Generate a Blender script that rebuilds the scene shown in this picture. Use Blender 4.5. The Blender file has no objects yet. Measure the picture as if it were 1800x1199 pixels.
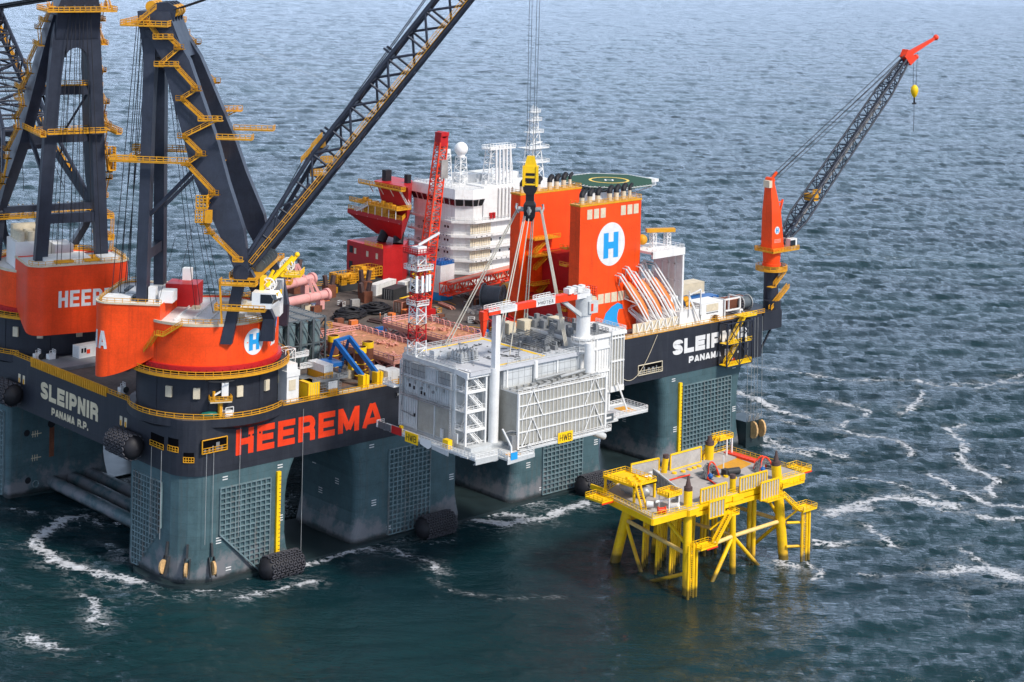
import bpy, math, random
import numpy as np
from mathutils import Vector, Matrix
random.seed(7)
rng = np.random.default_rng(11)
SC = bpy.context.scene
COL = SC.collection
R = math.radians
# ---------------------------------------------------------------- camera
CAMP = (R(42.0144), R(1.3533), 3414.73, -148.68, R(.66173))
CPOS = np.array([-250.651, -388.651, 164.651])
def _axes():
    yaw, roll, f, py0, pit = CAMP
    F0 = np.array([math.sin(yaw), math.cos(yaw), 0]); R0 = np.array([math.cos(yaw), -math.sin(yaw), 0]); U0 = np.array([0, 0, 1.])
    F = F0*math.cos(pit)-U0*math.sin(pit); U = U0*math.cos(pit)+F0*math.sin(pit)
    return F, R0*math.cos(roll)+U*math.sin(roll), U*math.cos(roll)-R0*math.sin(roll)
CF, CR, CU = _axes()
cd = bpy.data.cameras.new("camera"); cam = bpy.data.objects.new("camera", cd); COL.objects.link(cam)
cd.sensor_width = 36; cd.lens = 36*CAMP[2]/1800; cd.shift_y = -(599.5-CAMP[3])/1800
cd.clip_start = 5; cd.clip_end = 60000
M = Matrix([[CR[0], CU[0], -CF[0], CPOS[0]], [CR[1], CU[1], -CF[1], CPOS[1]], [CR[2], CU[2], -CF[2], CPOS[2]], [0, 0, 0, 1]])
cam.matrix_world = M
SC.camera = cam
SC.render.resolution_x = 1024; SC.render.resolution_y = 682
# ---------------------------------------------------------------- sky, sun, exposure
SUN_TO = Vector((.10, -.76, 0)).normalized(); SUN_EL = R(46)
W = bpy.data.worlds.new("World"); SC.world = W; W.use_nodes = True
wn = W.node_tree; bg = wn.nodes["Background"]
sky = wn.nodes.new("ShaderNodeTexSky"); sky.sky_type = 'NISHITA'; sky.sun_disc = False
sky.sun_elevation = SUN_EL; sky.sun_rotation = math.atan2(SUN_TO.x, SUN_TO.y)
sky.dust_density = 3.0; sky.air_density = 1.0; sky.ozone_density = 1.5
def _wn(k, **kw):
    n = wn.nodes.new(k)
    for a, b in kw.items(): setattr(n, a, b)
    return n
tc = _wn("ShaderNodeTexCoord"); sx = _wn("ShaderNodeSeparateXYZ"); wn.links.new(tc.outputs["Generated"], sx.inputs[0])
cr = _wn("ShaderNodeValToRGB"); wn.links.new(sx.outputs[2], cr.inputs[0])       # thin bright haze low down, grey cloud base above
cr.color_ramp.elements[0].position = 0; cr.color_ramp.elements[0].color = (1.42, 1.78, 2.5, 1)
cr.color_ramp.elements[1].position = .75; cr.color_ramp.elements[1].color = (.32, .37, .45, 1)
for p_, c_ in ((.14, (1.16, 1.52, 2.1, 1)), (.27, (.62, .82, 1.12, 1)), (.42, (.31, .375, .47, 1))):
    e_ = cr.color_ramp.elements.new(p_); e_.color = c_
mpn = _wn("ShaderNodeMapping"); mpn.inputs["Scale"].default_value = (1, 1, 3.2); wn.links.new(tc.outputs["Generated"], mpn.inputs[0])
cn = _wn("ShaderNodeTexNoise"); cn.inputs["Scale"].default_value = 3.2; cn.inputs["Detail"].default_value = 6; wn.links.new(mpn.outputs[0], cn.inputs["Vector"])
cm = _wn("ShaderNodeMapRange"); wn.links.new(cn.outputs[0], cm.inputs[0]); cm.inputs[1].default_value = .3; cm.inputs[2].default_value = .7; cm.inputs[3].default_value = 5.6; cm.inputs[4].default_value = 9.2
cv = _wn("ShaderNodeVectorMath", operation='SCALE'); wn.links.new(cr.outputs[0], cv.inputs[0]); wn.links.new(cm.outputs[0], cv.inputs["Scale"])
mxs = _wn("ShaderNodeMixRGB"); mxs.inputs[0].default_value = .72; wn.links.new(sky.outputs[0], mxs.inputs[1]); wn.links.new(cv.outputs[0], mxs.inputs[2])
wn.links.new(mxs.outputs[0], bg.inputs[0]); bg.inputs[1].default_value = .138
sd = bpy.data.lights.new("sun", 'SUN'); sd.energy = 3.2; sd.angle = R(8.0); sd.color = (1, .94, .86)
so = bpy.data.objects.new("sun", sd); COL.objects.link(so)
sdir = Vector((SUN_TO.x*math.cos(SUN_EL), SUN_TO.y*math.cos(SUN_EL), math.sin(SUN_EL)))
so.rotation_euler = sdir.to_track_quat('Z', 'Y').to_euler(); so.location = (0, -200, 300)
SC.view_settings.view_transform = 'Standard'; SC.view_settings.look = 'None'
SC.view_settings.exposure = 0.3; SC.view_settings.gamma = 1
SC.view_settings.use_curve_mapping = False
SEA = -2.0
# ---------------------------------------------------------------- pixel helpers (photo pixel + known plane -> point)
def ray(x, y): return CF+CR*(x-900)/CAMP[2]-CU*(y-CAMP[3])/CAMP[2]
def pz(x, y, z): d = ray(x, y); return CPOS+d*(z-CPOS[2])/d[2]
def py(x, y, Y): d = ray(x, y); return CPOS+d*(Y-CPOS[1])/d[1]
def px(x, y, X): d = ray(x, y); return CPOS+d*(X-CPOS[0])/d[0]
# ---------------------------------------------------------------- materials
MATS = {}
def _n(t, k, **kw):
    n = t.nodes.new(k)
    for a, b in kw.items(): setattr(n, a, b)
    return n
def weathered_foot(name, pc=(.17, .17, .185), band=(.012, .016, .016), amt=.7, b1=1.0):
    """scuffed, salt-bleached patches and a dark weed band on the lowest metres of the hull columns"""
    t = MATS[name].node_tree; L = t.links.new; b = t.nodes["Principled BSDF"]; src = b.inputs["Base Color"].links[0].from_socket
    g = _n(t, "ShaderNodeNewGeometry"); s = _n(t, "ShaderNodeSeparateXYZ"); L(g.outputs["Position"], s.inputs[0])
    n = _n(t, "ShaderNodeTexNoise"); n.inputs["Scale"].default_value = .16; n.inputs["Detail"].default_value = 7; n.inputs["Roughness"].default_value = .7; L(g.outputs["Position"], n.inputs["Vector"])
    a = _n(t, "ShaderNodeMapRange"); L(s.outputs[2], a.inputs[0]); a.inputs[1].default_value = 1; a.inputs[2].default_value = 10; a.inputs[3].default_value = .16; a.inputs[4].default_value = -.12
    ad = _n(t, "ShaderNodeMath", operation='ADD'); L(n.outputs[0], ad.inputs[0]); L(a.outputs[0], ad.inputs[1])
    r = _n(t, "ShaderNodeMapRange"); L(ad.outputs[0], r.inputs[0]); r.inputs[1].default_value = .55; r.inputs[2].default_value = .70; r.inputs[3].default_value = 0; r.inputs[4].default_value = amt
    m = _n(t, "ShaderNodeMixRGB"); L(r.outputs[0], m.inputs[0]); L(src, m.inputs[1]); m.inputs[2].default_value = (*pc, 1)
    w = _n(t, "ShaderNodeMath", operation='MULTIPLY_ADD'); L(n.outputs[0], w.inputs[0]); w.inputs[1].default_value = 2.4; L(s.outputs[2], w.inputs[2])
    r2 = _n(t, "ShaderNodeMapRange"); L(w.outputs[0], r2.inputs[0]); r2.inputs[1].default_value = b1-.9; r2.inputs[2].default_value = b1; r2.inputs[3].default_value = .85; r2.inputs[4].default_value = 0
    m2 = _n(t, "ShaderNodeMixRGB"); L(r2.outputs[0], m2.inputs[0]); L(m.outputs[0], m2.inputs[1]); m2.inputs[2].default_value = (*band, 1); L(m2.outputs[0], b.inputs["Base Color"])
def paint(name, col, rough=.5, var=.25, streak=0., streak_col=(.10, .04, .015), scale=.35, metal=0., spec=.35, fine=2.5, seam=0.):
    """weathered paint: mottled base, optional vertical rust or dirt runs, optional plate seams"""
    m = bpy.data.materials.new(name); m.use_nodes = True; t = m.node_tree; L = t.links.new
    b = t.nodes["Principled BSDF"]; b.inputs["Metallic"].default_value = metal; b.inputs["Specular IOR Level"].default_value = spec
    g = _n(t, "ShaderNodeNewGeometry"); 
    n1 = _n(t, "ShaderNodeTexNoise"); n1.inputs["Scale"].default_value = scale; n1.inputs["Detail"].default_value = 6; n1.inputs["Roughness"].default_value = .65
    L(g.outputs["Position"], n1.inputs["Vector"])
    n2 = _n(t, "ShaderNodeTexNoise"); n2.inputs["Scale"].default_value = fine; n2.inputs["Detail"].default_value = 3
    L(g.outputs["Position"], n2.inputs["Vector"])
    mx = _n(t, "ShaderNodeMath", operation='MULTIPLY_ADD'); L(n1.outputs[0], mx.inputs[0]); mx.inputs[1].default_value = .7
    m3 = _n(t, "ShaderNodeMath", operation='MULTIPLY'); L(n2.outputs[0], m3.inputs[0]); m3.inputs[1].default_value = .3; L(m3.outputs[0], mx.inputs[2])
    r = _n(t, "ShaderNodeMapRange"); L(mx.outputs[0], r.inputs[0]); r.inputs[1].default_value = .3; r.inputs[2].default_value = .7
    r.inputs[3].default_value = 1-var; r.inputs[4].default_value = 1+var
    c = _n(t, "ShaderNodeVectorMath", operation='SCALE'); c.inputs[0].default_value = col; L(r.outputs[0], c.inputs["Scale"])
    out = c.outputs[0]
    if streak > 0:
        mp = _n(t, "ShaderNodeMapping"); mp.inputs["Scale"].default_value = (.9, .9, .045); L(g.outputs["Position"], mp.inputs["Vector"])
        n4 = _n(t, "ShaderNodeTexNoise"); n4.inputs["Scale"].default_value = 1.; n4.inputs["Detail"].default_value = 5; n4.inputs["Roughness"].default_value = .7; L(mp.outputs[0], n4.inputs["Vector"])
        r2 = _n(t, "ShaderNodeMapRange"); L(n4.outputs[0], r2.inputs[0]); r2.inputs[1].default_value = .52; r2.inputs[2].default_value = .78; r2.inputs[3].default_value = 0; r2.inputs[4].default_value = streak
        mix = _n(t, "ShaderNodeMixRGB"); L(r2.outputs[0], mix.inputs[0]); L(out, mix.inputs[1]); mix.inputs[2].default_value = (*streak_col, 1)
        out = mix.outputs[0]
    if seam > 0:
        w = _n(t, "ShaderNodeTexBrick"); w.inputs["Scale"].default_value = 1.; w.inputs["Mortar Size"].default_value = .05; w.inputs["Brick Width"].default_value = 9; w.inputs["Row Height"].default_value = 3.2
        s = _n(t, "ShaderNodeSeparateXYZ"); L(g.outputs["Position"], s.inputs[0])
        ad = _n(t, "ShaderNodeMath", operation='ADD'); L(s.outputs[0], ad.inputs[0]); L(s.outputs[1], ad.inputs[1])
        cb = _n(t, "ShaderNodeCombineXYZ"); L(ad.outputs[0], cb.inputs[0]); L(s.outputs[2], cb.inputs[1]); L(cb.outputs[0], w.inputs["Vector"])
        w.inputs["Color1"].default_value = (1, 1, 1, 1); w.inputs["Color2"].default_value = (1-seam*.35,)*3+(1,); w.inputs["Mortar"].default_value = (1-seam,)*3+(1,)
        mm = _n(t, "ShaderNodeMixRGB", blend_type='MULTIPLY'); mm.inputs[0].default_value = 1; L(out, mm.inputs[1]); L(w.outputs[0], mm.inputs[2]); out = mm.outputs[0]
    L(out, b.inputs["Base Color"])
    rr = _n(t, "ShaderNodeMapRange"); L(n1.outputs[0], rr.inputs[0]); rr.inputs[3].default_value = max(.05, rough-.15); rr.inputs[4].default_value = min(1, rough+.15); L(rr.outputs[0], b.inputs["Roughness"])
    MATS[name] = m
    return m
paint('navy_hull', (.022, .025, .036), .5, .3, .3, (.075, .08, .09), .25, seam=.3)
paint('teal_hull', (.060, .112, .128), .5, .3, .5, (.11, .10, .09), .25, seam=.25)
weathered_foot('teal_hull', (.19, .185, .20), (.012, .016, .016), .85, 1.2)
paint('inner_hull', (.018, .032, .036), .35, .4, .3, (.05, .035, .025), .2, fine=6)
paint('grid_steel', (.14, .205, .225), .5, .3, .85, (.15, .075, .045))
paint('deck', (.105, .086, .077), .85, .55, 0, scale=.18, fine=1.2)
paint('deck_rust', (.14, .075, .05), .9, .5)
paint('deck_worn', (.15, .135, .125), .9, .4)
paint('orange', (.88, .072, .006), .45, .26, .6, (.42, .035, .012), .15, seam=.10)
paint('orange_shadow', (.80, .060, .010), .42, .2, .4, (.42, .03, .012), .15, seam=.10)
paint('red', (.45, .012, .014), .45, .2, .2, (.2, .02, .02))
paint('crane_navy', (.023, .029, .047), .45, .35, .4, (.05, .06, .08), .3)
paint('black', (.012, .012, .016), .6, .3)
paint('ochre', (.66, .31, .014), .5, .2, .2, (.35, .14, .02), .5)
paint('yellow', (.92, .57, .008), .42, .12, .25, (.62, .30, .03), .3)
paint('yellow_leg', (.92, .57, .008), .42, .14, .4, (.55, .24, .03), .3)
weathered_foot('yellow_leg', (.52, .27, .05), (.06, .05, .018), .55, 1.6)
paint('yellow_bleached', (.80, .56, .20), .55, .15, .2, (.6, .3, .03))
paint('white', (.74, .74, .73), .5, .14, .5, (.42, .36, .27), .3)
paint('white_clean', (.78, .78, .77), .45, .08)
paint('cream', (.62, .54, .40), .6, .2)
paint('grey_light', (.50, .52, .53), .5, .18, .45, (.36, .35, .32), .4)
paint('grey_louvre', (.33, .32, .285), .6, .2, .3, (.2, .18, .14))
paint('grey_mid', (.20, .21, .22), .6, .25)
paint('roof_grey', (.50, .51, .54), .7, .16, 0, scale=.25)
paint('steel_grey', (.085, .105, .12), .5, .3, .3, (.2, .2, .2))
paint('dark_grey', (.04, .042, .046), .6, .3)
paint('salmon', (.62, .28, .21), .6, .3, .3, (.3, .12, .06))
paint('rusty_deck', (.45, .205, .11), .85, .5, 0, scale=.5, fine=2)
paint('pink_steel', (.68, .33, .31), .5, .2)
paint('rust', (.16, .055, .03), .8, .5, .4, (.3, .12, .04))
paint('blue', (.012, .11, .36), .4, .15)
paint('light_blue', (.02, .31, .68), .4, .05)
paint('wire', (.018, .018, .024), .6, .1)
paint('sling', (.55, .51, .43), .8, .15)
paint('glass', (.012, .016, .022), .08, .2, spec=.8)
paint('rubber', (.012, .012, .016), .6, .4)
paint('tyre', (.055, .055, .066), .6, .3)
paint('recess_shade', (.004, .004, .005), .9, .3, spec=.02)  # near-black colour stands in for the shade inside hull openings
paint('letter_red', (.80, .05, .012), .45, .2, .3, (.5, .04, .02), seam=.1)
paint('letter_white', (.72, .72, .72), .45, .12, .35, (.45, .43, .4), seam=.12)
paint('letter_cream', (.68, .58, .40), .45, .2, .4, (.4, .34, .25), seam=.15)
paint('green_deck', (.022, .075, .045), .8, .2)
paint('boat_orange', (.78, .21, .05), .4, .15)
paint('concrete', (.40, .38, .36), .8, .25, scale=.4)
paint('jacket_deck', (.40, .37, .35), .8, .2, scale=.3)
paint('galv', (.38, .39, .39), .45, .25, metal=.3)
paint('brown_pile', (.09, .055, .05), .7, .4)
paint('canvas', (.30, .29, .28), .8, .4)
paint('green_boat', (.01, .13, .10), .4, .1)
paint('propeller_rust', (.58, .36, .16), .7, .5, .3, (.25, .10, .03))
# ---------------------------------------------------------------- mesh builder
class MB:
    def __init__(s): s.v = []; s.f = []; s.mi = []; s.m = 0; s.sm = []; s.pieces = []
    def cut(s):
        """close this piece: build() makes one object of each"""
        if s.f: s.pieces.append((s.v, s.f, s.mi, s.sm))
        s.v = []; s.f = []; s.mi = []; s.sm = []; return s
    def quad(s, *p, smooth=False):
        i = len(s.v); s.v += [tuple(map(float, q)) for q in p]; s.f.append(tuple(range(i, i+len(p)))); s.mi.append(s.m); s.sm.append(smooth); return s
    def mesh(s, v, f, smooth=False):
        i = len(s.v); s.v += [tuple(map(float, q)) for q in v]
        for q in f: s.f.append(tuple(i+k for k in q)); s.mi.append(s.m); s.sm.append(smooth)
        return s
    def box(s, x0, y0, z0, x1, y1, z1):
        v = [(x0, y0, z0), (x1, y0, z0), (x1, y1, z0), (x0, y1, z0), (x0, y0, z1), (x1, y0, z1), (x1, y1, z1), (x0, y1, z1)]
        return s.mesh(v, [(3, 2, 1, 0), (4, 5, 6, 7), (0, 1, 5, 4), (1, 2, 6, 5), (2, 3, 7, 6), (3, 0, 4, 7)])
    def beam(s, p, q, w, h=None, up=(0, 0, 1), w2=None, h2=None):
        """box beam p->q: w sideways, h along up; w2/h2 at the far end"""
        p = Vector(p); q = Vector(q); h = w if h is None else h; w2 = w if w2 is None else w2; h2 = h if h2 is None else h2
        d = (q-p)
        if d.length < 1e-6: return s
        d.normalize(); u = Vector(up)
        if abs(d.dot(u)) > .999: u = Vector((1, 0, 0))
        sd = d.cross(u).normalized(); u = sd.cross(d).normalized()
        v = []
        for c, a, b in ((p, w/2, h/2), (q, w2/2, h2/2)):
            v += [c-sd*a-u*b, c+sd*a-u*b, c+sd*a+u*b, c-sd*a+u*b]
        return s.mesh(v, [(3, 2, 1, 0), (4, 5, 6, 7), (0, 1, 5, 4), (1, 2, 6, 5), (2, 3, 7, 6), (3, 0, 4, 7)])
    def tube(s, p, q, r, r2=None, n=8, cap=True):
        p = Vector(p); q = Vector(q); r2 = r if r2 is None else r2
        d = q-p
        if d.length < 1e-6: return s
        d.normalize(); a = d.orthogonal().normalized(); b = d.cross(a)
        v = []
        for c, rr in ((p, r), (q, r2)):
            for k in range(n):
                t = 2*math.pi*k/n; v.append(c+(a*math.cos(t)+b*math.sin(t))*rr)
        s.mesh(v, [(k, (k+1) % n, n+(k+1) % n, n+k) for k in range(n)], smooth=n > 5)
        if cap: 
            s.quad(*[v[k] for k in reversed(range(n))]); s.quad(*[v[n+k] for k in range(n)])
        return s
    def path(s, pts, r, n=6):
        pts = [Vector(p) for p in pts]; rings = []; v = []
        for i, p in enumerate(pts):
            d = (pts[min(i+1, len(pts)-1)]-pts[max(i-1, 0)]).normalized()
            a = d.cross(Vector((0, 0, 1)))
            if a.length < 1e-3: a = Vector((1, 0, 0))
            a.normalize(); b = a.cross(d)
            for k in range(n):
                t = 2*math.pi*k/n; v.append(p+(a*math.cos(t)+b*math.sin(t))*r)
        f = [(i*n+k, i*n+(k+1) % n, (i+1)*n+(k+1) % n, (i+1)*n+k) for i in range(len(pts)-1) for k in range(n)]
        return s.mesh(v, f, smooth=True)
    def prism(s, pts, z0, z1, smooth=False):
        n = len(pts); v = [(a, b, z0) for a, b in pts]+[(a, b, z1) for a, b in pts]
        s.mesh(v, [(k, (k+1) % n, n+(k+1) % n, n+k) for k in range(n)], smooth)
        s.quad(*[v[k] for k in reversed(range(n))]); s.quad(*[v[n+k] for k in range(n)]); return s
    def loft(s, rings, smooth=True, cap=True):
        n = len(rings[0]); v = [p for r in rings for p in r]
        f = [(i*n+k, i*n+(k+1) % n, (i+1)*n+(k+1) % n, (i+1)*n+k) for i in range(len(rings)-1) for k in range(n)]
        s.mesh(v, f, smooth)
        if cap: s.quad(*list(reversed(rings[0]))); s.quad(*rings[-1])
        return s
    def lathe(s, c, prof, n=48, a0=0., a1=2*math.pi, smooth=True):
        full = abs(a1-a0-2*math.pi) < 1e-6; k = n if full else n+1; v = []
        segs = []      # share a ring only where the profile bends softly, so that edges stay crisp
        for j in range(len(prof)-1):
            if j and smooth:
                a_ = math.atan2(prof[j][1]-prof[j-1][1], prof[j][0]-prof[j-1][0]); b_ = math.atan2(prof[j+1][1]-prof[j][1], prof[j+1][0]-prof[j][0]); d_ = abs((b_-a_+math.pi) % (2*math.pi)-math.pi)
            else: d_ = 9
            if d_ > .7: segs.append([prof[j]])
            segs[-1].append(prof[j+1])
        if len(segs) > 1:
            for q in segs: s.lathe(c, q, n, a0, a1, smooth)
            return s
        for r, z in prof:
            for i in range(k):
                t = a0+(a1-a0)*i/n; v.append((c[0]+r*math.cos(t), c[1]+r*math.sin(t), c[2]+z))
        f = []
        for j in range(len(prof)-1):
            for i in range(n):
                f.append((j*k+i, j*k+(i+1) % k, (j+1)*k+(i+1) % k, (j+1)*k+i))
        return s.mesh(v, f, smooth)
    def extr(s, pts3, nrm):
        """polygon extruded along nrm"""
        n = len(pts3); nv = Vector(nrm); a = [Vector(p) for p in pts3]; b = [p+nv for p in a]
        s.mesh(a+b, [(k, (k+1) % n, n+(k+1) % n, n+k) for k in range(n)]); s.quad(*reversed(a)); s.quad(*b); return s
    def sphere(s, c, r, nu=20, nv=12, sz=1.):
        return s.lathe(c, [(r*math.sin(math.pi*j/nv)+1e-4, -r*sz*math.cos(math.pi*j/nv)) for j in range(nv+1)], nu)
    def rail(s, pts, h=1.15, sp=2.0, t=.11, mid=2, closed=False, kick=True):
        pts = [Vector(p) for p in pts]
        if closed: pts = pts+[pts[0]]
        up = Vector((0, 0, h))
        for a, b in zip(pts[:-1], pts[1:]):
            for k in range(1, mid+1): s.beam(a+up*(k/mid), b+up*(k/mid), t, t)
            if kick: s.beam(a+Vector((0, 0, .12)), b+Vector((0, 0, .12)), t*.6, .22)
            L = (b-a).length; m = max(1, round(L/sp))
            for i in range(m): 
                p = a.lerp(b, i/m); s.beam(p, p+up, t, t)
        p = pts[-1]; s.beam(p, p+up, t, t)
        return s
    def stair(s, p, q, w=1.0, side=None, t=.12, rail=True):
        """sloping flight from p up to q with stringers, treads and handrails"""
        p = Vector(p); q = Vector(q); d = (q-p); hz = Vector((d.x, d.y, 0)).normalized(); sd = Vector((-hz.y, hz.x, 0))
        for e in (-1, 1):
            o = sd*(e*w/2); s.beam(p+o, q+o, t, .3)
            if rail:
                u = Vector((0, 0, 1.05)); s.beam(p+o+u, q+o+u, t*.8, t*.8); s.beam(p+o+u*.5, q+o+u*.5, t*.6, t*.6)
                m = max(2, int(d.length/2))
                for i in range(m+1): c = p.lerp(q, i/m)+o; s.beam(c, c+u, t*.8, t*.8)
        n = max(3, int(abs(d.z)/.35))
        for i in range(n):
            c = p.lerp(q, (i+.5)/n); s.beam(c-sd*w/2, c+sd*w/2, .3, .05)
        return s
    def xf(s, M, i0=0): s.v = s.v[:i0]+[tuple(M @ Vector(p)) for p in s.v[i0:]]; return s
    def build(s, name, mats, parent=None, world=True):
        if s.pieces:
            s.cut(); first = None; ps = s.pieces; s.pieces = []
            for s.v, s.f, s.mi, s.sm in ps:
                o = s.build(name, mats, parent, world); first = first or o
            return first
        if isinstance(mats, str): mats = [mats]
        v = s.v
        if parent is not None and world:
            Mi = ROOTM[parent.name].inverted(); v = [tuple(Mi @ Vector(p)) for p in v]
        me = bpy.data.meshes.new(name); me.from_pydata(v, [], s.f)
        for k in mats: me.materials.append(MATS[k])
        me.polygons.foreach_set('material_index', [min(i, len(mats)-1) for i in s.mi]); me.polygons.foreach_set('use_smooth', s.sm)
        me.update()
        o = bpy.data.objects.new(name, me); COL.objects.link(o)
        if parent is not None: o.parent = parent; ROOTM[o.name] = ROOTM[parent.name]
        else: ROOTM[o.name] = Matrix.Identity(4)
        return o
ROOTM = {}
def tag(o, label=None, cat=None, group=None, kind=None):
    for k, v in (('label', label), ('category', cat), ('group', group), ('kind', kind)):
        if v: o[k] = v
    return o
def thing(name, label, cat, loc=(0, 0, 0), rz=0., group=None):
    o = bpy.data.objects.new(name, None); COL.objects.link(o); o.location = loc; o.rotation_euler = (0, 0, rz); o.empty_display_size = .5
    ROOTM[o.name] = Matrix.Translation(Vector(loc)) @ Matrix.Rotation(rz, 4, 'Z')
    return tag(o, label, cat, group)
def copy_thing(o, loc, rz=None, label=None):
    c = o.copy(); COL.objects.link(c); c.location = loc
    if rz is not None: c.rotation_euler = (0, 0, rz)
    if label: c['label'] = label
    def rec(src, dst):
        for ch in src.children:
            k = ch.copy(); COL.objects.link(k); k.parent = dst; rec(ch, k)
    rec(o, c)
    return c
# ---------------------------------------------------------------- lettering: bold stroke glyphs on a 1 x 1 cell
def _arc(cx, cy, rx, ry, a0, a1, n=7): return [(cx+rx*math.cos(R(a0+(a1-a0)*i/n)), cy+ry*math.sin(R(a0+(a1-a0)*i/n))) for i in range(n+1)]
def glyph(ch, b=.14, v=.14):
    """list of (polyline, closed) centre lines, half stroke b (in cell units)"""
    l, r, m, t, o = b, 1-b, .5, 1-v, v
    G = {'H': [[(l, 0), (l, 1)], [(r, 0), (r, 1)], [(l, m), (r, m)]],
         'E': [[(l, 0), (l, 1)], [(l, o), (1, o)], [(l, m), (.93, m)], [(l, t), (1, t)]],
         'L': [[(l, 0), (l, 1)], [(l, o), (1, o)]], 'I': [[(m, 0), (m, 1)]],
         'M': [[(l, 0), (l, 1)], [(r, 0), (r, 1)], [(l, 1), (m, .12)], [(m, .12), (r, 1)]],
         'N': [[(l, 0), (l, 1)], [(r, 0), (r, 1)], [(l, 1-b*.5), (r, b*.5)]],
         'A': [[(b*.75, 0), (m-.02, 1)], [(m+.02, 1), (1-b*.75, 0)], [(.2, .27), (.8, .27)]],
         'T': [[(m, 0), (m, 1)], [(0, t), (1, t)]],
         'W': [[(b*.7, 1), (.27, 0)], [(.27, 0), (m, .88)], [(m, .88), (.73, 0)], [(.73, 0), (1-b*.7, 1)]],
         'P': [[(l, 0), (l, 1)], [(l, t)]+_arc(.6, (t+.42)/2, r-.6, (t-.42)/2, 90, -90)+[(l, .42)]],
         'R': [[(l, 0), (l, 1)], [(l, t)]+_arc(.6, (t+.46)/2, r-.6, (t-.46)/2, 90, -90)+[(l, .46)], [(.55, .46)]+_arc(.6, .30, r-.6, .16, 90, 0, 4)+[(r, 0)]],
         'B': [[(l, 0), (l, 1)], [(l, t)]+_arc(.55, (t+m)/2, r-.6, (t-m)/2, 90, -90)+[(l, m)], [(l, m)]+_arc(.58, (o+m)/2, r-.58, (m-o)/2, 90, -90)+[(l, o)]],
         'O': [_arc(m, m, m-b, m-v, 0, 360, 20)],
         'S': [[(r, .72)]+_arc(m, .735, r-m, t-.735, 0, 180, 8)+_arc(m, .72, m-l, .21, 180, 250, 4)+_arc(m, .28, r-m, .21, 70, 0, 4)+_arc(m, .265, r-m, .265-o, 0, -180, 8)+[(l, .30)]],
         '.': [[(m, 0), (m, 2*v)]], '-': [[(.1, m), (.9, m)]]}
    return G.get(ch, [])
def lettering(mb, text, fn, x0, x1, h, b=.14, gap=.16, narrow={'I': .42, '.': .32, ' ': .5, 'M': 1.2, 'W': 1.25, 'L': .9}, each=False):
    """strokes mapped to the surface by fn(u, v) -> point (u metres along, v metres up)"""
    ws = [narrow.get(c, 1.) for c in text]; unit = (x1-x0)/(sum(ws)+gap*(len(text)-1)); u = x0
    for c, w in zip(text, ws):
        cw = unit*w
        if each: mb.cut()
        hw = b*min(unit, h*1.05)
        for si, pl in enumerate(glyph(c, hw/cw, hw/h)):
            n = len(pl); L = []; Rr = []
            P = [Vector((a*cw, d*h)) for a, d in pl]
            for i, p in enumerate(P):
                d0 = (P[i]-P[i-1]).normalized() if i > 0 else None; d1 = (P[i+1]-P[i]).normalized() if i < n-1 else None
                if d0 is None: d0 = d1
                if d1 is None: d1 = d0
                t = (d0+d1)
                t = t.normalized() if t.length > .2 else d1
                nn = Vector((-t.y, t.x)); k = 1/max(.35, nn.dot(Vector((-d0.y, d0.x))))
                L.append(p+nn*hw*k); Rr.append(p-nn*hw*k)
            for i in range(n-1):
                sub = 3 if n < 4 else 1
                for j in range(sub):
                    e, g2 = j/sub, (j+1)/sub
                    q = [Rr[i].lerp(Rr[i+1], e), Rr[i].lerp(Rr[i+1], g2), L[i].lerp(L[i+1], g2), L[i].lerp(L[i+1], e)]
                    q = [Vector(fn(u+max(-.0*cw, min(cw, p.x)), max(0, min(h, p.y)))) for p in q]
                    nn = (q[1]-q[0]).cross(q[3]-q[0])
                    if nn.length > 1e-9: nn = nn.normalized()*(.006*si+.0008*(i % 2))
                    mb.quad(*[p+nn for p in q])
        u += cw+unit*gap
    return mb
def lattice(mb, p, q, w, h, up=(0, 0, 1), w2=None, h2=None, bays=8, rc=.18, rd=.09, n=5, faces=(0, 1, 2, 3), xb=False):
    """four-chord lattice boom or mast"""
    p = Vector(p); q = Vector(q); w2 = w if w2 is None else w2; h2 = h if h2 is None else h2
    d = (q-p).normalized(); u = Vector(up)
    sd = d.cross(u).normalized(); u = sd.cross(d).normalized(); rows = []
    for i in range(bays+1):
        t = i/bays; c = p.lerp(q, t); a = (w+(w2-w)*t)/2; b = (h+(h2-h)*t)/2
        rows.append([c-sd*a-u*b, c+sd*a-u*b, c+sd*a+u*b, c-sd*a+u*b])
    for k in range(4): mb.tube(rows[0][k], rows[-1][k], rc, n=6)
    for i in range(bays):
        for k in faces:
            k2 = (k+1) % 4
            mb.tube(rows[i][k], rows[i][k2], rd, n=n, cap=False)
            if i % 2 or xb: mb.tube(rows[i][k], rows[i+1][k2], rd, n=n, cap=False)
            if not i % 2 or xb: mb.tube(rows[i][k2], rows[i+1][k], rd, n=n, cap=False)
    for k in faces: mb.tube(rows[-1][k], rows[-1][(k+1) % 4], rd, n=n, cap=False)
    return rows
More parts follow.
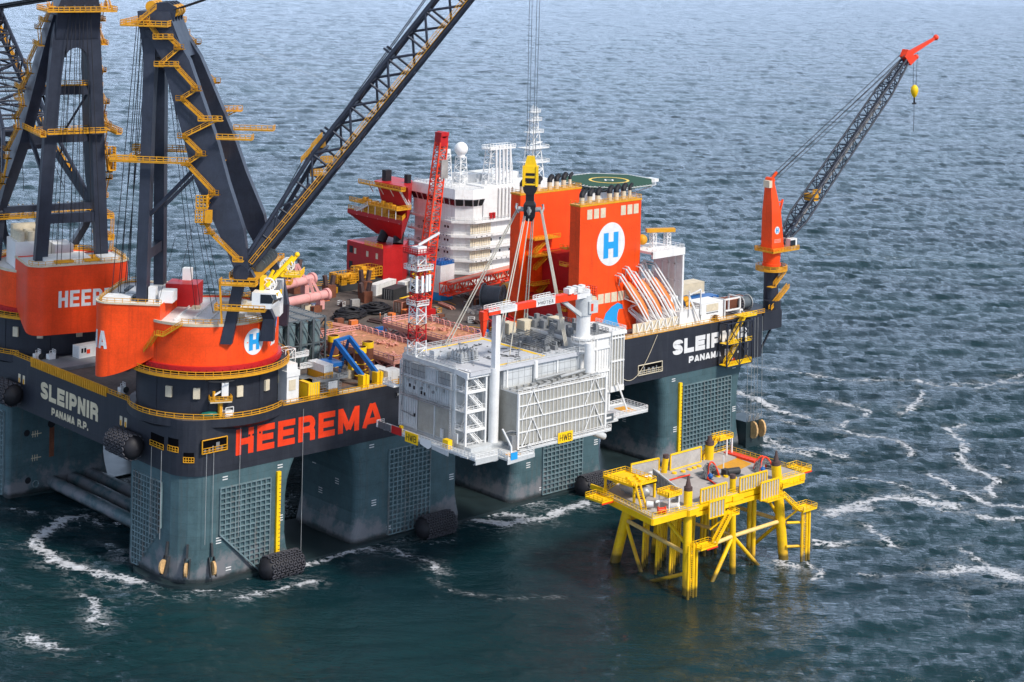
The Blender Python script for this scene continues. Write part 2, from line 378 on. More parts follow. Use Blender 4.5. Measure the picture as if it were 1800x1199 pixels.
# ================================================================ THE SEA
def foam_lines():
    """foam streaks: ((pixel polyline), half width m, strength)"""
    return [
     ([(150,905),(110,915),(72,940),(62,958),(95,985),(150,1003),(215,1016),(245,1022)], 2.2, 1.),
     ([(62,958),(100,930),(165,915),(185,925)], 1.0, .7), ([(320,1028),(350,1038),(385,1038)], 1.3, .9),
     ([(420,1052),(470,1040),(510,1030),(546,1022)], 1.6, 1.), ([(140,1040),(165,1055),(172,1070),(160,1090),(178,1100)], 1.7, .8),
     ([(50,1120),(85,1135),(110,1142)], 1.8, .9), ([(0,890),(30,893),(60,900)], .9, .8),
     ([(520,995),(570,985),(640,962)], 1.2, 1.), ([(680,962),(715,975),(760,990),(770,1005)], 1.2, .8),
     ([(690,965),(750,958),(800,950)], .7, .6), ([(750,1010),(800,1040),(870,1055),(980,1050)], .6, .5),
     ([(812,905),(850,890),(900,880),(925,884)], 3.2, 1.), ([(815,912),(880,922),(950,912),(985,898),(1030,884)], 2.2, 1.),
     ([(840,900),(870,905),(910,905)], 3.0, .9),
     ([(1298,690),(1330,702),(1370,722),(1435,738)], 2.2, 1.), ([(1320,642),(1400,655),(1500,668),(1600,668),(1680,675),(1800,672)], 1.6, .75),
     ([(1600,668),(1650,678),(1720,683),(1800,655)], 1.8, .7),
     ([(1455,705),(1500,712),(1528,722),(1515,732)], 1.5, .9), ([(1490,742),(1470,755),(1510,762),(1560,772),(1605,790),(1600,800)], 1.5, .85),
     ([(1625,690),(1615,705),(1585,725)], 1.5, .9), ([(1695,745),(1665,755),(1690,775),(1695,795),(1680,803),(1715,825),(1750,845),(1735,860),(1745,870)], 1.6, .95),
     ([(1630,832),(1670,855),(1720,875),(1745,890),(1800,890)], 1.6, .95), ([(1490,845),(1560,850),(1620,862),(1680,885),(1720,900)], 1.2, .75),
     ([(1460,905),(1500,888),(1560,872),(1620,878),(1680,890)], 2.8, 1.), ([(1465,900),(1520,895)], 3.2, .9), ([(1620,885),(1680,900),(1740,910),(1800,910)], 1.6, .95),
     ([(1525,920),(1535,935),(1560,950),(1575,960)], 1.3, .9), ([(1430,950),(1470,955),(1490,950)], 1.3, .9),
     ([(1655,1008),(1700,1000),(1740,1000),(1790,1020)], 3.2, 1.), ([(1690,965),(1720,985),(1745,1000)], 1.6, .8),
     ([(1500,1010),(1600,1012),(1655,1008)], .9, .6), ([(1420,990),(1445,1005),(1430,1020)], 1.2, .8), ([(1690,1030),(1700,1080),(1715,1110)], .6, .5),
     ([(1300,745),(1330,765),(1380,785),(1440,795),(1480,800)], 2.6, .8), ([(1310,770),(1350,785),(1420,800)], 2.8, .75), ([(1400,820),(1450,810),(1530,815)], .8, .6),
     ([(1300,720),(1360,735),(1400,745)], 2.0, .55), ([(1370,990),(1400,997)], 2.2, .9),
     ([(1760,815),(1800,830)], 1., .8), ([(445,92),(530,125),(560,135)], 3., .55), ([(795,205),(860,225),(900,235)], 2.6, .5),
     ([(1370,140),(1420,155),(1500,175)], 3., .5), ([(990,300),(1030,308),(1050,318)], 4., .5), ([(800,80),(840,100),(900,140),(960,155)], 3., .35),
     ([(1180,790),(1120,860),(1085,880)], .5, .3), ([(640,962),(655,968)], .9, .9), ([(1060,858),(1085,862)], .6, .6)]
def build_sea():
    # wave field: two periodic directional spectra summed
    def tile(n, size, wind, kdir, hs, seed, lo=0.):
        g = np.random.default_rng(seed)
        k = 2*np.pi*np.fft.fftfreq(n, size/n); KX, KY = np.meshgrid(k, k, indexing='ij'); K = np.hypot(KX, KY); K[0, 0] = 1e-6
        Lw = wind**2/9.81; c = (KX*kdir[0]+KY*kdir[1])/K
        Pk = np.exp(-1/(K*Lw)**2)/K**3.6*(np.abs(c)**7+.035)*np.exp(-(K*.28)**2); Pk[K < lo] = 0; Pk[0, 0] = 0
        S = np.sqrt(Pk)*(g.normal(size=(n, n))+1j*g.normal(size=(n, n))); S2 = (S+np.conj(np.roll(S[::-1, ::-1], 1, (0, 1))))/2
        H, DX, DY = (np.fft.ifft2(q).real for q in (S2, 1j*KX/K*S2, 1j*KY/K*S2)); q = hs/4/H.std()
        return np.stack([H*q, DX*q, DY*q], -1)
    wd = np.array([-.52, -.854]); wd2 = np.array([-.74, -.67])
    T1 = tile(512, 420., 6.8, wd, 1.1, 3); T2 = tile(512, 263., 4.2, wd2, .72, 5); T3 = tile(512, 171., 2.8, wd, .44, 9)
    def samp(T, size, X, Y):
        n = T.shape[0]; u = (X/size*n) % n; v = (Y/size*n) % n; i = u.astype(int) % n; j = v.astype(int) % n; a = u-np.floor(u); b = v-np.floor(v); i2 = (i+1) % n; j2 = (j+1) % n
        if T.ndim == 3: a = a[..., None]; b = b[..., None]
        return T[i, j]*(1-a)*(1-b)+T[i2, j]*a*(1-b)+T[i, j2]*(1-a)*b+T[i2, j2]*a*b
    r = [150.]
    while r[-1] < 3300: r.append(r[-1]*1.0031)
    while r[-1] < 45000: r.append(r[-1]*1.06)
    r = np.array(r)
    yaw = CAMP[0]
    inner = np.concatenate([np.arange(-.85, -.29, .0028), np.arange(-.29, .29, .0018), np.arange(.29, .85, .0028)]); a1 = np.linspace(.855, 1.0, 12)
    outer = np.concatenate([a1, np.linspace(1.0, 2*np.pi-1.0, 60)[1:-1], -a1[::-1]+2*np.pi])
    th = np.concatenate([inner, outer])           # full turn round the point under the camera, fine ahead
    th = np.unique(np.round(th, 5)); RR, TH = np.meshgrid(r, th, indexing='ij'); az = yaw+TH
    X = CPOS[0]+RR*np.sin(az); Y = CPOS[1]+RR*np.cos(az)
    Z = samp(T1, 420., X, Y)+samp(T2, 263., X*.96+Y*.28, -X*.28+Y*.96)+samp(T3, 171., X, Y)
    THW = (TH+np.pi) % (2*np.pi)-np.pi; Z *= (np.clip(1.15-RR/4200, .0, 1)*np.clip((.84-np.abs(THW))/.12, 0, 1))[..., None]; DSP = Z[..., 1:]; Z = Z[..., 0]
    # lee of the hull and under it: calmer water
    lee = np.exp(-((X-70)/75)**4-((Y+45)/70)**4); lee2 = np.exp(-((X-110)/105)**6-((Y-56)/56)**6)
    Z *= 1-.5*np.maximum(lee, lee2); DSP = DSP*(1-.5*np.maximum(lee, lee2))[..., None]
    foam = np.zeros_like(X); wash = np.zeros_like(X)
    T1 = T1[..., 0]; T2 = T2[..., 0]; wob = samp(T1, 380., X*3.1, Y*3.1)*1.3+samp(T2, 233., X*2.3, Y*2.3)*1.4
    Xw = X+wob; Yw = Y+samp(T2, 233., X*3.+90, Y*3.)*2.6
    for pl, hw, st in foam_lines():
        P = [pz(a, b, SEA)[:2] for a, b in pl]
        m = (X > min(p[0] for p in P)-12) & (X < max(p[0] for p in P)+14) & (Y > min(p[1] for p in P)-12) & (Y < max(p[1] for p in P)+12)
        if not m.any(): continue
        xs = Xw[m]; ys = Yw[m]; best = np.full(xs.shape, 1e9); 
        for k, (a, b) in enumerate(zip(P[:-1], P[1:])):
            d = b-a; L2 = (d@d)+1e-9; t = np.clip(((xs-a[0])*d[0]+(ys-a[1])*d[1])/L2, 0, 1); dd = np.hypot(xs-a[0]-t*d[0], ys-a[1]-t*d[1]); best = np.minimum(best, dd)
        foam[m] = np.maximum(foam[m], st*np.clip(1.25-best/(hw*1.15), 0, 1.)); wash[m] = np.maximum(wash[m], st*np.clip(1-best/(hw*4.2), 0, 1))
    # foam along the waterline of the columns and pontoons
    for x0, x1, y0, y1 in [(-6, 214, -2, 26)]:
        dx = np.maximum(np.maximum(x0-X, X-x1), 0); dy = np.maximum(np.maximum(y0-Y, Y-y1), 0); d = np.hypot(dx, dy)
        e = np.clip(1-d/1.8, 0, 1)*(d > 0)*.75*np.clip(.4+samp(T1, 380., X*2, Y*2)*1.6, 0, 1); foam = np.maximum(foam, e); wash = np.maximum(wash, np.clip(1-d/9, 0, 1)*(d > 0)*.8)
    nr, nt = X.shape; v = np.stack([X-DSP[..., 0]*1.15, Y-DSP[..., 1]*1.15, Z+SEA], -1).reshape(-1, 3)
    ii, jj = np.meshgrid(np.arange(nr-1), np.arange(nt), indexing='ij'); j2 = (jj+1) % nt
    f = np.stack([ii*nt+jj, ii*nt+j2, (ii+1)*nt+j2, (ii+1)*nt+jj], -1).reshape(-1, 4)[:, ::-1]
    me = bpy.data.meshes.new('sea'); me.vertices.add(len(v)); me.vertices.foreach_set('co', v.ravel().astype(np.float32))
    me.loops.add(f.size); me.loops.foreach_set('vertex_index', f.ravel().astype(np.int32)); me.polygons.add(len(f))
    me.polygons.foreach_set('loop_start', np.arange(0, f.size, 4, dtype=np.int32)); me.polygons.foreach_set('loop_total', np.full(len(f), 4, dtype=np.int32))
    me.polygons.foreach_set('use_smooth', np.ones(len(f), dtype=bool)); me.update(); me.validate()
    at = me.attributes.new('foam', 'FLOAT', 'POINT'); at.data.foreach_set('value', foam.ravel().astype(np.float32))
    at = me.attributes.new('wash', 'FLOAT', 'POINT'); at.data.foreach_set('value', wash.ravel().astype(np.float32))
    at = me.attributes.new('crest', 'FLOAT', 'POINT'); at.data.foreach_set('value', Z.ravel().astype(np.float32))
    at = me.attributes.new('lee', 'FLOAT', 'POINT'); at.data.foreach_set('value', np.maximum(lee, lee2).ravel().astype(np.float32))
    o = bpy.data.objects.new('sea', me); COL.objects.link(o); tag(o, kind='structure')
    m = bpy.data.materials.new('sea_water'); m.use_nodes = True; t = m.node_tree; L = t.links.new; b = t.nodes["Principled BSDF"]
    g = _n(t, "ShaderNodeNewGeometry")
    def attr(n): a = _n(t, "ShaderNodeAttribute"); a.attribute_name = n; return a.outputs['Fac']
    def noise(sx, sy, sc, det, rough=.6, rot=.35):
        mp = _n(t, "ShaderNodeMapping"); mp.vector_type = 'TEXTURE'; mp.inputs["Rotation"].default_value = (0, 0, R(-42)+rot-.35); mp.inputs["Scale"].default_value = (1/sx, 1/sy, 1); L(g.outputs["Position"], mp.inputs["Vector"])
        n = _n(t, "ShaderNodeTexNoise"); n.inputs["Scale"].default_value = sc; n.inputs["Detail"].default_value = det; n.inputs["Roughness"].default_value = rough; L(mp.outputs[0], n.inputs["Vector"]); return n.outputs[0]
    def mth(op, a, c, e=None):
        n = _n(t, "ShaderNodeMath", operation=op)
        for i, q in enumerate((a, c, e)):
            if q is None: continue
            if isinstance(q, (int, float)): n.inputs[i].default_value = q
            else: L(q, n.inputs[i])
        return n.outputs[0]
    def mr(a, f0, f1, t0, t1, smooth=False):
        n = _n(t, "ShaderNodeMapRange"); n.interpolation_type = 'SMOOTHSTEP' if smooth else 'LINEAR'; L(a, n.inputs[0])
        for i, q in enumerate((f0, f1, t0, t1)): n.inputs[i+1].default_value = q
        return n.outputs[0]
    # ripples
    rip = mth('ADD', mth('MULTIPLY', noise(.45, 1.35, .55, 4, .62, .30), .85), mth('MULTIPLY', noise(.6, 1.2, 1.9, 3, .6, .7), .28))
    rip = mth('ADD', rip, mth('MULTIPLY', noise(.4, 1.3, .12, 4, .6, .42), 1.0))
    bm = _n(t, "ShaderNodeBump"); bm.inputs["Distance"].default_value = 1.1; L(rip, bm.inputs["Height"])
    L(mr(attr('lee'), 0, 1, .75, .34), bm.inputs["Strength"]); L(bm.outputs[0], b.inputs["Normal"])
    # water body colour: dark green blue, broad patches
    pat = noise(.35, 1, .012, 4, .6, .3)
    mixc = _n(t, "ShaderNodeMixRGB"); L(mr(pat, .35, .68, 0, 1), mixc.inputs[0]); mixc.inputs[1].default_value = (.0034, .019, .026, 1); mixc.inputs[2].default_value = (.0058, .032, .036, 1)
    # foam: streak attribute broken by fine cellular noise, small whitecaps on crests
    n1 = noise(.8, 1, .9, 6, .72, .3); n2 = noise(.7, 1, .28, 4, .65, .3)
    brk = mth('ADD', mth('MULTIPLY', n1, .62), mth('MULTIPLY', n2, .38))
    lace = noise(.8, 1, .33, 2, .5, .3)
    rid = mr(mth('ABSOLUTE', mth('SUBTRACT', noise(.75, 1, .55, 5, .62, .3), .5), None), 0, .10, 1, 0)      # thin veins
    fo = mr(mth('ADD', attr('foam'), mth('ADD', mth('MULTIPLY', mth('SUBTRACT', brk, .5), 1.7), mth('MULTIPLY', mth('SUBTRACT', rid, .45), .5))), .50, 1.02, 0, .86, True)
    fo = mth('MULTIPLY', fo, mr(attr('foam'), .02, .22, 0, 1))
    wc = mth('MULTIPLY', mr(attr('crest'), .95, 1.4, 0, 1), mr(noise(.5, 1.2, .16, 5, .7, .36), .60, .70, 0, .55))
    wc = mth('MULTIPLY', wc, mr(attr('lee'), 0, .5, 1, 0))
    vein = mr(mth('ABSOLUTE', mth('SUBTRACT', noise(.5, 1, .42, 6, .66, .3), .5), None), .0, .045, 1, 0)
    vein = mth('MULTIPLY', vein, mr(noise(.6, 1, .13, 3, .6, .3), .42, .62, 0, 1))
    fo = mth('MAXIMUM', fo, mth('MULTIPLY', mth('MULTIPLY', vein, attr('wash')), .6))
    gust = mth('MULTIPLY', mr(noise(.12, 1.6, .020, 5, .7, .18), .60, .68, 0, 1), mr(noise(.5, 1, .5, 5, .7, .3), .52, .66, 0, .42))      # faint wind streaks
    fo = mth('MAXIMUM', fo, mth('MULTIPLY', gust, mr(attr('lee'), 0, .4, 1, 0)))
    fo = mth('MAXIMUM', fo, wc)
    mix = _n(t, "ShaderNodeMixRGB"); L(fo, mix.inputs[0]); L(mixc.outputs[0], mix.inputs[1]); mix.inputs[2].default_value = (.62, .64, .68, 1)
    L(mix.outputs[0], b.inputs["Base Color"]); b.inputs["IOR"].default_value = 1.33; b.inputs["Specular IOR Level"].default_value = .5
    L(mth('ADD', mr(fo, 0, 1, .05, .75), mr(attr('lee'), 0, 1, .05, 0)), b.inputs["Roughness"])
    me.materials.append(m)
build_sea()
# ================================================================ CRANE VESSEL: hull
vessel = thing('crane_vessel', 'huge semi-submersible vessel with dark hull on teal columns, white bridge block and two orange funnels', 'crane vessel', (108, 56, SEA))
BW = 112.                                    # beam
def outline(r=8., n=8):
    P = []
    for cx, cy, a0 in ((r, r, 180), (208-2, 2, 270), (208-2, BW-2, 0), (r, BW-r, 90)):
        rr = r if cx == r else 2.
        for i in range(n+1): t = R(a0+90*i/n); P.append((cx+rr*math.cos(t), cy+rr*math.sin(t)))
    return P
mb = MB(); OL = outline(); ZB, ZD = 24.2, 37.5
n = len(OL)
mb.loft([[(x, y, z) for x, y in OL] for z in (ZB, ZD)], smooth=False, cap=False)
mb.quad(*[(x, y, ZB) for x, y in reversed(OL)])
# recesses: mooring openings in the corner and one to the right of the load are flush panels with the pocket's shade painted black, framed
hull = mb.build('deck_box', 'navy_hull', vessel)
mb = MB(); mb.quad(*[(x, y, ZD) for x, y in OL]); mb.build('main_deck', 'deck', vessel)
# rounded walkway bulges round the two crane pedestals and the pedestals themselves
C1, C2 = (17., 17.), (17.5, 94.5)
for c in (C1, C2):
    mb = MB(); mb.lathe((c[0], c[1], 0), [(16.9, 34.0), (19.7, 35.6), (19.7, 37.56), (17.0, 37.56)], 64); mb.build('walkway_bulge', 'navy_hull', vessel)
    mb = MB(); mb.lathe((c[0], c[1], 0), [(17.4, 37.5), (17.4, 47.0), (19.9, 47.4), (19.9, 47.75), (0.01, 47.8)], 72)
    for k in range(8):
        t = R(k*45+12); x, y = c[0]+17.45*math.cos(t), c[1]+17.45*math.sin(t); mb.beam((x, y, 38), (x, y, 47), .12, .12)
    ped = mb.build('crane_pedestal', 'navy_hull', vessel)
    mb = MB(); ring = [(c[0]+19.8*math.cos(R(a)), c[1]+19.8*math.sin(R(a)), 47.75) for a in range(0, 360, 6)]; mb.rail(ring, 1.15, 2, closed=True, t=.13); 
    mb.lathe((c[0], c[1], 0), [(19.92, 47.2), (20.0, 47.2), (20.0, 47.72), (19.92, 47.72)], 60); mb.build('walkway_railing', 'ochre', ped)
    mb = MB()
    for a in (205, 228, 262, 290, 318):
        t = R(a); d = Vector((math.cos(t), math.sin(t), 0)); s = Vector((-d.y, d.x, 0)); p = Vector((c[0], c[1], 43.3))+d*17.4
        mb.cut(); mb.extr([p-s*.8-Vector((0, 0, 1.3)), p+s*.8-Vector((0, 0, 1.3)), p+s*.8+Vector((0, 0, 1.3)), p-s*.8+Vector((0, 0, 1.3))], d*.55)
    mb.build('vent_louvre', 'cream', ped)
# pontoons
for y0, y1 in ((-1.9, 26), (BW-26, BW+1.9)):
    mb = MB(); rr = 11; P = []
    for cx, cy, a0 in ((-2.6+rr, y0+rr, 180), (208-rr, y0+rr, 270), (208-rr, y1-rr, 0), (-2.6+rr, y1-rr, 90)):
        P += [(cx+rr*math.cos(R(a0+90*i/8)), cy+rr*math.sin(R(a0+90*i/8))) for i in range(9)]
    mb.prism(P, -14, -1.35); mb.build('pontoon', 'inner_hull', vessel)
# columns, with flared heads and feet and raised fender frames
COLX = [(0, 29.5), (51.5, 84.5), (105, 138), (163.5, 196.5)]
def column(x0, x1, y0, y1, rs):
    """rs: corner radii (x0y0, x1y0, x1y1, x0y1)"""
    rings = []
    for z, e in ((-2.2, 1.6), (0., 1.3), (3, .5), (6, 0), (15, 0), (19, .5), (22, 1.5), (24.25, 2.6)):
        P = []; xa = x0-(e if x0 > 1 else 0); xb = x1+e
        for cx, cy, a0, r in ((xa, y0, 180, rs[0]), (xb, y0, 270, rs[1]), (xb, y1, 0, rs[2]), (xa, y1, 90, rs[3])):
            sx = 1 if cx == xa else -1; sy = 1 if cy == y0 else -1
            for i in range(7): t = R(a0+90*i/6); P.append((cx+sx*r+r*math.cos(t), cy+sy*r+r*math.sin(t), z))
        rings.append(P)
    return MB().loft(rings, smooth=False)
def grid(x0, x1, z0, z1, y, nx, nz, w=.26, dp=.5, cut=None):
    mb = MB()
    for i in range(nx+1):
        x = x0+(x1-x0)*i/nx; za = z0
        if cut: za = max(z0, cut(x))
        if za < z1: mb.box(x-w/2, y-dp, za, x+w/2, y-.002, z1)
    for k in range(nz+1):
        z = z0+(z1-z0)*k/nz; xa, xb = x0, x1
        if cut:
            xs = [x0+(x1-x0)*i/60 for i in range(61) if cut(x0+(x1-x0)*i/60) <= z]
            if not xs: continue
            xa, xb = min(xs), max(xs)
        mb.box(xa, y-dp+.02, z-w/2, xb, y-.004, z+w/2)
    return mb
GR = {0: (9.8, 24.3, -1, 20.6, 10, 17), 1: (61.3, 75, -1, 20.9, 10, 18), 2: (115.5, 130.5, -1, 20.4, 10, 17), 3: (171.6, 192.6, -1, 20.5, 14, 17)}
for i, (x0, x1) in enumerate(COLX):
    for sidey in (0, 1):
        y0, y1 = (0., 25.) if sidey == 0 else (BW-25., BW)
        near = sidey == 0
        if near: rs = (9 if i == 0 else 2.5, 1.2, 1.2, 1.2)
        else: rs = (1.2, 1.2, 1.2, 9 if i == 0 else 2)
        c = column(x0, x1, y0, y1, rs).build('column', 'teal_hull', vessel)
        if near:
            g = GR[i]; cut = (lambda x: 9.5-(x-9.8)*.95) if i == 0 else None
            mb = grid(*g[:4], 0, g[4], g[5], cut=cut)
            if i == 0: mb.beam((9.8, -.3, 9.6), (21, -.9, -1.2), .35, .5, up=(0, 1, 0))
            mb.build('fender_frame', 'grid_steel', c)
            if i in (0, 3):
                xs = 26.6 if i == 0 else 170.2
                mb = MB().box(xs-.55, -.72, -.6, xs+.55, -.02, 21.7); s = mb.build('draught_scale', 'yellow', c)
                mk = MB()
                for q in range(22): mk.cut().box(xs+.05, -.745, q*1.0-.5, xs+.5, -.722, q*1.0-.35)
                mk.build('scale_mark', 'black', s)
        if i == 0:   # stern face frames
            ya, yb = (9.8, 22.6) if near else (BW-22.6, BW-9.8)
            mb = MB(); zt = 21.5
            def cutz(y): 
                q = y-9.8 if near else BW-9.8-y
                return 10.5-q*1.15
            for k in range(11):
                y = ya+(yb-ya)*k/10; mb.box(-.5, y-.13, max(-1, cutz(y)), -.002, y+.13, zt)
            for k in range(18):
                z = -1+(zt+1)*k/17; ys = [ya+(yb-ya)*q/60 for q in range(61) if cutz(ya+(yb-ya)*q/60) <= z]
                if ys: mb.box(-.48, min(ys), z-.13, -.004, max(ys), z+.13)
            mb.build('fender_frame', 'grid_steel', c)
        # stencilled draught and load marks
        mk = MB()
        if near:
            rr = random.Random(i)
            def dash(x, z, nl=3, w=1.5):
                mk.cut()
                for k in range(nl): mk.box(x, -.012, z-k*.62, x+w, -.003, z-k*.62+.24)
            for x, z, nl in ((x0+3.4 if i else 10.5, 23, 2), (x1-3., 23, 2), (x1-2.6, 10.5, 3), (x0+9 if i == 0 else x0+4.5, 8.6, 3), (x1-3.6, .9, 2), (x0+9.6 if i else 12, .9, 2)): dash(x, z, nl)
            for z, yy in ((13, 8), (9, 15), (16, 18), (4, 6), (19, 6)):
                mk.cut()
                if i: 
                    for k in range(3): mk.box(x0-.012, yy, z-k*.6, x0-.003, yy+1.6, z-k*.6+.2)
            mk.build('draught_mark', 'letter_white', c)
        elif i == 0:
            yf = y0-.012
            for cx, cz in ((8, 14.5), (17.5, 15.5), (8, 8), (17.5, 20.5), (23, 13), (8.5, 21)):
                mk.cut()
                for k in range(3): mk.box(cx+k*.7-.9, yf, cz-.8, cx+k*.7-.7, yf+.006, cz+.9)
                mk.box(cx-1.2, yf-.004, cz-.1, cx+1.8, yf, cz+.12)
            mk.build('draught_mark', 'letter_cream', c)
            mk = MB()
            for cx, cz, r0 in ((5.4, 15.2, .9), (12.8, 16.6, 1.15), (6, 2.2, .9)):
                mk.cut().mesh([(cx+r0*math.cos(2*math.pi*k/20), y0-.02, cz+r0*math.sin(2*math.pi*k/20)) for k in range(20)], [tuple(range(20))])
            mk.build('sea_chest', 'black', c)
            mk = MB()
            for a, zz in ((12.2, 7.5),): mk.box(a, y0-.010, zz, a+1.5, y0-.004, 15.6)
            mk.build('rust_run', 'rust', c)
            mk = MB()
            for cx in (8.2, 13.2):
                mk.cut()
                for k in range(12):
                    t0, t1 = 2*math.pi*k/12, 2*math.pi*(k+1)/12; mk.tube((cx+.9*math.cos(t0), y0-.3, 1+.9*math.sin(t0)), (cx+.9*math.cos(t1), y0-.3, 1+.9*math.sin(t1)), .2, n=5)
            mk.build('mooring_ring', 'grid_steel', c)
# rusty propeller-like fairleads on the stern corner column
for k, ang in enumerate((192, 226, 262)):
    t = R(ang); d = Vector((math.cos(t), math.sin(t), 0)); p = Vector((9, 9, 0))+d*9.2; s = Vector((-d.y, d.x, 0))
    mb = MB(); mb.m = 0
    for e in (-1, 1): mb.beam(p+s*e*.7+Vector((0, 0, 4.6)), p+s*e*.7+d*1.4+Vector((0, 0, .2)), .2, .9)
    mb.beam(p+Vector((0, 0, 8)), p+d*.5+Vector((0, 0, 4.8)), .5, .5)
    mb.m = 1
    A = [p+d*(1.3+.2*math.cos(q)*0)+s*(.28)+d*(1.25*math.sin(q))+Vector((0, 0, 2.3+1.7*math.cos(q))) for q in [2*math.pi*i/14 for i in range(14)]]
    mb.extr(A, -s*.56); mb.build('fairlead', ['dark_grey', 'propeller_rust'], vessel)
# pinkish scour patch above them: worn paint
# braces between the two stern columns
for bx in (13.5, 19.5, 25.5):
    MB().tube((bx, 24.5, .4), (bx, BW-24.5, .4), 1.75, n=20).build('brace', 'teal_hull', vessel)
# ---- big lettering on the hull
def side(y=-.03): return lambda u, v: (u, y, v)
lf = lambda x, z, y=-.03: (lambda u, v: (u, y, z+v))
mb = MB(); lettering(mb, 'HEEREMA', lf(0, 27.65), 14.1, 58.8, 6.25, b=.15, gap=.2, narrow={'M': 1.3, 'A': 1.25}, each=True); mb.build('hull_letter', 'letter_red', vessel)
mb = MB(); lettering(mb, 'SLEIPNIR', lf(0, 30.05), 167.0, 199.8, 4.4, b=.16, gap=.14, narrow={'I': .36}, each=True); mb.cut(); lettering(mb, 'PANAMA R.P.', lf(0, 26.9), 174., 196.2, 1.95, b=.15, gap=.14, narrow={'.': .3, ' ': .5}, each=True); mb.build('hull_letter', 'letter_white', vessel)
sf = lambda z: (lambda u, v: (-.03, -u, z+v))
mb = MB(); lettering(mb, 'SLEIPNIR', sf(29.3), -69.9, -40.5, 4.4, b=.16, gap=.14, narrow={'I': .36}, each=True); mb.cut(); lettering(mb, 'PANAMA R.P.', sf(26.0), -64.0, -45.2, 1.95, b=.15, gap=.14, narrow={'.': .3, ' ': .5}, each=True); mb.build('hull_letter', 'letter_cream', vessel)
# ---- hull openings
def pocket(x0, x1, z0, z1, fr='cream', rail_=True, r=.6):
    mb = MB(); mb.box(x0, -.03, z0, x1, .5, z1); o = mb.build('mooring_recess', 'recess_shade', vessel)
    mb = MB()
    for a, b in (((x0, z0), (x1, z0)), ((x1, z0), (x1, z1)), ((x1, z1), (x0, z1)), ((x0, z1), (x0, z0))): mb.tube((a[0], -.1, a[1]), (b[0], -.1, b[1]), .16, n=6)
    if rail_: mb.rail([(x0, -.3, z0), (x1, -.3, z0)], 1.3, 1.6, .12)
    mb.build('recess_frame', fr, o)
    mb = MB(); rr = random.Random(int(x0))
    for k in range(5): a = x0+.6+(x1-x0-1.4)*k/5; mb.cut().box(a, -.05, z0+.2, a+rr.uniform(.4, 1.0), -.03, z0+rr.uniform(.8, (z1-z0)*.8))
    mb.build('winch', 'grey_mid', o)
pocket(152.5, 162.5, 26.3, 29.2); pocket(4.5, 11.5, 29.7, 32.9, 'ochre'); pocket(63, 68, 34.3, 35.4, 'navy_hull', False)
mb = MB()
for x, z in ((152.8, 25.4), (154.8, 25.4), (195, 25.9), (16, 31.6), (17.7, 31.7), (18.8, 31.7), (20.8, 31.9)): mb.cut().box(x, -.045, z, x+.5, -.035, z+.5)
mb.build('fairlead_hole', 'black', vessel)
def cpocket(a0, a1, z0, z1):     # pocket shade painted black over the rounded stern corner
    mb = MB(); mb.lathe((8, 8, 0), [(8.05, z0), (8.05, z1)], 8, R(a0), R(a1)); o = mb.build('mooring_recess', 'recess_shade', vessel)
    mb = MB(); mb.rail([(8+8.15*math.cos(R(a0+(a1-a0)*k/4)), 8+8.15*math.sin(R(a0+(a1-a0)*k/4)), z0) for k in range(5)], 1.3, 1.6, .13); mb.build('recess_railing', 'ochre', o)
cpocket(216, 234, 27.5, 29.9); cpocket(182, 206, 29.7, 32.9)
mb = MB(); mb.box(-.04, 9.6, 29.3, .3, 15.5, 32.4); o = mb.build('mooring_recess', 'recess_shade', vessel); MB().rail([(-.25, 15.5, 29.3), (-.25, 9.5, 29.3)], 1.3, 1.6, .13).build('recess_railing', 'ochre', o)
mb = MB()
for y in (26.6, 28.8, 78.6, 81.0): 
    mb.cut(); mb.box(-.06, y, 31.0, -.02, y+1.2, 33.2)
mb.build('stern_port', 'cream', vessel)
mb = MB()
for y in (26.7, 28.9, 78.7, 81.1): mb.cut().box(-.09, y+.2, 30.9, -.062, y+.9, 32.2)
mb.build('stern_port_gate', 'ochre', vessel)
# stern and side railings
def arcp(c, r, a0, a1, z, st=7): 
    m = max(2, int(abs(a1-a0)/st)); return [(c[0]+r*math.cos(R(a0+(a1-a0)*k/m)), c[1]+r*math.sin(R(a0+(a1-a0)*k/m)), z) for k in range(m+1)]
mb = MB(); mb.rail(arcp(C1, 19.6, 150, 304, 37.56), 1.2, 2, .14); mb.build('bulwark_railing', 'ochre', vessel)
mb = MB(); mb.rail([(.1, 26, 37.5), (.1, 36, 37.5)], 1.2, 1.8, .14); mb.cut(); mb.rail([(.1, 76, 37.5), (.1, 86, 37.5)], 1.2, 1.8, .14); mb.build('bulwark_railing', 'ochre', vessel)
mb = MB(); 
for k in range(42): y = 36.6+k*.93; mb.box(-.25, y, 36.5, .1, y+.5, 38.7)
mb.rail([(.1, 36.5, 37.5), (.1, 75.7, 37.5)], 1.3, 1.9, .16); mb.build('stern_gangway_panel', 'ochre', vessel)
mb = MB(); mb.rail(arcp(C2, 19.6, 60, 212, 37.56), 1.2, 2, .14); mb.build('bulwark_railing', 'ochre', vessel)
mb = MB(); mb.rail([(28, .15, 37.5), (68, .15, 37.5)], 1.2, 2, .13); mb.cut(); mb.box(66, .06, 37.5, 101, .4, 38.6); mb.cut(); mb.rail([(100, .15, 37.5), (208, .15, 37.5)], 1.2, 2.5, .12); mb.build('side_railing', 'ochre', vessel)
mb = MB(); mb.rail([(60, BW-.2, 37.5), (130, BW-.2, 37.5)], 1.2, 2.5, .13); mb.build('side_railing', 'ochre', vessel)
mb = MB(); mb.box(36, .5, 37.504, 205, 3.0, 37.53); mb.build('deck_walkway', 'cream', vessel)
mb = MB()
for y in (27.5, 84): mb.cut().box(3, y, 37.51, 44, y+1.2, 37.535)
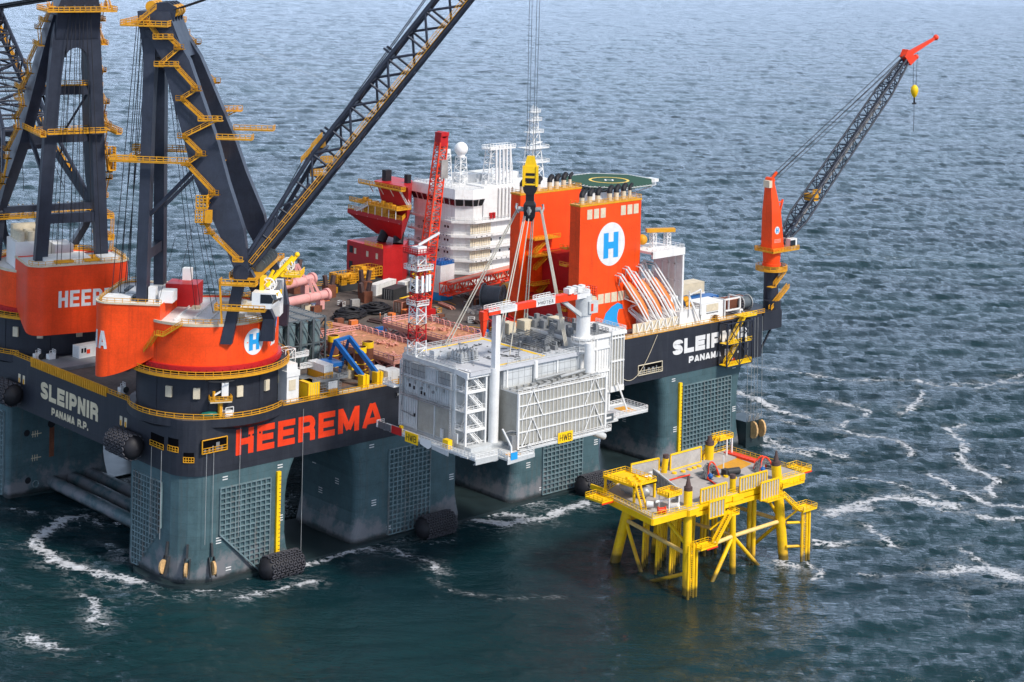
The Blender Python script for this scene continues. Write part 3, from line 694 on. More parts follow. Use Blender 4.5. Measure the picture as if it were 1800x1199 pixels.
mb.cut(); mb.box(70, 3.2, 37.51, 100, 5.4, 37.535); mb.build('deck_marking', 'ochre', vessel)
# bow: pedestal support and lower step
mb = MB(); mb.box(207.8, .4, 31.8, 216.5, 14, 37.46); mb.prism([(215.2+2.6*math.cos(R(a)), 3.4+2.9*math.sin(R(a))) for a in range(0, 360, 20)], 31.8, 40); mb.beam((213.5, 2, 31.8), (208, 2, 24.8), .5, .5); mb.beam((213.5, 8, 31.8), (208, 8, 24.8), .5, .5); mb.build('bow_sponson', 'navy_hull', vessel)
# boarding tower hung on the side near the bow
mb = MB(); mb.m = 0
X0, X1, Y0, Y1 = 186.8, 198.2, -3.6, -.4
for x in (X0, (X0+X1)/2, X1):
    for y in (Y0, Y1): mb.beam((x, y, 24.4), (x, y, 37.4), .32)
for z in (24.4, 31, 37.3):
    for y in (Y0, Y1): mb.beam((X0, y, z), (X1, y, z), .28)
    for x in (X0, X1): mb.beam((x, Y0, z), (x, Y1, z), .28)
for a, b in ((24.4, 31), (31, 37.3)):
    for x0, x1 in ((X0, (X0+X1)/2), ((X0+X1)/2, X1)): mb.beam((x0, Y0, a), (x1, Y0, b), .2); mb.beam((x1, Y0, a), (x0, Y0, b), .2)
bt = mb.build('boarding_tower', 'crane_navy', vessel)
mb = MB(); mb.box(X0, Y0, 24.5, X1, Y1, 24.7); mb.rail([(X0, Y0, 24.7), (X1, Y0, 24.7), (X1, Y1, 24.7)], 1.2, 1.4, .13, 3)
mb.stair((188.5, -1.4, 24.7), (194.5, -1.4, 31), 1.3); mb.stair((189, -2.6, 31), (195.5, -2.6, 38.6), 1.3); mb.box(X0, Y0, 31, X1-5, Y1, 31.15); mb.rail([(X0, Y0, 31.1), (X1-5, Y0, 31.1)], 1.2, 1.4, .13); mb.rail([(195, Y0, 31.1), (X1, Y0, 31.1)], 1.2, 1.4, .13)
mb.box(194, Y0, 38.4, 200, .4, 38.6); mb.rail([(194, Y0, 38.6), (200, Y0, 38.6)], 1.2, 1.4, .13); mb.build('stairway', 'yellow', bt)
# fender ropes, hanging wires
mb = MB()
for x in (198.8, 200.6, 202, 203.4, 205.5): mb.cut().tube((x, -1.2, 37), (x-.6, -2.2, 6), .07, n=4)
for x, z0 in ((5.5, 29.7), (7.5, 29.7), (15, 37)): mb.cut().tube((x, -.55, z0), (x, -.55, 8), .07, n=4)
for y in (9.5, 14): mb.cut().tube((-.7, y, 29.3), (-.7, y, 8), .07, n=4)
mb.cut(); mb.tube((33.5, -.6, 36), (33.5, -.8, -1), .06, n=4); mb.build('hanging_rope', 'galv', vessel)
mb = MB(); P = [(138+22*t, -.3, 37.2-13*math.sin(math.pi*t)*.9+(0 if t > .5 else 0)) for t in [k/16 for k in range(17)]]; mb.path(P, .09, 5); mb.build('mooring_line', 'cream', vessel)
# anchor fairlead frame at the bow corner
mb = MB(); mb.m = 0; mb.box(197.5, -2.6, -2, 205.5, 6, 6); mb.m = 1
for x in (200, 203.6):
    A = [(x-.35, -3.4+1.7*math.sin(q), 3.4+2.6*math.cos(q)) for q in [2*math.pi*i/14 for i in range(14)]]; mb.extr(A, (.7, 0, 0))
mb.m = 2
for k in range(10): a = random.uniform(198, 205.5); mb.beam((a, -2.6, 6), (a+random.uniform(-1, 1), -3.5, 8.2), .25)
mb.build('anchor_fairlead', ['inner_hull', 'propeller_rust', 'galv'], vessel)
# ================================================================ CRANE VESSEL: bridge block, funnels, helideck (parts of the vessel)
acc = MB(); 
def oct_(x0, y0, x1, y1, c): return [(x0+c, y0), (x1, y0), (x1, y1), (x0, y1), (x0, y0+c)]
ZF = [37.5, 41.4, 45.4, 49.3, 53.3, 57.9]
acc.prism(oct_(157.5, 84.5, 196, 109, 4.5), 37.5, 58)
for k in range(1, 6):      # deck ledges
    z = ZF[k]; acc.prism(oct_(155.6, 82.6, 196.5, 110.5, 5.5), z-.35, z+.35)
ab = acc.build('bridge_block', 'white', vessel)
mb = MB()
for k in range(1, 5):
    z = ZF[k]+.35; mb.rail([(196, 82.7, z), (161.2, 82.7, z), (155.7, 88.2, z), (155.7, 110, z)], 1.1, 1.6, .1, 2, kick=False)
z = 58.3; mb.rail([(180, 82.7, z), (161, 82.7, z), (155.7, 88.2, z), (155.7, 110, z)], 1.1, 1.6, .1, 2, kick=False); mb.build('balcony_railing', 'white_clean', ab)
mb = MB()
rr = random.Random(4)
for k in range(5):
    z = (ZF[k]+ZF[k+1])/2
    for x in (166, 169.5, 173.4, 177.5): 
        if rr.random() < .75: mb.cut().box(x, 84.44, z-.35, x+.55, 84.49, z+.55)
    for y in (91.5, 93, 96, 98.2, 101, 104): mb.cut().box(157.44, y, z-.3, 157.49, y+.8, z+.5)
mb.build('cabin_window', 'glass', ab)
mb = MB()
for k in range(1, 5):
    for i in range(9 if k < 4 else 4): x = 161.6+i*(.7 if k % 2 else 2.2); mb.cut().box(x, 82.52, ZF[k]-.2, x+.4, 82.59, ZF[k]+.12)
    for i in range(6): y = 90+i*1.6; mb.cut().box(155.5, y, ZF[k]-.2, 155.58, y+.5, ZF[k]+.1)
mb.build('scupper', 'black', ab)
mb = MB()   # dirty louvres on the front
for k in range(1, 5): 
    for i in range(9): x = 160.6+i*1.0; (mb.cut() if i == 0 else mb).box(x, 84.3, ZF[k]+.6, x+.75, 84.48, ZF[k+1]-.9)
for i in range(6): x = 172+i*3; mb.cut().box(x, 84.3, 38.3, x+2.4, 84.47, 40.4)
mb.build('louvre', 'cream', ab)
mb = MB()   # life rafts on the left balconies
for k in range(2, 5):
    for y in (99, 103): mb.cut().tube((156.2, y, ZF[k]+.9), (156.2, y+2.8, ZF[k]+.9), .45, n=8)
mb.build('raft_canister', 'grey_mid', ab)
# wheelhouse
def ring(e, z): return [(156.8-e+4.2, 83.6-e, z), (164.8, 83.6-e, z), (164.8, 109, z), (156.8-e, 109, z), (156.8-e, 83.6-e+4.2, z)]
mb = MB(); mb.loft([ring(0, 58.2), ring(0, 62.3), ring(.2, 63.1), ring(1.5, 65.6), ring(.9, 68.6)], smooth=False); wh = mb.build('wheelhouse', 'white', ab)
mb = MB(); lo, hi = ring(.26, 63.2), ring(1.42, 65.4)
def wins(i, j, n):
    a, b = Vector(lo[i]), Vector(lo[j]); c, d = Vector(hi[i]), Vector(hi[j]); nrm = (b-a).cross(c-a).normalized()*-.05
    for k in range(n):
        t0, t1 = (k+.09)/n, (k+.91)/n; P = [a.lerp(b, t0), a.lerp(b, t1), c.lerp(d, t1), c.lerp(d, t0)]
        o = Vector((-.07, -.07, 0)); mb.cut().quad(*[p+o for p in P])
wins(3, 4, 8); wins(4, 0, 2); wins(0, 1, 2); mb.build('bridge_window', 'glass', wh)
mb = MB(); mb.prism([(161, 84.2), (165, 84.2), (196, 84.2), (196, 109), (157, 109), (157, 88.2)], 68.55, 68.75); mb.rail([(180, 83.6, 68.7), (161, 83, 68.7), (156.2, 87.6, 68.7), (156.2, 108, 68.7)], 1.1, 1.6, .1, 2, kick=False)
mb.box(166, 95, 68.7, 172, 101, 71.5); mb.box(176, 94, 68.7, 190, 104, 71)
for k in range(10): a = rr.uniform(166, 194); b = rr.uniform(86, 106); mb.box(a, b, 68.7, a+rr.uniform(.6, 2), b+rr.uniform(.6, 2), 68.7+rr.uniform(.8, 2.2))
mb.build('monkey_island', 'white', ab)
mb = MB(); mb.box(164.8, 83.0, 58.2, 196, 92, 69.2); sb = mb.build('funnel_casing', 'white', ab)
mb = MB()
for x, z in ((178.3, 63.5), (182, 61), (178, 59.8)): mb.cut().box(x, 82.94, z, x+.6, 82.99, z+.9)
mb.build('cabin_window', 'glass', sb)
mb = MB(); mb.box(167.3, 82.3, 58.7, 168.2, 83, 60.6); mb.box(168.7, 82.3, 58.7, 169.5, 83, 60.6); mb.build('fire_locker', 'red', sb)
# mast with radome, small radar mast, exhaust lattice, signal mast
def mast(x, y, z0, z1, w, w2, bays, name, rc=.16, rd=.09):
    mb = MB(); lattice(mb, (x, y, z0), (x, y, z1), w, w, (0, 1, 0), w2, w2, bays, rc, rd); return mb, name
mb, _ = mast(165, 95, 68.7, 77.6, 3.4, 2.4, 5, ''); mb.tube((165, 95, 77.4), (165, 95, 78.4), 1.3, n=14); mo = mb.build('radome_mast', 'white_clean', ab); MB().sphere((165, 95, 80.2), 2.25, 24, 14).build('radome', 'white_clean', mo)
mb, _ = mast(160.3, 96.5, 68.7, 80, 2.6, 1.4, 6, ''); mb.box(159.6, 95.8, 79, 161.2, 97.4, 80.2); mb.beam((159.4, 96.5, 78), (162, 96.5, 78), .3); mb.build('radar_mast', 'white_clean', ab)
mb = MB()
lattice(mb, (170.2, 86.5, 69), (170.8, 86.5, 80.8), 4.2, 3, (0, 1, 0), 2.6, 2.6, 5, .16, .09); lattice(mb, (177.4, 86.5, 69), (176.8, 86.5, 80.8), 4, 3, (0, 1, 0), 2.6, 2.6, 5, .16, .09)
mb.box(168.3, 84.4, 80.6, 179.6, 88.4, 80.8); mb.rail([(168.3, 84.4, 80.8), (179.6, 84.4, 80.8), (179.6, 88.4, 80.8), (168.3, 88.4, 80.8)], 1.2, 1.3, .12, 2, closed=True)
for i in range(5): x = 171.2+i*1.55; mb.tube((x, 82.6, 58.8), (x, 82.6, 68), .32, n=8); mb.tube((x, 82.6, 68), (x, 84.2, 69.5), .32, n=8); mb.tube((x, 84.2, 69.2), (x, 84.6, 82), .32, n=8)
mb.build('exhaust_stack', 'white_clean', ab)
mb = MB(); X, Y = 194.5, 92.
lattice(mb, (X, Y, 68.7), (X, Y, 84), 5.4, 5.4, (0, 1, 0), 2.6, 2.6, 5, .2, .11); lattice(mb, (X, Y, 84), (X, Y, 91), 2.4, 2.4, (0, 1, 0), 1.8, 1.8, 4, .14, .08)
for z, w in ((74, 4.6), (78.8, 4.4), (84, 2.8), (88, 2.2), (90.8, 1.8)):
    mb.box(X-w, Y-w*.7, z, X+w, Y+w*.7, z+.18); mb.rail([(X-w, Y-w*.7, z), (X+w, Y-w*.7, z), (X+w, Y+w*.7, z)], 1.1, 1.5, .11, 2)
for k in range(7): mb.beam((X-1.5+k*.5, Y, 90.8), (X-1.5+k*.5, Y, 92.4+(k % 3)*.5), .12)
mb.beam((X-3.4, Y-2.6, 80.4), (X+1.6, Y-2.6, 81), .3); mb.build('signal_mast', 'white_clean', ab)
# funnels: two slabs with sloping soot-blackened exhausts
def funnel(y0, emblem):
    mb = MB(); Z = 75.2; mb.box(136.6, y0, 37.5, 161.5, y0+4.2, Z); f = mb.build('funnel', 'orange', vessel)
    mb = MB(); mb.box(136.4, y0-.15, Z, 161.7, y0+4.35, Z+.5); mb.rail([(136.6, y0+4.2, Z+.5), (136.6, y0, Z+.5), (161.5, y0, Z+.5), (161.5, y0+4.2, Z+.5)], 1.1, 2.2, .1, 2, kick=False); mb.build('funnel_coping', 'ochre', f)
    for i, x in enumerate((139, 142.2, 145.4, 150.2, 153, 156, 158.6)):
        r = .78 if i < 6 else .5; h = (1.9, 2.0, 2.0, 2.2, 2.2, 2.4, 2.4)[i]; hh = Z+.5
        mb = MB(); mb.tube((x, y0+2, hh), (x, y0+2, hh+h), r*.95, n=12); p = mb.build('exhaust_pipe', 'cream', f)
        P = [(x, y0+2, hh+h-.05), (x+.05, y0+2.05, hh+h+.6), (x+.6, y0+2.3, hh+h+1.1), (x+1.6, y0+2.7, hh+h+1.5)]
        mb = MB(); mb.path(P, r*1.05, 12); mb.build('soot_black_outlet', 'black', p)
    mb = MB()
    if emblem:
        for x in (140.3, 143, 145.7, 154, 156.7, 159.3):
            mb.cut(); mb.box(x-1.0, y0-.12, 71.4, x+1.0, y0, 74.2)
        for i in range(8): x = 139+i*2.72; mb.cut().box(x, y0-.1, 46.4, x+2.3, y0, 49.2)
    else:
        for i in range(4): x = 139+i*4; mb.cut().box(x, y0-.1, 41, x+2.3, y0, 43.6)
    mb.build('vent_louvre', 'cream', f)
    return f
f1 = funnel(9., True); f2 = funnel(34.5, False)
def disc(c, rx, rz, y, t=.06, n=48): return MB().extr([(c[0]+rx*math.cos(2*math.pi*k/n), y, c[1]+rz*math.sin(2*math.pi*k/n)) for k in range(n)], (0, -t, 0))
e = disc((149.2, 63.4), 5.7, 6.3, 8.98).build('emblem_disc', 'letter_white', f1)
mb = MB(); lettering(mb, 'H', lambda u, v: (149.2+u, 8.88, 59.4+v), -3, 3, 7.4, b=.165); mb.build('emblem_letter', 'light_blue', e)
# blue wave mark low on the funnel
P = [(146.8, 38.5), (146.6, 40.8), (147.8, 43.4), (150.2, 45.1), (152.6, 45.9), (154.6, 45.1), (154.9, 43.9), (153.2, 44.0), (152.7, 42.9), (152.5, 41.2), (153.1, 39.6), (154.3, 37.9)]
P2 = []
for i in range(len(P)):
    a, b = P[i], P[(i+1) % len(P)]; P2.append(a)
mb = MB(); mb.mesh([(x, 8.94, z) for x, z in P2], [(0, 1, 11), (1, 10, 11), (1, 2, 10), (2, 9, 10), (2, 3, 9), (3, 8, 9), (3, 4, 8), (4, 7, 8), (4, 5, 7), (5, 6, 7)]); mb.build('wave_mark', 'light_blue', f1)
mb = MB()
for z in (44, 48.5, 57, 62):      # side galleries between the funnels
    mb.cut(); mb.box(137.5, 15, z, 147, 18, z+.2); mb.rail([(147, 14.9, z+.2), (137.4, 14.9, z+.2), (137.4, 18, z+.2)], 1.1, 1.6, .12, 2)
    mb.cut(); mb.box(139.5, 31, z, 150, 34.5, z+.2); mb.rail([(150, 31, z+.2), (139.5, 31, z+.2), (139.5, 34.4, z+.2)], 1.1, 1.6, .12, 2)
    mb.stair((141, 32.5, z-4), (147, 32.5, z), 1.0)
mb.build('funnel_gallery', 'ochre', vessel)
mb = MB(); mb.box(139.5, 13.3, 37.5, 161, 34.4, 46); mb.box(146, 28, 46, 161, 34.4, 58); mb.build('machinery_house', 'red', vessel)
# helideck
HX, HY, HZ = 214., 75., 68.4
mb = MB(); O = [(HX+15.6*math.cos(R(a+22.5)), HY+15.6*math.sin(R(a+22.5))) for a in range(0, 360, 45)]; mb.prism(O, HZ-.7, HZ); hd = mb.build('helideck', 'green_deck', vessel)
mb = MB()
for k in range(48):
    t0, t1 = 2*math.pi*k/48, 2*math.pi*(k+1)/48
    mb.quad(*[(HX+r*math.cos(t), HY+r*math.sin(t), HZ+.02) for r, t in ((6.0, t0), (6.9, t0), (6.9, t1), (6.0, t1))])
mb.build('landing_circle', 'yellow', hd)
mb = MB(); lettering(mb, 'H', lambda u, v: (HX+u*.74-(v-1.8)*-.67, HY-u*.67+(v-1.8)*.74, HZ+.03), -1.5, 1.5, 3.6, b=.1)
for k in range(8):
    a, b = Vector((*O[k], HZ)), Vector((*O[(k+1) % 8], HZ)); c = Vector((HX, HY, HZ)); a2 = a+(a-c).normalized()*1.4-Vector((0, 0, .1)); b2 = b+(b-c).normalized()*1.4-Vector((0, 0, .1))
    mb.beam(a2, b2, .15); 
    for j in range(9): mb.beam(a.lerp(b, j/8), a2.lerp(b2, j/8), .1)
for k in range(8): a = Vector((*O[k], HZ-.7)); mb.beam(a, Vector((HX-6, HY+2, HZ-9)), .35)
mb.box(HX+14, HY-6, HZ-1.2, HX+18, HY-2, HZ-.2); mb.build('deck_edge_netting', 'white_clean', hd)
mb = MB(); mb.box(197, 68, 60, 209, 92, 66); lattice(mb, (205, 78, 44), (205, 78, 66), 10, 14, (0, 1, 0), bays=3, rc=.4, rd=.25); mb.build('helideck_support', 'white', vessel)
# red wing at the far left of the bridge with yellow platforms
mb = MB(); mb.prism([(138, 100.8), (144.4, 98.8), (150, 104), (157, 111), (157, 120), (138, 120)], 37.5, 49.2); wg = mb.build('red_wing_house', 'red', vessel)
mb = MB(); 
for y in (103.5, 108.5, 115): mb.cut().box(137.9, y, 45.4, 137.98, y+1.1, 47.2)
for y in (103.5, 115): mb.cut().box(137.9, y, 39.2, 137.98, y+1.1, 41.2)
mb.build('louvre', 'cream', wg)
mb = MB()
for z in (40.4, 45.4): mb.cut().box(137.9, 116.8, z, 137.97, 118.6, z+2.3)
mb.build('doorway', 'black', wg)
mb = MB(); mb.loft([[(147, 103, 51), (152, 108, 51), (152, 116, 51), (147, 116, 51)], [(142.4, 97, 57), (156.6, 110.4, 57), (156.6, 125, 57), (142.4, 126, 57)], [(142.4, 97, 58.4), (156.6, 110.4, 58.4), (156.6, 125, 58.4), (142.4, 126, 58.4)]], smooth=False)
mb.loft([[(148, 101.5, 58), (157, 110.5, 58), (157, 118, 58), (148, 113, 58)], [(147, 99.8, 66), (157, 110, 66), (157, 121, 66), (146.6, 115, 66)], [(145.6, 98.2, 68.6), (157, 110, 68.6), (157, 122, 68.6), (145.4, 116, 68.6)]], smooth=False)
up = mb.build('red_upper_wing', 'red', vessel)
mb = MB(); mb.box(141.6, 99, 61.2, 147.6, 124, 61.5); mb.rail([(147.6, 99, 61.4), (141.6, 99, 61.4), (141.6, 124, 61.4)], 1.3, 1.5, .15, 3); mb.cut(); mb.rail([(150, 104, 58.4), (142.5, 97.1, 58.4), (142.5, 125.6, 58.4)], 1.3, 1.5, .15, 3); mb.box(143, 106, 58.4, 147.4, 118, 61.2)
mb.cut(); mb.box(143.6, 99.4, 67.2, 145.4, 122, 67.45); mb.rail([(145.4, 99.4, 67.4), (143.6, 99.4, 67.4), (143.6, 122, 67.4)], 1.3, 1.5, .15, 3); mb.cut(); mb.rail([(137.6, 100.9, 49.2), (137.6, 110, 49.2)], 1.3, 1.4, .13, 3)
wp_ = mb.build('wing_platform', 'ochre', up)
mb = MB()
for q in range(7): y = 99.6+q*3.6; mb.cut().beam((141.8, y, 58.4), (141.8, y, 61.3), .18)
for q in range(4): y = 100+q*5.4; mb.cut().beam((143.8, y, 67.3), (146.6, y+1.5, 64.6), .22)
for q in range(5): y = 98.4+q*5.6; mb.cut().beam((142.4, y, 57.2), (145, y+2, 54.6), .22)
mb.cut(); mb.stair((147.4, 99.4, 61.6), (147, 104.4, 67.2), 1.0, t=.16); mb.cut(); mb.stair((142, 120, 58.5), (142, 114, 61.3), 1.0, t=.16); mb.build('platform_strut', 'white', wp_)
mb = MB()
for q in range(9): y = 100+q*2.4; mb.cut().box(142.6, y, 61.5, 143.6+.5*(q % 3), y+1.3, 62.2+.35*(q % 4))
mb.build('platform_equipment', 'ochre', wp_)
mb = MB(); mb.tube((147, 104.5, 49.2), (148.5, 106, 53), 1.7, n=16); mb.cut(); mb.tube((145, 111, 49.2), (147.5, 111, 54), 1.6, n=16); mb.cut(); mb.box(148, 113, 68.6, 150.4, 115, 72.2); mb.cut(); mb.box(151, 105.4, 68.6, 152.6, 107, 71.4); mb.build('black_pedestal', 'black', up)
# lifeboat station by the near funnel
mb = MB(); mb.box(160.5, 3.6, 37.5, 176, 13, 40.2); mb.box(161.6, 4, 59.6, 175.3, 16, 60.3); mb.box(174.6, 4, 40, 175.3, 5, 60); mb.box(174.7, 5, 42, 175.1, 16, 60)
mb.box(161.6, 3.8, 58.4, 175.4, 4.4, 60.5)
for y in (7, 9.6, 12.2): mb.box(174.5, y, 40, 174.8, y+.4, 60)
for z in (45, 50, 55): mb.box(174.5, 5, z, 174.8, 16, z+.4)
mb.rail([(161.6, 4.1, 60.3), (175.2, 4.1, 60.3), (175.2, 16, 60.3)], 1.1, 1.6, .1, 2, kick=False)
for x in range(155, 176, 3): mb.beam((x, 2.4, 37.5), (x, 3.2, 40.4), .28); mb.beam((x, 2.4, 37.5), (x+2.6, 3.2, 40.4), .22)
mb.box(171, 5, 40.2, 174, 10, 46)
mb.beam((180.2, 1.2, 37.6), (176, 2.6, 46.4), .5); mb.beam((176, 2.2, 46.4), (181, 2.2, 47.6), .3)
for a in (176, 181): mb.beam((a, 2.2, 40), (a, 2.2, 47.6), .3)
ls_ = mb.build('lifeboat_shelter', 'white', vessel)
mb = MB(); mb.box(153.5, 3.4, 37.5, 176, 3.58, 40.4); mb.build('backing_wall', 'cream', ls_)
mb = MB(); mb.box(164, 8, 60.3, 173, 9, 60.6)
mb.m = 0
lattice(mb, (168, 10, 60.3), (168, 10, 64.6), 1.4, 1.4, (0, 1, 0), bays=3, rc=.14, rd=.09); lattice(mb, (172, 8, 60.3), (172, 8, 64.6), 1.4, 1.4, (0, 1, 0), bays=3, rc=.14, rd=.09)
mb.m = 1; mb.beam((166, 11, 65.4), (174, 7, 65.4), 1.6, 1.1); mb.sphere((165.4, 12, 62.6), 1.6, 12, 8); mb.build('gangway_boom_rest', ['white_clean', 'ochre'], vessel)
# lifeboats hung nose down in their davits
def lifeboat(x, label):
    t = thing('lifeboat', label, 'lifeboat', (x, 6, 48), 0, 'orange lifeboats in the launching davits')
    ax = Vector((.50, -.24, -.83)).normalized(); s = Vector((1, 0, 0)); s = (s-ax*s.dot(ax)).normalized(); u = s.cross(ax); c = Vector((x, 7.0, 46.2))
    rings = []
    for q, w, h in ((-6.6, .3, .4), (-6, 1.1, 1.1), (-3.2, 1.55, 1.6), (1, 1.6, 1.7), (4, 1.35, 1.4), (5.8, .7, .7), (6.8, .12, .15)):
        rings.append([tuple(c+ax*q+s*w*math.cos(2*math.pi*k/16)+u*h*math.sin(2*math.pi*k/16)) for k in range(16)])
    h = MB().loft(rings).build('hull', 'boat_orange', t)
    mb = MB(); rings = []
    for q, w in ((-4.6, .75), (-4.2, .85), (-3, .85), (-2.6, .7)): rings.append([tuple(c+ax*q+u*1.25+s*w*math.cos(2*math.pi*k/10)+u*w*math.sin(2*math.pi*k/10)) for k in range(10)])
    mb.loft(rings); mb.build('conning_cupola', 'boat_orange', t)
    mb = MB()
    for e in (-2.3, -1.2, 1.2, 2.3):
        A = [c+s*e+ax*q+u*d for q, d in ((-11.5, 1.6), (-4, 3.6), (1, 3.0), (9.4, -.3))]
        for a, b in zip(A[:-1], A[1:]): mb.beam(a, b, .42, .55)
        B = [c+s*e+ax*q+u*d for q, d in ((-10, -1.9), (0, -2.1), (8.6, -1.4))]
        for a, b in zip(B[:-1], B[1:]): mb.beam(a, b, .3, .4)
        for a, b in ((A[1], B[0]), (A[2], B[1]), (A[3], B[2]), (A[0], B[0]), (A[1], B[1]), (A[2], B[2])): mb.beam(a, b, .26)
    mb.beam(c-s*2-ax*11.5+u*1.6, c+s*2-ax*11.5+u*1.6, .3); mb.build('davit_frame', 'white', t)
    mb = MB(); p = c+s*2+ax*9.4; mb.path([p, p+Vector((.4, -.3, -1)), p+Vector((1.2, -.4, -1.2)), p+Vector((1.4, -.3, -.2)), p+Vector((1.2, -.1, 1.6))], .13, 6); mb.build('release_hook', 'black', t)
lifeboat(158.6, 'orange lifeboat tilted nose down touching the edge of the near funnel')
lifeboat(164.2, 'orange lifeboat tilted nose down between the two others in the davits')
lifeboat(169.8, 'orange lifeboat tilted nose down nearest the ribbed white shelter wall')
# ================================================================ HEAVY LIFT CRANES (local frame: +x heading, +y left, z up from the sea-chart zero)
def crane_side(x, y, l, c=(17., 17.), h=(.69, -.724)):
    """photo pixel -> (s, z) on the near crane's upright plane at offset l"""
    n = np.array([h[1], -h[0], 0.]); lat = np.array([-h[1], h[0], 0.]); c0 = np.array([c[0], c[1], 0.])+lat*l
    d = ray(x, y); t = ((c0-CPOS) @ n)/(d @ n); q = CPOS+t*d; return ((q-c0) @ np.array([h[0], h[1], 0]), q[2])
def crane(c, h, label, pitch, tip, emblem, letters, far):
    rz = math.atan2(h[1], h[0]); T = thing('heavy_lift_crane', label, 'crane', (c[0], c[1], 0), rz, 'heavy lift cranes at the stern corners')
    B = lambda mb, n, m, p=T: mb.build(n, m, p, world=False)
    # slewing house
    mb = MB(); mb.lathe((0, 0, 0), [(17.9, 48.3), (17.9, 49.6)], 72); mb.lathe((0, 0, 0), [(17.9, 49.6), (17.1, 49.6)], 72)
    for k in range(60): t = 2*math.pi*k/60; mb.box(17.92*math.cos(t)-.12, 17.92*math.sin(t)-.12, 48.7, 17.92*math.cos(t)+.12, 17.92*math.sin(t)+.12, 49.0)
    B(mb, 'slewing_ring', 'red')
    mb = MB(); mb.lathe((0, 0, 0), [(17.1, 49.6), (17.1, 59.5), (16.9, 59.5), (16.9, 59.0)], 72); hs = B(mb, 'slewing_house', 'orange')
    mb = MB(); mb.lathe((0, 0, 0), [(17.2, 59.1), (17.25, 59.75), (16.9, 59.75)], 72); B(mb, 'roof_edge', 'cream', hs)
    mb = MB(); mb.lathe((0, 0, 0), [(17.0, 59.2), (.01, 59.4)], 60)
    for k in range(4): mb.box(-6+k*4.2, -12, 59.3, -5.7+k*4.2, 12, 59.75)
    B(mb, 'house_roof', 'white', hs)
    # counterweight tail, curved underside, rounded corners
    W2, RC, SR = 13.6, 4., -25.6
    def plan(e=0):
        P = [(-9, -W2+e), ]
        P += [(SR+RC+(RC-e)*math.cos(R(a)), -W2+RC+(RC-e)*math.sin(R(a))) for a in range(270, 179, -15)]
        P += [(SR+RC+(RC-e)*math.cos(R(a)), W2-RC+(RC-e)*math.sin(R(a))) for a in range(180, 89, -15)]
        return P+[(-9, W2-e)]
    P = plan()
    def zb(x): 
        t = max(0., min(1., (-8.5-x)/(-8.5-SR))); return 51.8-6.9*(1-(1-t)**1.7)
    Q = []
    for a, b in zip(P[:-1], P[1:]):
        m = max(1, int(math.hypot(b[0]-a[0], b[1]-a[1])/1.6)); Q += [(a[0]+(b[0]-a[0])*k/m, a[1]+(b[1]-a[1])*k/m) for k in range(m)]
    Q.append(P[-1])
    mb = MB(); n = len(Q); v = [(x, y, zb(x)) for x, y in Q]+[(x, y, 63.2) for x, y in Q]
    mb.mesh(v, [(k+1, k, n+k, n+k+1) for k in range(n-1)], True)
    xs = [SR+k*1.5 for k in range(12)]
    for a, b in zip(xs[:-1], xs[1:]):
        wa = W2-max(0, RC-math.sqrt(max(0, RC**2-max(0, SR+RC-a)**2))); wb = W2-max(0, RC-math.sqrt(max(0, RC**2-max(0, SR+RC-b)**2)))
        mb.quad((a, -wa, zb(a)), (a, wa, zb(a)), (b, wb, zb(b)), (b, -wb, zb(b)))
    mb.quad((-9, -W2, 51.8), (-9, W2, 51.8), (-9, W2, 63.2), (-9, -W2, 63.2))
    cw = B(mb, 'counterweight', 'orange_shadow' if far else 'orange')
    mb = MB(); mb.quad(*[(x, y, 62.9) for x, y in reversed(plan(.3))]); 
    mb.m = 0; ed = [(x, y, 63.2) for x, y in plan(0)]
    mb.box(-20, -4, 62.9, -12, 8, 63.9); mb.box(-24, -11, 62.9, -17.5, -6, 64.0); B(mb, 'tail_roof', 'white', cw)
    mb = MB()
    for a, b in zip(ed[:-1], ed[1:]): mb.beam(a, b, .5, .35)
    B(mb, 'roof_edge', 'cream', cw)
    mb = MB(); mb.rail([(x*.99, y*.985, 63.1) for x, y in plan(.4)[::2]], 1.2, 2, .12); mb.cut(); mb.rail([(9+7.5*math.cos(R(a))*1.05, 15.5*math.sin(R(a)), 59.5) for a in range(60, -61, -15)], 1.2, 2, .12); 
    mb.cut(); mb.rail([(17*math.cos(R(a)), 17*math.sin(R(a)), 59.6) for a in range(-100, 101, 12)], 1.2, 2.2, .12); B(mb, 'roof_railing', 'ochre', cw)
    mb = MB()
    for y0 in (-7, 1): 
        mb.cut()
        for k in range(4): mb.box(-22+k*1.9, y0, 63.05, -20.8+k*1.9, y0+5, 63.6)
    B(mb, 'cable_slot', 'ochre' if far else 'steel_grey', cw)
    # rear lettering wraps the rounded corner
    def wrap(u, v):
        L0 = W2-RC; s = u
        if abs(s) <= L0: return (SR-.05, -s, v)
        a = (abs(s)-L0)/RC; a = min(a, math.pi/2); sg = 1 if s > 0 else -1
        return (SR+RC-(RC+.05)*math.cos(a), -sg*(L0+(RC+.05)*math.sin(a)), v)
    mb = MB(); lettering(mb, 'HEEREMA', lambda u, v: wrap(u, 52.0+v), -6.0, 15.6, 4.4, b=.165, gap=.2); B(mb, 'counterweight_lettering', 'letter_white', cw)
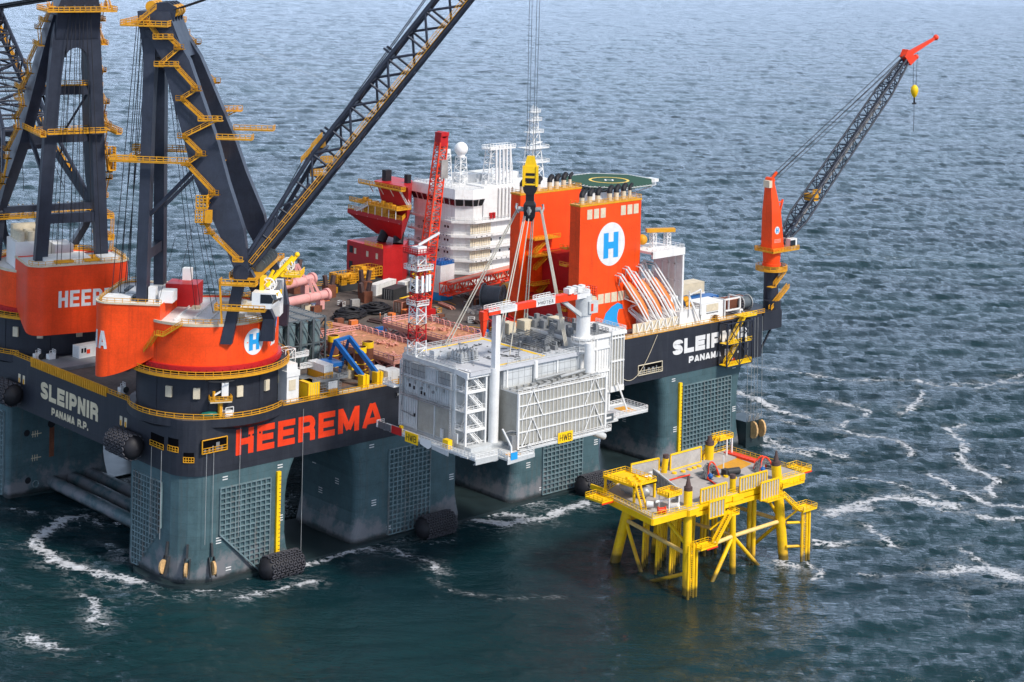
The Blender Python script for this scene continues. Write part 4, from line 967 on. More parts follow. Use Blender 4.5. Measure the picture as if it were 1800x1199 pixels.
    # machinery boxes on the roof
    if far:
        mb = MB(); mb.box(-6, 4, 59.4, 4, 13, 66.5); mb.cut(); mb.box(-6, -3, 59.4, 2, 2, 65); B(mb, 'cooler_house', 'white_clean', hs)
        mb = MB()
        for i in range(4):
            for j in range(3): mb.cut().tube((-5+i*2.6, 5.6+j*2.8, 66.5), (-5+i*2.6, 5.6+j*2.8, 69), 1.05, n=12)
        mb.cut().box(1.5, 4, 66.6, 4, 12, 70); B(mb, 'cooler_fan', 'cream', hs)
    else:
        mb = MB(); mb.box(-13.2, -9, 62.9, -11.4, -7, 66.5); mb.cut(); mb.box(-10.4, -9.6, 62.9, -7, -5, 65.6); mb.cut(); mb.box(-9, 8, 59.4, -6.8, 10, 68); mb.cut(); mb.box(-15, -9, 62.9, -13.6, -7.2, 66.4); B(mb, 'machinery_box', 'white_clean', hs)
        mb = MB(); mb.box(-12, 3, 59.4, -4, 9.5, 65); B(mb, 'machinery_box', 'red', hs)
    mb = MB(); rr = random.Random(int(c[1]))
    for k in range(12 if not far else 16): mb.cut(); a = rr.uniform(-9, 11); b = rr.uniform(-11, 11); mb.box(a, b, 59.3, a+rr.uniform(.5, 2.2), b+rr.uniform(.5, 2.2), 59.5+rr.uniform(.3, .9))
    B(mb, 'roof_equipment', 'cream', hs)
    if emblem:
        a0 = math.atan2(CPOS[1]-c[1], CPOS[0]-c[0])-rz
        def cyl(u, v, off=.05): t = emblem[0]+u/17.1; return ((17.1+off)*math.cos(t), (17.1+off)*math.sin(t), v)
        mb = MB(); m = 40
        for k in range(m):
            t0, t1 = 2*math.pi*k/m, 2*math.pi*(k+1)/m; mb.quad(cyl(0, 54.6), cyl(3.0*math.cos(t0), 54.6+3.2*math.sin(t0)), cyl(3.0*math.cos(t1), 54.6+3.2*math.sin(t1)))
        e = B(mb, 'emblem_disc', 'letter_white', hs)
        mb = MB(); lettering(mb, 'H', lambda u, v: cyl(u, 52.6+v, .12), -1.6, 1.6, 4.0, b=.17); B(mb, 'emblem_letter', 'light_blue', e)
        mb = MB(); mb.quad(cyl(6.2, 52.4), cyl(8.6, 52.6), cyl(9.4, 56.2), cyl(8.2, 56.4)); mb.quad(cyl(5.4, 52.6), cyl(8.4, 56.2), cyl(8.0, 56.4)); e2 = B(mb, 'wing_mark', 'letter_white', hs)
        mb = MB(); mb.quad(cyl(8.2, 56.6), cyl(9.6, 56.4), cyl(10.6, 58.9), cyl(9.4, 59.2)); B(mb, 'wing_mark_tip', 'light_blue', e2)
    # stair up the house side
    mb = MB(); pts = [(212, 50.2), (222, 50.2), (240, 56.5), (247, 56.5), (262, 59.6)]
    Pp = [(18.3*math.cos(R(a)), 18.3*math.sin(R(a)), z) for a, z in pts]
    for i, (a, b) in enumerate(zip(Pp[:-1], Pp[1:])):
        if abs(a[2]-b[2]) < .1: mb.beam(a, b, 1.2, .2); mb.rail([a, b], 1.1, 1.2, .12)
        else: mb.stair(a, b, 1.1)
    B(mb, 'house_stairway', 'ochre', hs)
    # A-frame: tapering front legs, straight back legs, portal beam, head
    mb = MB(); prof = [(129, -16.2, -9.4, 5.0), (122, -11.6, -4.8, 5.7), (102, -4.7, 3.5, 8.6), (93, -1.7, 6.5, 9.9), (82, 4.4, 10.9, 11.8), (73, 8.9, 12.6, 13.2)]
    for sg in (-1, 1):
        mb.cut(); rings = []
        for z, a, b, l in prof: th = 1.5 if z > 75 else 1.0; rings.append([(a, sg*l-th, z), (b, sg*l-th, z), (b, sg*l+th, z), (a, sg*l+th, z)])
        mb.loft(rings, smooth=False)
    fl = B(mb, 'front_leg', 'crane_navy')
    mb = MB(); 
    for sg in (-1, 1):
        mb.cut(); rings = [[(-16.0+a, sg*8.3+b, 62.9) for a, b in ((0, -1.7), (2.5, -1.7), (2.5, 1.7), (0, 1.7))], [(-16.2+a, sg*5.6+b, 112) for a, b in ((0, -1.7), (2.7, -1.7), (2.7, 1.7), (0, 1.7))], [(-16.4+a, sg*4.2+b, 127) for a, b in ((0, -1.9), (3, -1.9), (3, 1.9), (0, 1.9))]]
        mb.loft(rings, smooth=False)
    mb.cut(); n = 8                                  # portal arch between the back legs
    A = [(-16.3, -3.2, 116.5)]+[(-16.3, -2.9*math.cos(math.pi*k/n), 117.5+2.6*math.sin(math.pi*k/n)) for k in range(n+1)]+[(-16.3, 3.2, 116.5), (-16.3, 4.4, 116.5), (-16.3, 4.4, 124), (-16.3, -4.4, 124), (-16.3, -4.4, 116.5)]
    for k in range(n): 
        a, b = A[1+k], A[2+k]; za, zt = a, (a[0], a[1], 124); zc = (b[0], b[1], 124)
        mb.quad(a, b, zc, zt); mb.quad((a[0]+2.6, a[1], a[2]), (a[0]+2.6, a[1], 124), (a[0]+2.6, b[1], 124), (a[0]+2.6, b[1], b[2])); mb.quad(b, a, (a[0]+2.6, a[1], a[2]), (b[0]+2.6, b[1], b[2]))
    mb.cut(); mb.beam((-14.8, -8, 74), (-14.8, 8, 74), 2.0, 2.6); B(mb, 'back_leg', 'crane_navy')
    mb = MB(); mb.beam((0.2, -9.6, 94), (0.2, 9.6, 94), 2.6, 3.0); mb.cut(); mb.beam((-5.2, -7, 107.5), (-5.2, 7, 107.5), 2.2, 2.4); mb.cut(); mb.beam((9.5, -13, 73), (9.5, 13, 73), 1.8, 1.8)
    mb.cut(); mb.beam((-1, -9.2, 97.2), (-14.5, -7, 83), .9); mb.cut(); mb.beam((-1, 9.2, 97.2), (-14.5, 7, 83), .9); mb.cut(); mb.beam((-5, -6, 106), (0, -1, 95), .5); mb.cut(); mb.beam((-5, 6, 106), (0, 1, 95), .5)
    B(mb, 'cross_beam', 'crane_navy', fl)
    mb = MB(); mb.loft([[(a, b, z) for a, b in ((x0, -y), (x1, -y), (x1, y), (x0, y))] for z, x0, x1, y in ((122.5, -16.5, -6, 5.8), (131, -18, -9.5, 5.8), (133.5, -18.5, -10.5, 5))], smooth=False)
    for y in (-4, -1.4, 1.4, 4): mb.extr([(-19, y-.3, 131), (-9.5, y-.3, 131), (-9, y-.3, 134.6), (-11, y-.3, 135.8), (-14, y-.3, 135.6)], (0, .6, 0))
    hd = B(mb, 'frame_head', 'crane_navy')
    mb = MB()
    for y in (-2.7, 0, 2.7): mb.cut(); mb.tube((-10, y-.9, 133.6), (-10, y+.9, 133.6), 1.5, n=16); mb.cut(); mb.tube((-15.5, y-.9, 134.6), (-15.5, y+.9, 134.6), 1.4, n=16)
    B(mb, 'sheave', 'ochre', hd)
    mb = MB(); mb.box(-21.5, -9.4, 130.0, -9.8, 9.4, 130.2); mb.rail([(-21.5, -9.4, 130.2), (-9.8, -9.4, 130.2), (-9.8, 9.4, 130.2), (-21.5, 9.4, 130.2)], 1.25, 1.5, .17, 2, closed=True); mb.stair((-18, -8.4, 130.2), (-13, -8.4, 134.4), 1); B(mb, 'head_platform', 'ochre', hd)
    # zigzag stair on the near front leg (and a plain one on the other)
    zz = []
    for x_, y_ in ((256, 36), (279, 68), (297, 68), (316, 86), (281, 116), (307, 116), (346, 159), (319, 176), (358, 212), (383, 212), (322, 242), (354, 273), (328, 290), (377, 342), (360, 356), (361, 394), (369, 410), (419, 459)):
        l_ = -8.
        for _ in range(4): s_, z_ = crane_side(x_, y_, l_); l_ = -(5.4+(125-z_)*.158+2.6)
        zz.append((s_, z_))
    for sg in (-1, 1):
        mb = MB(); L = lambda z: sg*(5.4+(125-z)*.158+2.6)
        Z = [(s, L(z), z) for s, z in zz]
        for i, (a, b) in enumerate(zip(Z[:-1], Z[1:])):
            if abs(a[2]-b[2]) < .9: mb.beam(a, b, 1.5, .25); mb.rail([(a[0], a[1]+sg*.8, a[2]), (b[0], b[1]+sg*.8, b[2])], 1.2, 1.3, .14)
            else:
                mb.stair(a, b, .75, t=.13)
                for q in (a, b): mb.box(q[0]-1.2, q[1]-.9, q[2]-.15, q[0]+1.2, q[1]+.9, q[2]); mb.rail([(q[0]-1.2, q[1]+sg*.9, q[2]), (q[0]+1.2, q[1]+sg*.9, q[2])], 1.2, 1.2, .13)
        if sg < 0:
            s_, z_ = zz[14]; mb.rail([(s_-1.6, L(84)-1.5, z_-1), (s_+1, L(84)-1.5, z_-1), (s_+1, L(84)+.2, z_-1)], 3.0, .9, .2, 4); mb.box(s_-1.6, L(84)-1.5, z_-1.3, s_+1, L(84)+.2, z_-1); mb.box(s_-1.7, L(84)-1.6, z_-4.6, s_+.2, L(84)+.2, z_-4.3); mb.rail([(s_-1.7, L(84)-1.6, z_-4.5), (s_+.2, L(84)-1.6, z_-4.5)], 3.0, .7, .18, 4); mb.box(s_+.5, L(84)-1.4, z_-4.6, s_+2.1, L(84), z_-1.6)
        B(mb, 'leg_stairway', 'ochre', fl)
    mb = MB(); 
    for sg in (-1, 1): 
        mb.cut(); mb.beam((-23, sg*10.2, 97.2), (-3, sg*10.2, 97.2), 1.5, .3); mb.rail([(-23, sg*11, 97.4), (-3, sg*11, 97.4)], 1.2, 1.6, .17); mb.rail([(-23, sg*9.6, 97.4), (-17, sg*9.6, 97.4)], 1.2, 1.6, .17)
    mb.cut(); mb.box(-18.8, -8, 97.1, -17, 8, 97.4); mb.rail([(-18.8, -8, 97.4), (-18.8, 8, 97.4)], 1.2, 1.8, .15)
    for z, s in ((103.4, 3.5), ): 
        mb.cut(); mb.box(s, -12, z, s+8.6, -9.6, z+.25); mb.rail([(s, -12, z+.2), (s+8.6, -12, z+.2), (s+8.6, -9.6, z+.2)], 1.2, 1.5, .16); mb.cut(); mb.box(s, 7, z, s+10, 9.6, z+.25); mb.rail([(s, 7, z+.2), (s+10, 7, z+.2), (s+10, 9.6, z+.2)], 1.2, 1.5, .16)
    mb.cut(); mb.box(-.8, -8, 95.6, 1.6, 8, 95.8); mb.rail([(-.8, -8, 95.8), (-.8, 8, 95.8)], 1.2, 1.6, .15); mb.cut(); mb.box(-6.4, -6, 108.8, -4, 6, 109); mb.rail([(-6.4, -6, 109), (-6.4, 6, 109)], 1.2, 1.6, .15); B(mb, 'frame_walkway', 'ochre', fl)
    # boom foot platforms and struts
    mb = MB()
    for sg in (-1, 1):
        mb.cut(); y = sg*13.2; y2 = sg*15.2
        mb.loft([[(9.4, y-1, 72.5), (12, y-1, 72.5), (12, y+1, 72.5), (9.4, y+1, 72.5)], [(6.4, y2-1, 55), (9.2, y2-1, 55), (9.2, y2+1, 55), (6.4, y2+1, 55)]], smooth=False)
        y3 = sg*8.6; mb.loft([[(10.4, y-1, 72.5), (13, y-1, 72.5), (13, y+1, 72.5), (10.4, y+1, 72.5)], [(13.6, sg*11.6-1, 66), (16.2, sg*11.6-1, 66), (16.2, sg*11.6+1, 66), (13.6, sg*11.6+1, 66)], [(15.4, y3-1.1, 60), (18.2, y3-1.1, 60), (18.2, y3+1.1, 60), (15.4, y3+1.1, 60)], [(14.6, y3-1.1, 54.6), (18.0, y3-1.1, 54.6), (18.0, y3+1.1, 54.6), (14.6, y3+1.1, 54.6)]], smooth=False)
        mb.tube((10.8, y-1.7, 71.8), (10.8, y+1.7, 71.8), 2.0, n=16)
    B(mb, 'boom_foot_bracket', 'crane_navy', hs)
    mb = MB()
    for sg in (-1, 1):
        for z, a, b in ((69.6, 6.2, 15.0), (63.6, 5.2, 17.4)):
            mb.cut(); y = sg*16.2; mb.box(a, y-1.4, z-.3, b, y+1.4, z); mb.rail([(a, y-sg*-1.4, z), (b, y+sg*1.4, z)], 1.25, 1.4, .18, 2); mb.rail([(a, y-1.4, z), (a, y+1.4, z)], 1.2, 1.4, .16); mb.rail([(b, y-1.4, z), (b, y+1.4, z)], 1.2, 1.4, .16)
        mb.stair((7, sg*17.4, 60.2), (6.4, sg*17.4, 69.4), .9)
    mb.cut(); mb.box(8, -14.6, 70.4, 15, 14.6, 70.7); mb.rail([(8, -14.6, 70.7), (8, 14.6, 70.7)], 1.25, 1.6, .16); B(mb, 'foot_platform', 'ochre', hs)
    mb = MB()
    for y in ((-9, -5, 0, 5, 9) if far else (-5, 1, 7)):
        mb.cut(); mb.tube((13.6, y-1.2, 72.2), (13.6, y+1.2, 72.2), .9, n=16)
        for e in (-1.4, 1.4): mb.tube((13.6, y+e-.1, 72.2), (13.6, y+e+.1, 72.2), 1.5, n=18)
    B(mb, 'winch_drum', 'steel_grey' if not far else 'cream', hs)
    if not far:
        mb = MB()
        mb.box(14.4, -15.5, 66.6, 19.4, -10.6, 67); mb.box(15.4, -14.6, 67, 16.4, -11, 71); mb.rail([(15, -15.5, 66.4), (20, -15.5, 66.4), (20, -10.6, 66.4)], 1.2, 1.3, .18); mb.box(18.6, -10, 70.4, 24.4, -5, 70.8); mb.rail([(18.6, -10, 70.8), (24.4, -10, 70.8), (24.4, -5, 70.8)], 1.2, 1.3, .18)
        mb.beam((17, -14.6, 69), (22.4, -9.6, 75.4), .6, .8); mb.beam((15.4, -15, 66.5), (18.2, -12, 72.4), .5, .6); mb.beam((19.6, -10, 70.6), (23, -8, 75.4), .7, .7); mb.sphere((23.1, -8, 75.6), .65, 10, 8); B(mb, 'winch_platform', 'yellow', hs)
        mb = MB()
        for q in ((17.4, -13, 69.2), (20.8, -8.4, 73)):
            mb.cut()
            for e in (-1.1, 1.1):
                for k in range(20): t0, t1 = 2*math.pi*k/20, 2*math.pi*(k+1)/20; mb.tube((q[0]+1.6*math.cos(t0), q[1]+e, q[2]+1.6*math.sin(t0)), (q[0]+1.6*math.cos(t1), q[1]+e, q[2]+1.6*math.sin(t1)), .2, n=5)
                for k in range(6): t0 = 2*math.pi*k/6; mb.beam((q[0], q[1]+e, q[2]), (q[0]+1.6*math.cos(t0), q[1]+e, q[2]+1.6*math.sin(t0)), .2)
            mb.tube((q[0], q[1]-1.1, q[2]), (q[0], q[1]+1.1, q[2]), .9, n=14)
        B(mb, 'winch_drum', 'white_clean', hs)
        # operator cab and side house
        mb = MB(); mb.loft([[(10.6, -18, 61.6), (16.2, -18, 61.6), (17.6, -13.4, 61.6), (10.6, -13.4, 61.6)], [(10.6, -18, 64.4), (17.2, -18, 64.4), (19, -13.4, 64.4), (10.6, -13.4, 64.4)], [(10.6, -18, 66.2), (16.2, -18, 66.2), (17.8, -13.4, 66.2), (10.6, -13.4, 66.2)]], smooth=False); mb.v = [(14.2+(x_-10.6)*.8, -15.7+(y_+15.7)*.85, 64.2+(z_-61.6)*.82) for x_, y_, z_ in mb.v]; cb = B(mb, 'operator_cab', 'white_clean')
        mb = MB(); mb.quad((13.2, -18.06, 63.2), (16.7, -18.06, 63.2), (17.2, -18.06, 64.4), (16.3, -18.06, 65.8), (13.2, -18.06, 65.8)); mb.quad((17.3, -18.0, 64.3), (18.9, -13.6, 64.3), (17.8, -13.6, 66), (16.3, -18.0, 66)); mb.quad((16.3, -18.0, 62.2), (17.8, -13.6, 62.2), (18.9, -13.6, 64.2), (17.3, -18.0, 64.2)); mb.v = [(14.2+(x_-10.6)*.8, -15.72+(y_+15.7)*.85, 64.2+(z_-61.6)*.82) for x_, y_, z_ in mb.v]; B(mb, 'cab_window', 'glass', cb)
        mb = MB(); mb.box(15.6, -6.4, 60, 18.8, -2, 68.4); B(mb, 'machinery_house', 'white', hs)
    # boom
    a = R(pitch); d = Vector((math.cos(a), 0, math.sin(a))); nrm = Vector((-math.sin(a), 0, math.cos(a)))
    foot = Vector((11.2, 0, 72.6)); k1 = foot+d*31+nrm*1.2; k2 = foot+d*tip
    mb = MB(); ra = lattice(mb, foot+d*1.5, k1, 25, 2.6, nrm, 14.5, 6.3, 4, .62, .3, faces=(1, 3), n=6)
    rb = lattice(mb, k1, k2, 14.5, 6.3, nrm, 8.0, 7.2, max(6, round((tip-31)/7.4)), .62, .34, n=6)
    bo = B(mb, 'boom', 'crane_navy')
    mb = MB(); mb.beam(k1-Vector((0, 7.4, 0))-nrm*2.6, k1+Vector((0, 7.4, 0))-nrm*2.6, 2.2, 1.6, up=nrm); mb.beam(k1-Vector((0, 7.4, 0))+nrm*2.6, k1+Vector((0, 7.4, 0))+nrm*2.6, 2.2, 1.6, up=nrm)
    for sg in (-1, 1):      # plated lower boom legs
        mb.cut(); r0, r1 = ra[0], ra[-1]; i, j = (0, 3) if sg < 0 else (1, 2)
        for q, t in ((0, .42), (.42, .8)): 
            p0, p1 = r0[i].lerp(r1[i], q), r0[j].lerp(r1[j], q); p2, p3 = r0[j].lerp(r1[j], t), r0[i].lerp(r1[i], t); mb.extr([p0, p1, p2, p3] if q == 0 else [p0.lerp(p1, .12), p0.lerp(p1, .5), p3.lerp(p2, .45), p3.lerp(p2, .12)], (0, .5*sg, 0))
    B(mb, 'boom_plating', 'crane_navy', bo)
    mb = MB()
    for i, y in ((0, .8), (1, -.8)):
        mb.cut()
        for rows in (ra, rb):
            for r0, r1 in zip(rows[:-1], rows[1:]):
                p, q = r0[i]+Vector((0, y, .8)), r1[i]+Vector((0, y, .8)); mb.beam(p, q, 1.1, .12, up=nrm); mb.beam(p+nrm*1.1, q+nrm*1.1, .14); mb.beam(p+nrm*.6, q+nrm*.6, .1)
                for e in (0, .33, .66): c0 = p.lerp(q, e); mb.beam(c0, c0+nrm*1.1, .12)
    for s, w in ((31, 3.4), (27, 2.6), (52, 2.2)): 
        mb.cut(); p = foot+d*s
        if s < 50: mb.rail([p+Vector((-1.4, -7, .3)), p+Vector((1.4, -7, .6))], 1.6, .7, .2, 4); mb.rail([p+Vector((-4, -6, 3.4)), p+Vector((-1.4, -6, 6.4))], 1.3, .7, .2, 3); mb.box(p.x-3.4, -2, p.z+3.4, p.x-1.8, 2, p.z+5.0)
    B(mb, 'boom_walkway', 'ochre', bo)
    mb = MB(); s = 36
    while s < tip-8:
        p = foot+d*s+nrm*4.6; 
        for y in (-3, 3): mb.cut().beam(p+Vector((0, y, 0)), p+Vector((0, y, 0))+nrm*2.0, .55)
        s += 25.5
    B(mb, 'rope_guide', 'crane_navy', bo)
    mb = MB()
    for y in (-3.2, -2.4, 2.4, 3.2): mb.cut().tube(foot+d*28+nrm*4.4+Vector((0, y, 0)), foot+d*(tip-4)+nrm*7.0+Vector((0, y, 0)), .10, n=5)
    for y in (-2.9, 2.9): mb.cut().tube(foot+d*6+nrm*1.8+Vector((0, y*2, 0)), foot+d*28+nrm*5.6+Vector((0, y, 0)), .10, n=5)
    B(mb, 'boom_hoist_rope', 'wire', bo)
    # pendants from the head to the boom tip, hoist falls down to the house
    tipv = foot+d*tip+nrm*3.6
    mb = MB()
    for y in (-4.2, -3.4, -1.4, -.6, .6, 1.4, 3.4, 4.2): mb.cut().tube((-9.6, y, 134.0), tipv+Vector((0, y, 0)), .22, n=6)
    B(mb, 'luffing_pendant', 'wire', bo)
    mb = MB()
    for k in range(7): y = -6+k*2.; mb.cut().tube((-19.2+.3*k, y*.45, 130), (-23.2+(k % 3)*1.6, y, 63), .10, n=5)
    for k in range(5): y = -5+k*2.5; mb.cut().tube((-13, y*.5, 128), (2-(k % 2)*5, y, 60), .08, n=5)
    for y in (-9, 9): mb.cut().tube((-6.8, y, 79), (-14.6+4, y-2, 61), .07, n=4)
    B(mb, 'hoist_rope', 'wire', fl)
    # boom tip sheave box above the frame
    mb = MB(); e = foot+d*(tip-1); mb.loft([[tuple(e+nrm*q+Vector((0, y, 0))) for q, y in ((-4, -5), (4, -5), (4, 5), (-4, 5))], [tuple(e+d*10+nrm*q+Vector((0, y, 0))) for q, y in ((-4.4, -3), (1, -3), (1, 3), (-4.4, 3))]], smooth=False); B(mb, 'boom_tip', 'crane_navy', bo)
    return T
h1 = Vector((.69, -.724)).normalized(); h2 = Vector((.25, .968)).normalized()
TIP = 112.
em = math.atan2(pz(444, 604, 54)[1]-17, pz(444, 604, 54)[0]-17)-math.atan2(h1.y, h1.x)
crane(C1, h1, 'near heavy lift crane with raised dark boom lifting the grey substation', 53.6, TIP, (em,), 'A', False)
crane(C2, h2, 'far heavy lift crane seen from behind, its counterweight lettered and its boom lowered away', 30., 96., None, 'HEE', True)
# ---------------------------------------------------------------- lower hook block of the near crane
HK = Vector((17+h1.x*78.9, 17+h1.y*78.9, 0)); hl = Vector((-h1.y, h1.x, 0)); hf = Vector((h1.x, h1.y, 0))
hb = thing('hook_block', 'yellow hook block with black four-pronged hook hanging over the substation', 'hook block', (HK.x, HK.y, 80), math.atan2(h1.y, h1.x))
hb.location.z = 84.8; hb.scale = (.78, .78, .78)
ZT = 99.5
mb = MB(); 
for z0, z1, w0, w1, dd in ((91.5, 97, 2.3, 1.9, 1.0), (97, ZT+.6, 1.9, 1.1, .8)):
    mb.loft([[(s*w+0, e*dd, z) for s, e in ((-1, -1), (1, -1), (1, 1), (-1, 1))] for z, w in ((z0-80, w0), (z1-80, w1))], smooth=False)
for e in (-2.1, 2.1): mb.box(e-.35, -1.3, 10.6, e+.35, 1.3, 17)
mb.box(-2.2, -1.15, 11, 2.2, -1.02, 11.5); mb.build('sheave_housing', 'yellow', hb, world=False)
mb = MB(); mb.box(-1.5, -1.12, 12.0, 1.5, -1.03, 13.2); mb.box(-1.4, -1.12, 14.0, 1.4, -1.03, 14.8); mb.build('housing_opening', 'black', hb, world=False)
mb = MB(); mb.tube((0, -1.1, 10), (0, 1.1, 10), 2.2, n=24); mb.loft([[(s*1.3, e*.9, z) for s, e in ((-1, -1), (1, -1), (1, 1), (-1, 1))] for z in (4.6, 8.6)], smooth=False)
mb.loft([[(s*a, e*a*.9, z) for s, e in ((-1, -1), (1, -1), (1, 1), (-1, 1))] for z, a in ((-.4, .9), (1, 1.7), (4.8, 1.9), (6, 1.2))], smooth=False)
hk = mb.build('hook', 'black', hb, world=False)
mb = MB()
for sg in (-1, 1): 
    mb.tube((sg*1.4, 0, 3.2), (sg*3.6, 0, 3.4), .75, n=12)
    P = [(sg*(3.3+.0), 0, 2.2), (sg*4.0, 0, 2.6), (sg*4.3, 0, 3.8), (sg*4.0, 0, 5.0)]; mb.path(P, .42, 8)
    mb.tube((0, sg*1.4, 3.0), (0, sg*3.2, 3.2), .75, n=12); mb.path([(0, sg*3.1, 2.2), (0, sg*3.7, 2.8), (0, sg*3.9, 4.6)], .42, 8)
mb.build('hook_prong', 'galv', hk, world=False)
mb = MB()
for x in (-1.3, -.6, .6, 1.3): 
    t = Vector((x, 0, 18)); e = Vector((x*1.35, .0, 90)); mb.tube(t, e, .075, n=5)
mb.build('hoist_fall', 'wire', hb, world=False)
# ================================================================ SUBSTATION TOPSIDE hanging from the hook
ts = thing('substation_topside', 'light grey steel offshore substation block hanging in mid air over the water', 'substation', (69, -39, 34))
X0, X1, Y0, YB, ZB2, ZR = 45.5, 92.5, -48., -24., 35.2, 52.7
mb = MB(); mb.box(X0, -43.6, ZB2, 82, YB, ZR-.1); mb.box(57, Y0, ZB2, 82, -43, ZR-.1); mb.box(52, -46.4, ZB2, 58, -43.4, ZR-.1)
# corrugated cladding on the left face
def corr(mb, a, b, z0, z1, st=.8, dp=.16, nrm=(-1, 0, 0)):
    a = Vector(a); b = Vector(b); L = (b-a).length; n = max(1, int(L/st)); nv = Vector(nrm)*dp
    for i in range(n):
        p, q = a.lerp(b, i/n), a.lerp(b, (i+.5)/n); p.z = q.z = z0; p2, q2 = p.copy(), q.copy(); p2.z = q2.z = z1
        mb.extr([p, q, q2, p2], nv)
corr(mb, (X0, -30.5, 0), (X0, YB-.3, 0), 36.2, 42.6); corr(mb, (X0, -43.4, 0), (X0, YB-.3, 0), 43.6, 47.3); corr(mb, (X0, -43.4, 0), (X0, YB-.3, 0), 48.4, 50.6, 1.1, .1)
for z in (43.1, 47.8, 51.2): mb.box(X0-.3, -43.8, z-.2, X0, YB, z+.2)
for y in (YB+.3, -30.3, -36.9, -43.4): mb.box(X0-.34, y-.2, ZB2, X0, y+.2, 51)
mb.loft([[(X0-.02, -43.9, 51.2), (X0-.02, YB, 51.2), (X0+.8, YB, 51.2), (X0+.8, -43.9, 51.2)], [(X0+.4, -43.9, ZR+.1), (X0+.4, YB, ZR+.1), (X0+.8, YB, ZR+.1), (X0+.8, -43.9, ZR+.1)]], smooth=False)
wl = mb.build('left_wall', 'grey_light', ts)
mb = MB(); mb.box(X0-.12, -36.7, 35.6, X0-.01, -30.6, 42.8); mb.box(X0-.12, -43.2, 35.6, X0-.01, -37.1, 42.8)
for z in (37.6, 39.6, 41.6): mb.box(X0-.15, -43.1, z, X0-.12, -30.7, z+.06)
mb.build('hangar_door', 'grey_louvre', wl)
mb = MB()
for y, z in ((-27.4, 45.2), (-29, 44.9), (-31.8, 44.3), (-33, 44.2), (-29.4, 38.4)): mb.cut().box(X0-.26, y-.3, z, X0-.17, y+.3, z+.8)
mb.build('vent_opening', 'black', wl)
mb = MB()
for y0, y1 in ((-27.6, -25.2), (-33.2, -28.2), (-42.9, -38.4)):
    n = int((y1-y0)/.5)
    for i in range(n+1): mb.beam((X0-.5, y0+(y1-y0)*i/n, 48.4), (X0-.5, y0+(y1-y0)*i/n, 51.2), .1)
    for z in (48.4, 49.8, 51.2): mb.beam((X0-.5, y0, z), (X0-.5, y1, z), .1)
for z in (43.4, 51.6): mb.path([(X0-.6, y, z+.15*math.sin(y)) for y in range(-43, -24)], .1, 5)
for y in (-32, -36.5): mb.tube((X0-.7, y, 45.8), (X0-.1, y, 45.8), .35, n=10)
mb.path([(X0-.5, -24.6, 36), (X0-.6, -24.8, 40), (X0-.6, -25.4, 44), (X0-.5, -24.8, 50)], .12, 5); mb.path([(X0-.5, -24.4, 39), (X0-.7, -27, 39), (X0-.7, -30, 38.6)], .12, 5)
mb.build('pipework', 'grey_mid', wl)
mb = MB()
for y in (-27, -29.5, -32.2, -34.6, -37.4, -40.2): mb.cut(); mb.box(X0-.55, y-.25, 46.4, X0-.3, y+.25, 46.8); mb.tube((X0-.6, y, 46.9), (X0-.35, y, 47.3), .16, n=6)
mb.cut(); mb.beam((X0-.55, -43.5, 47.6), (X0-.55, -24.4, 47.6), .5, .14); mb.cut(); mb.beam((X0-.55, -43.5, 42.9), (X0-.55, -24.4, 42.9), .45, .14); mb.cut(); mb.rail([(X0-.9, -43.4, 43.2), (X0-.9, -24.6, 43.2)], 1.0, 1.6, .07); mb.build('cable_tray', 'galv', wl)
mb = MB()
for y in (-24.7, -43.0):
    mb.cut()
    for e in (-.22, .22): mb.beam((X0-.6, y+e, 35), (X0-.6, y+e, 51.6), .07)
    for q in range(40): mb.beam((X0-.6, y-.22, 35.2+q*.41), (X0-.6, y+.22, 35.2+q*.41), .06)
mb.build('wall_ladder', 'white', wl)
# roof
mb = MB(); mb.quad((X0+.6, -48.4, ZR), (82, -48.4, ZR), (82, YB, ZR), (X0+.6, YB, ZR)); mb.box(X0+.6, -48.6, ZR-1.0, 82, -48.3, ZR-.05); rf = mb.build('roof', 'roof_grey', ts)
mb = MB(); mb.rail([(X0+1, YB+.2, ZR), (82, YB+.2, ZR)], 1.2, 1.4, .1, 3); mb.cut(); mb.rail([(58, -48.2, ZR), (82, -48.2, ZR)], 1.2, 1.4, .1, 3); mb.cut(); mb.rail([(X0+.8, -43, ZR), (X0+.8, YB+.2, ZR)], 1.2, 1.4, .1, 3); mb.build('roof_railing', 'grey_light', rf)
mb = MB(); mb.box(70.5, -46.8, ZR+.01, 71.6, YB+1, ZR+.04); mb.box(56, -47.6, ZR+.01, 70.5, -46.8, ZR+.05); mb.path([(48, -26, ZR+.1), (54, -25.4, ZR+.1), (64, -25.2, ZR+.15), (70, -25, ZR+.1)], .12, 5); mb.build('walkway_marking', 'yellow', rf)
mb = MB(); rr = random.Random(3)      # loose lashings, cables and puddles on the roof
for k in range(16):
    x, y = rr.uniform(54, 69), rr.uniform(-45, -28); a = rr.uniform(0, 6.3); P = []
    for i in range(7): P.append((x, y, ZR+.08)); a += rr.uniform(-.9, .9); x += .55*math.cos(a); y += .55*math.sin(a)
    mb.path(P, .09, 4)
mb.build('lashing', 'dark_grey', rf)
mb = MB()
for k in range(40): 
    x, y = rr.uniform(49, 81), rr.uniform(-47, -25); w = rr.uniform(.3, .7); mb.cut(); mb.box(x, y, ZR, x+w, y+w, ZR+rr.uniform(.1, .35))
for x, y in ((56, -33), (63.5, -46), (69.4, -40), (52.6, -38.5)): mb.cut(); mb.tube((x, y, ZR), (x, y, ZR+2.4), .1, n=5); mb.box(x-.3, y-.3, ZR+2.3, x+.3, y+.3, ZR+2.6)
mb.build('roof_fitting', 'grey_mid', rf)
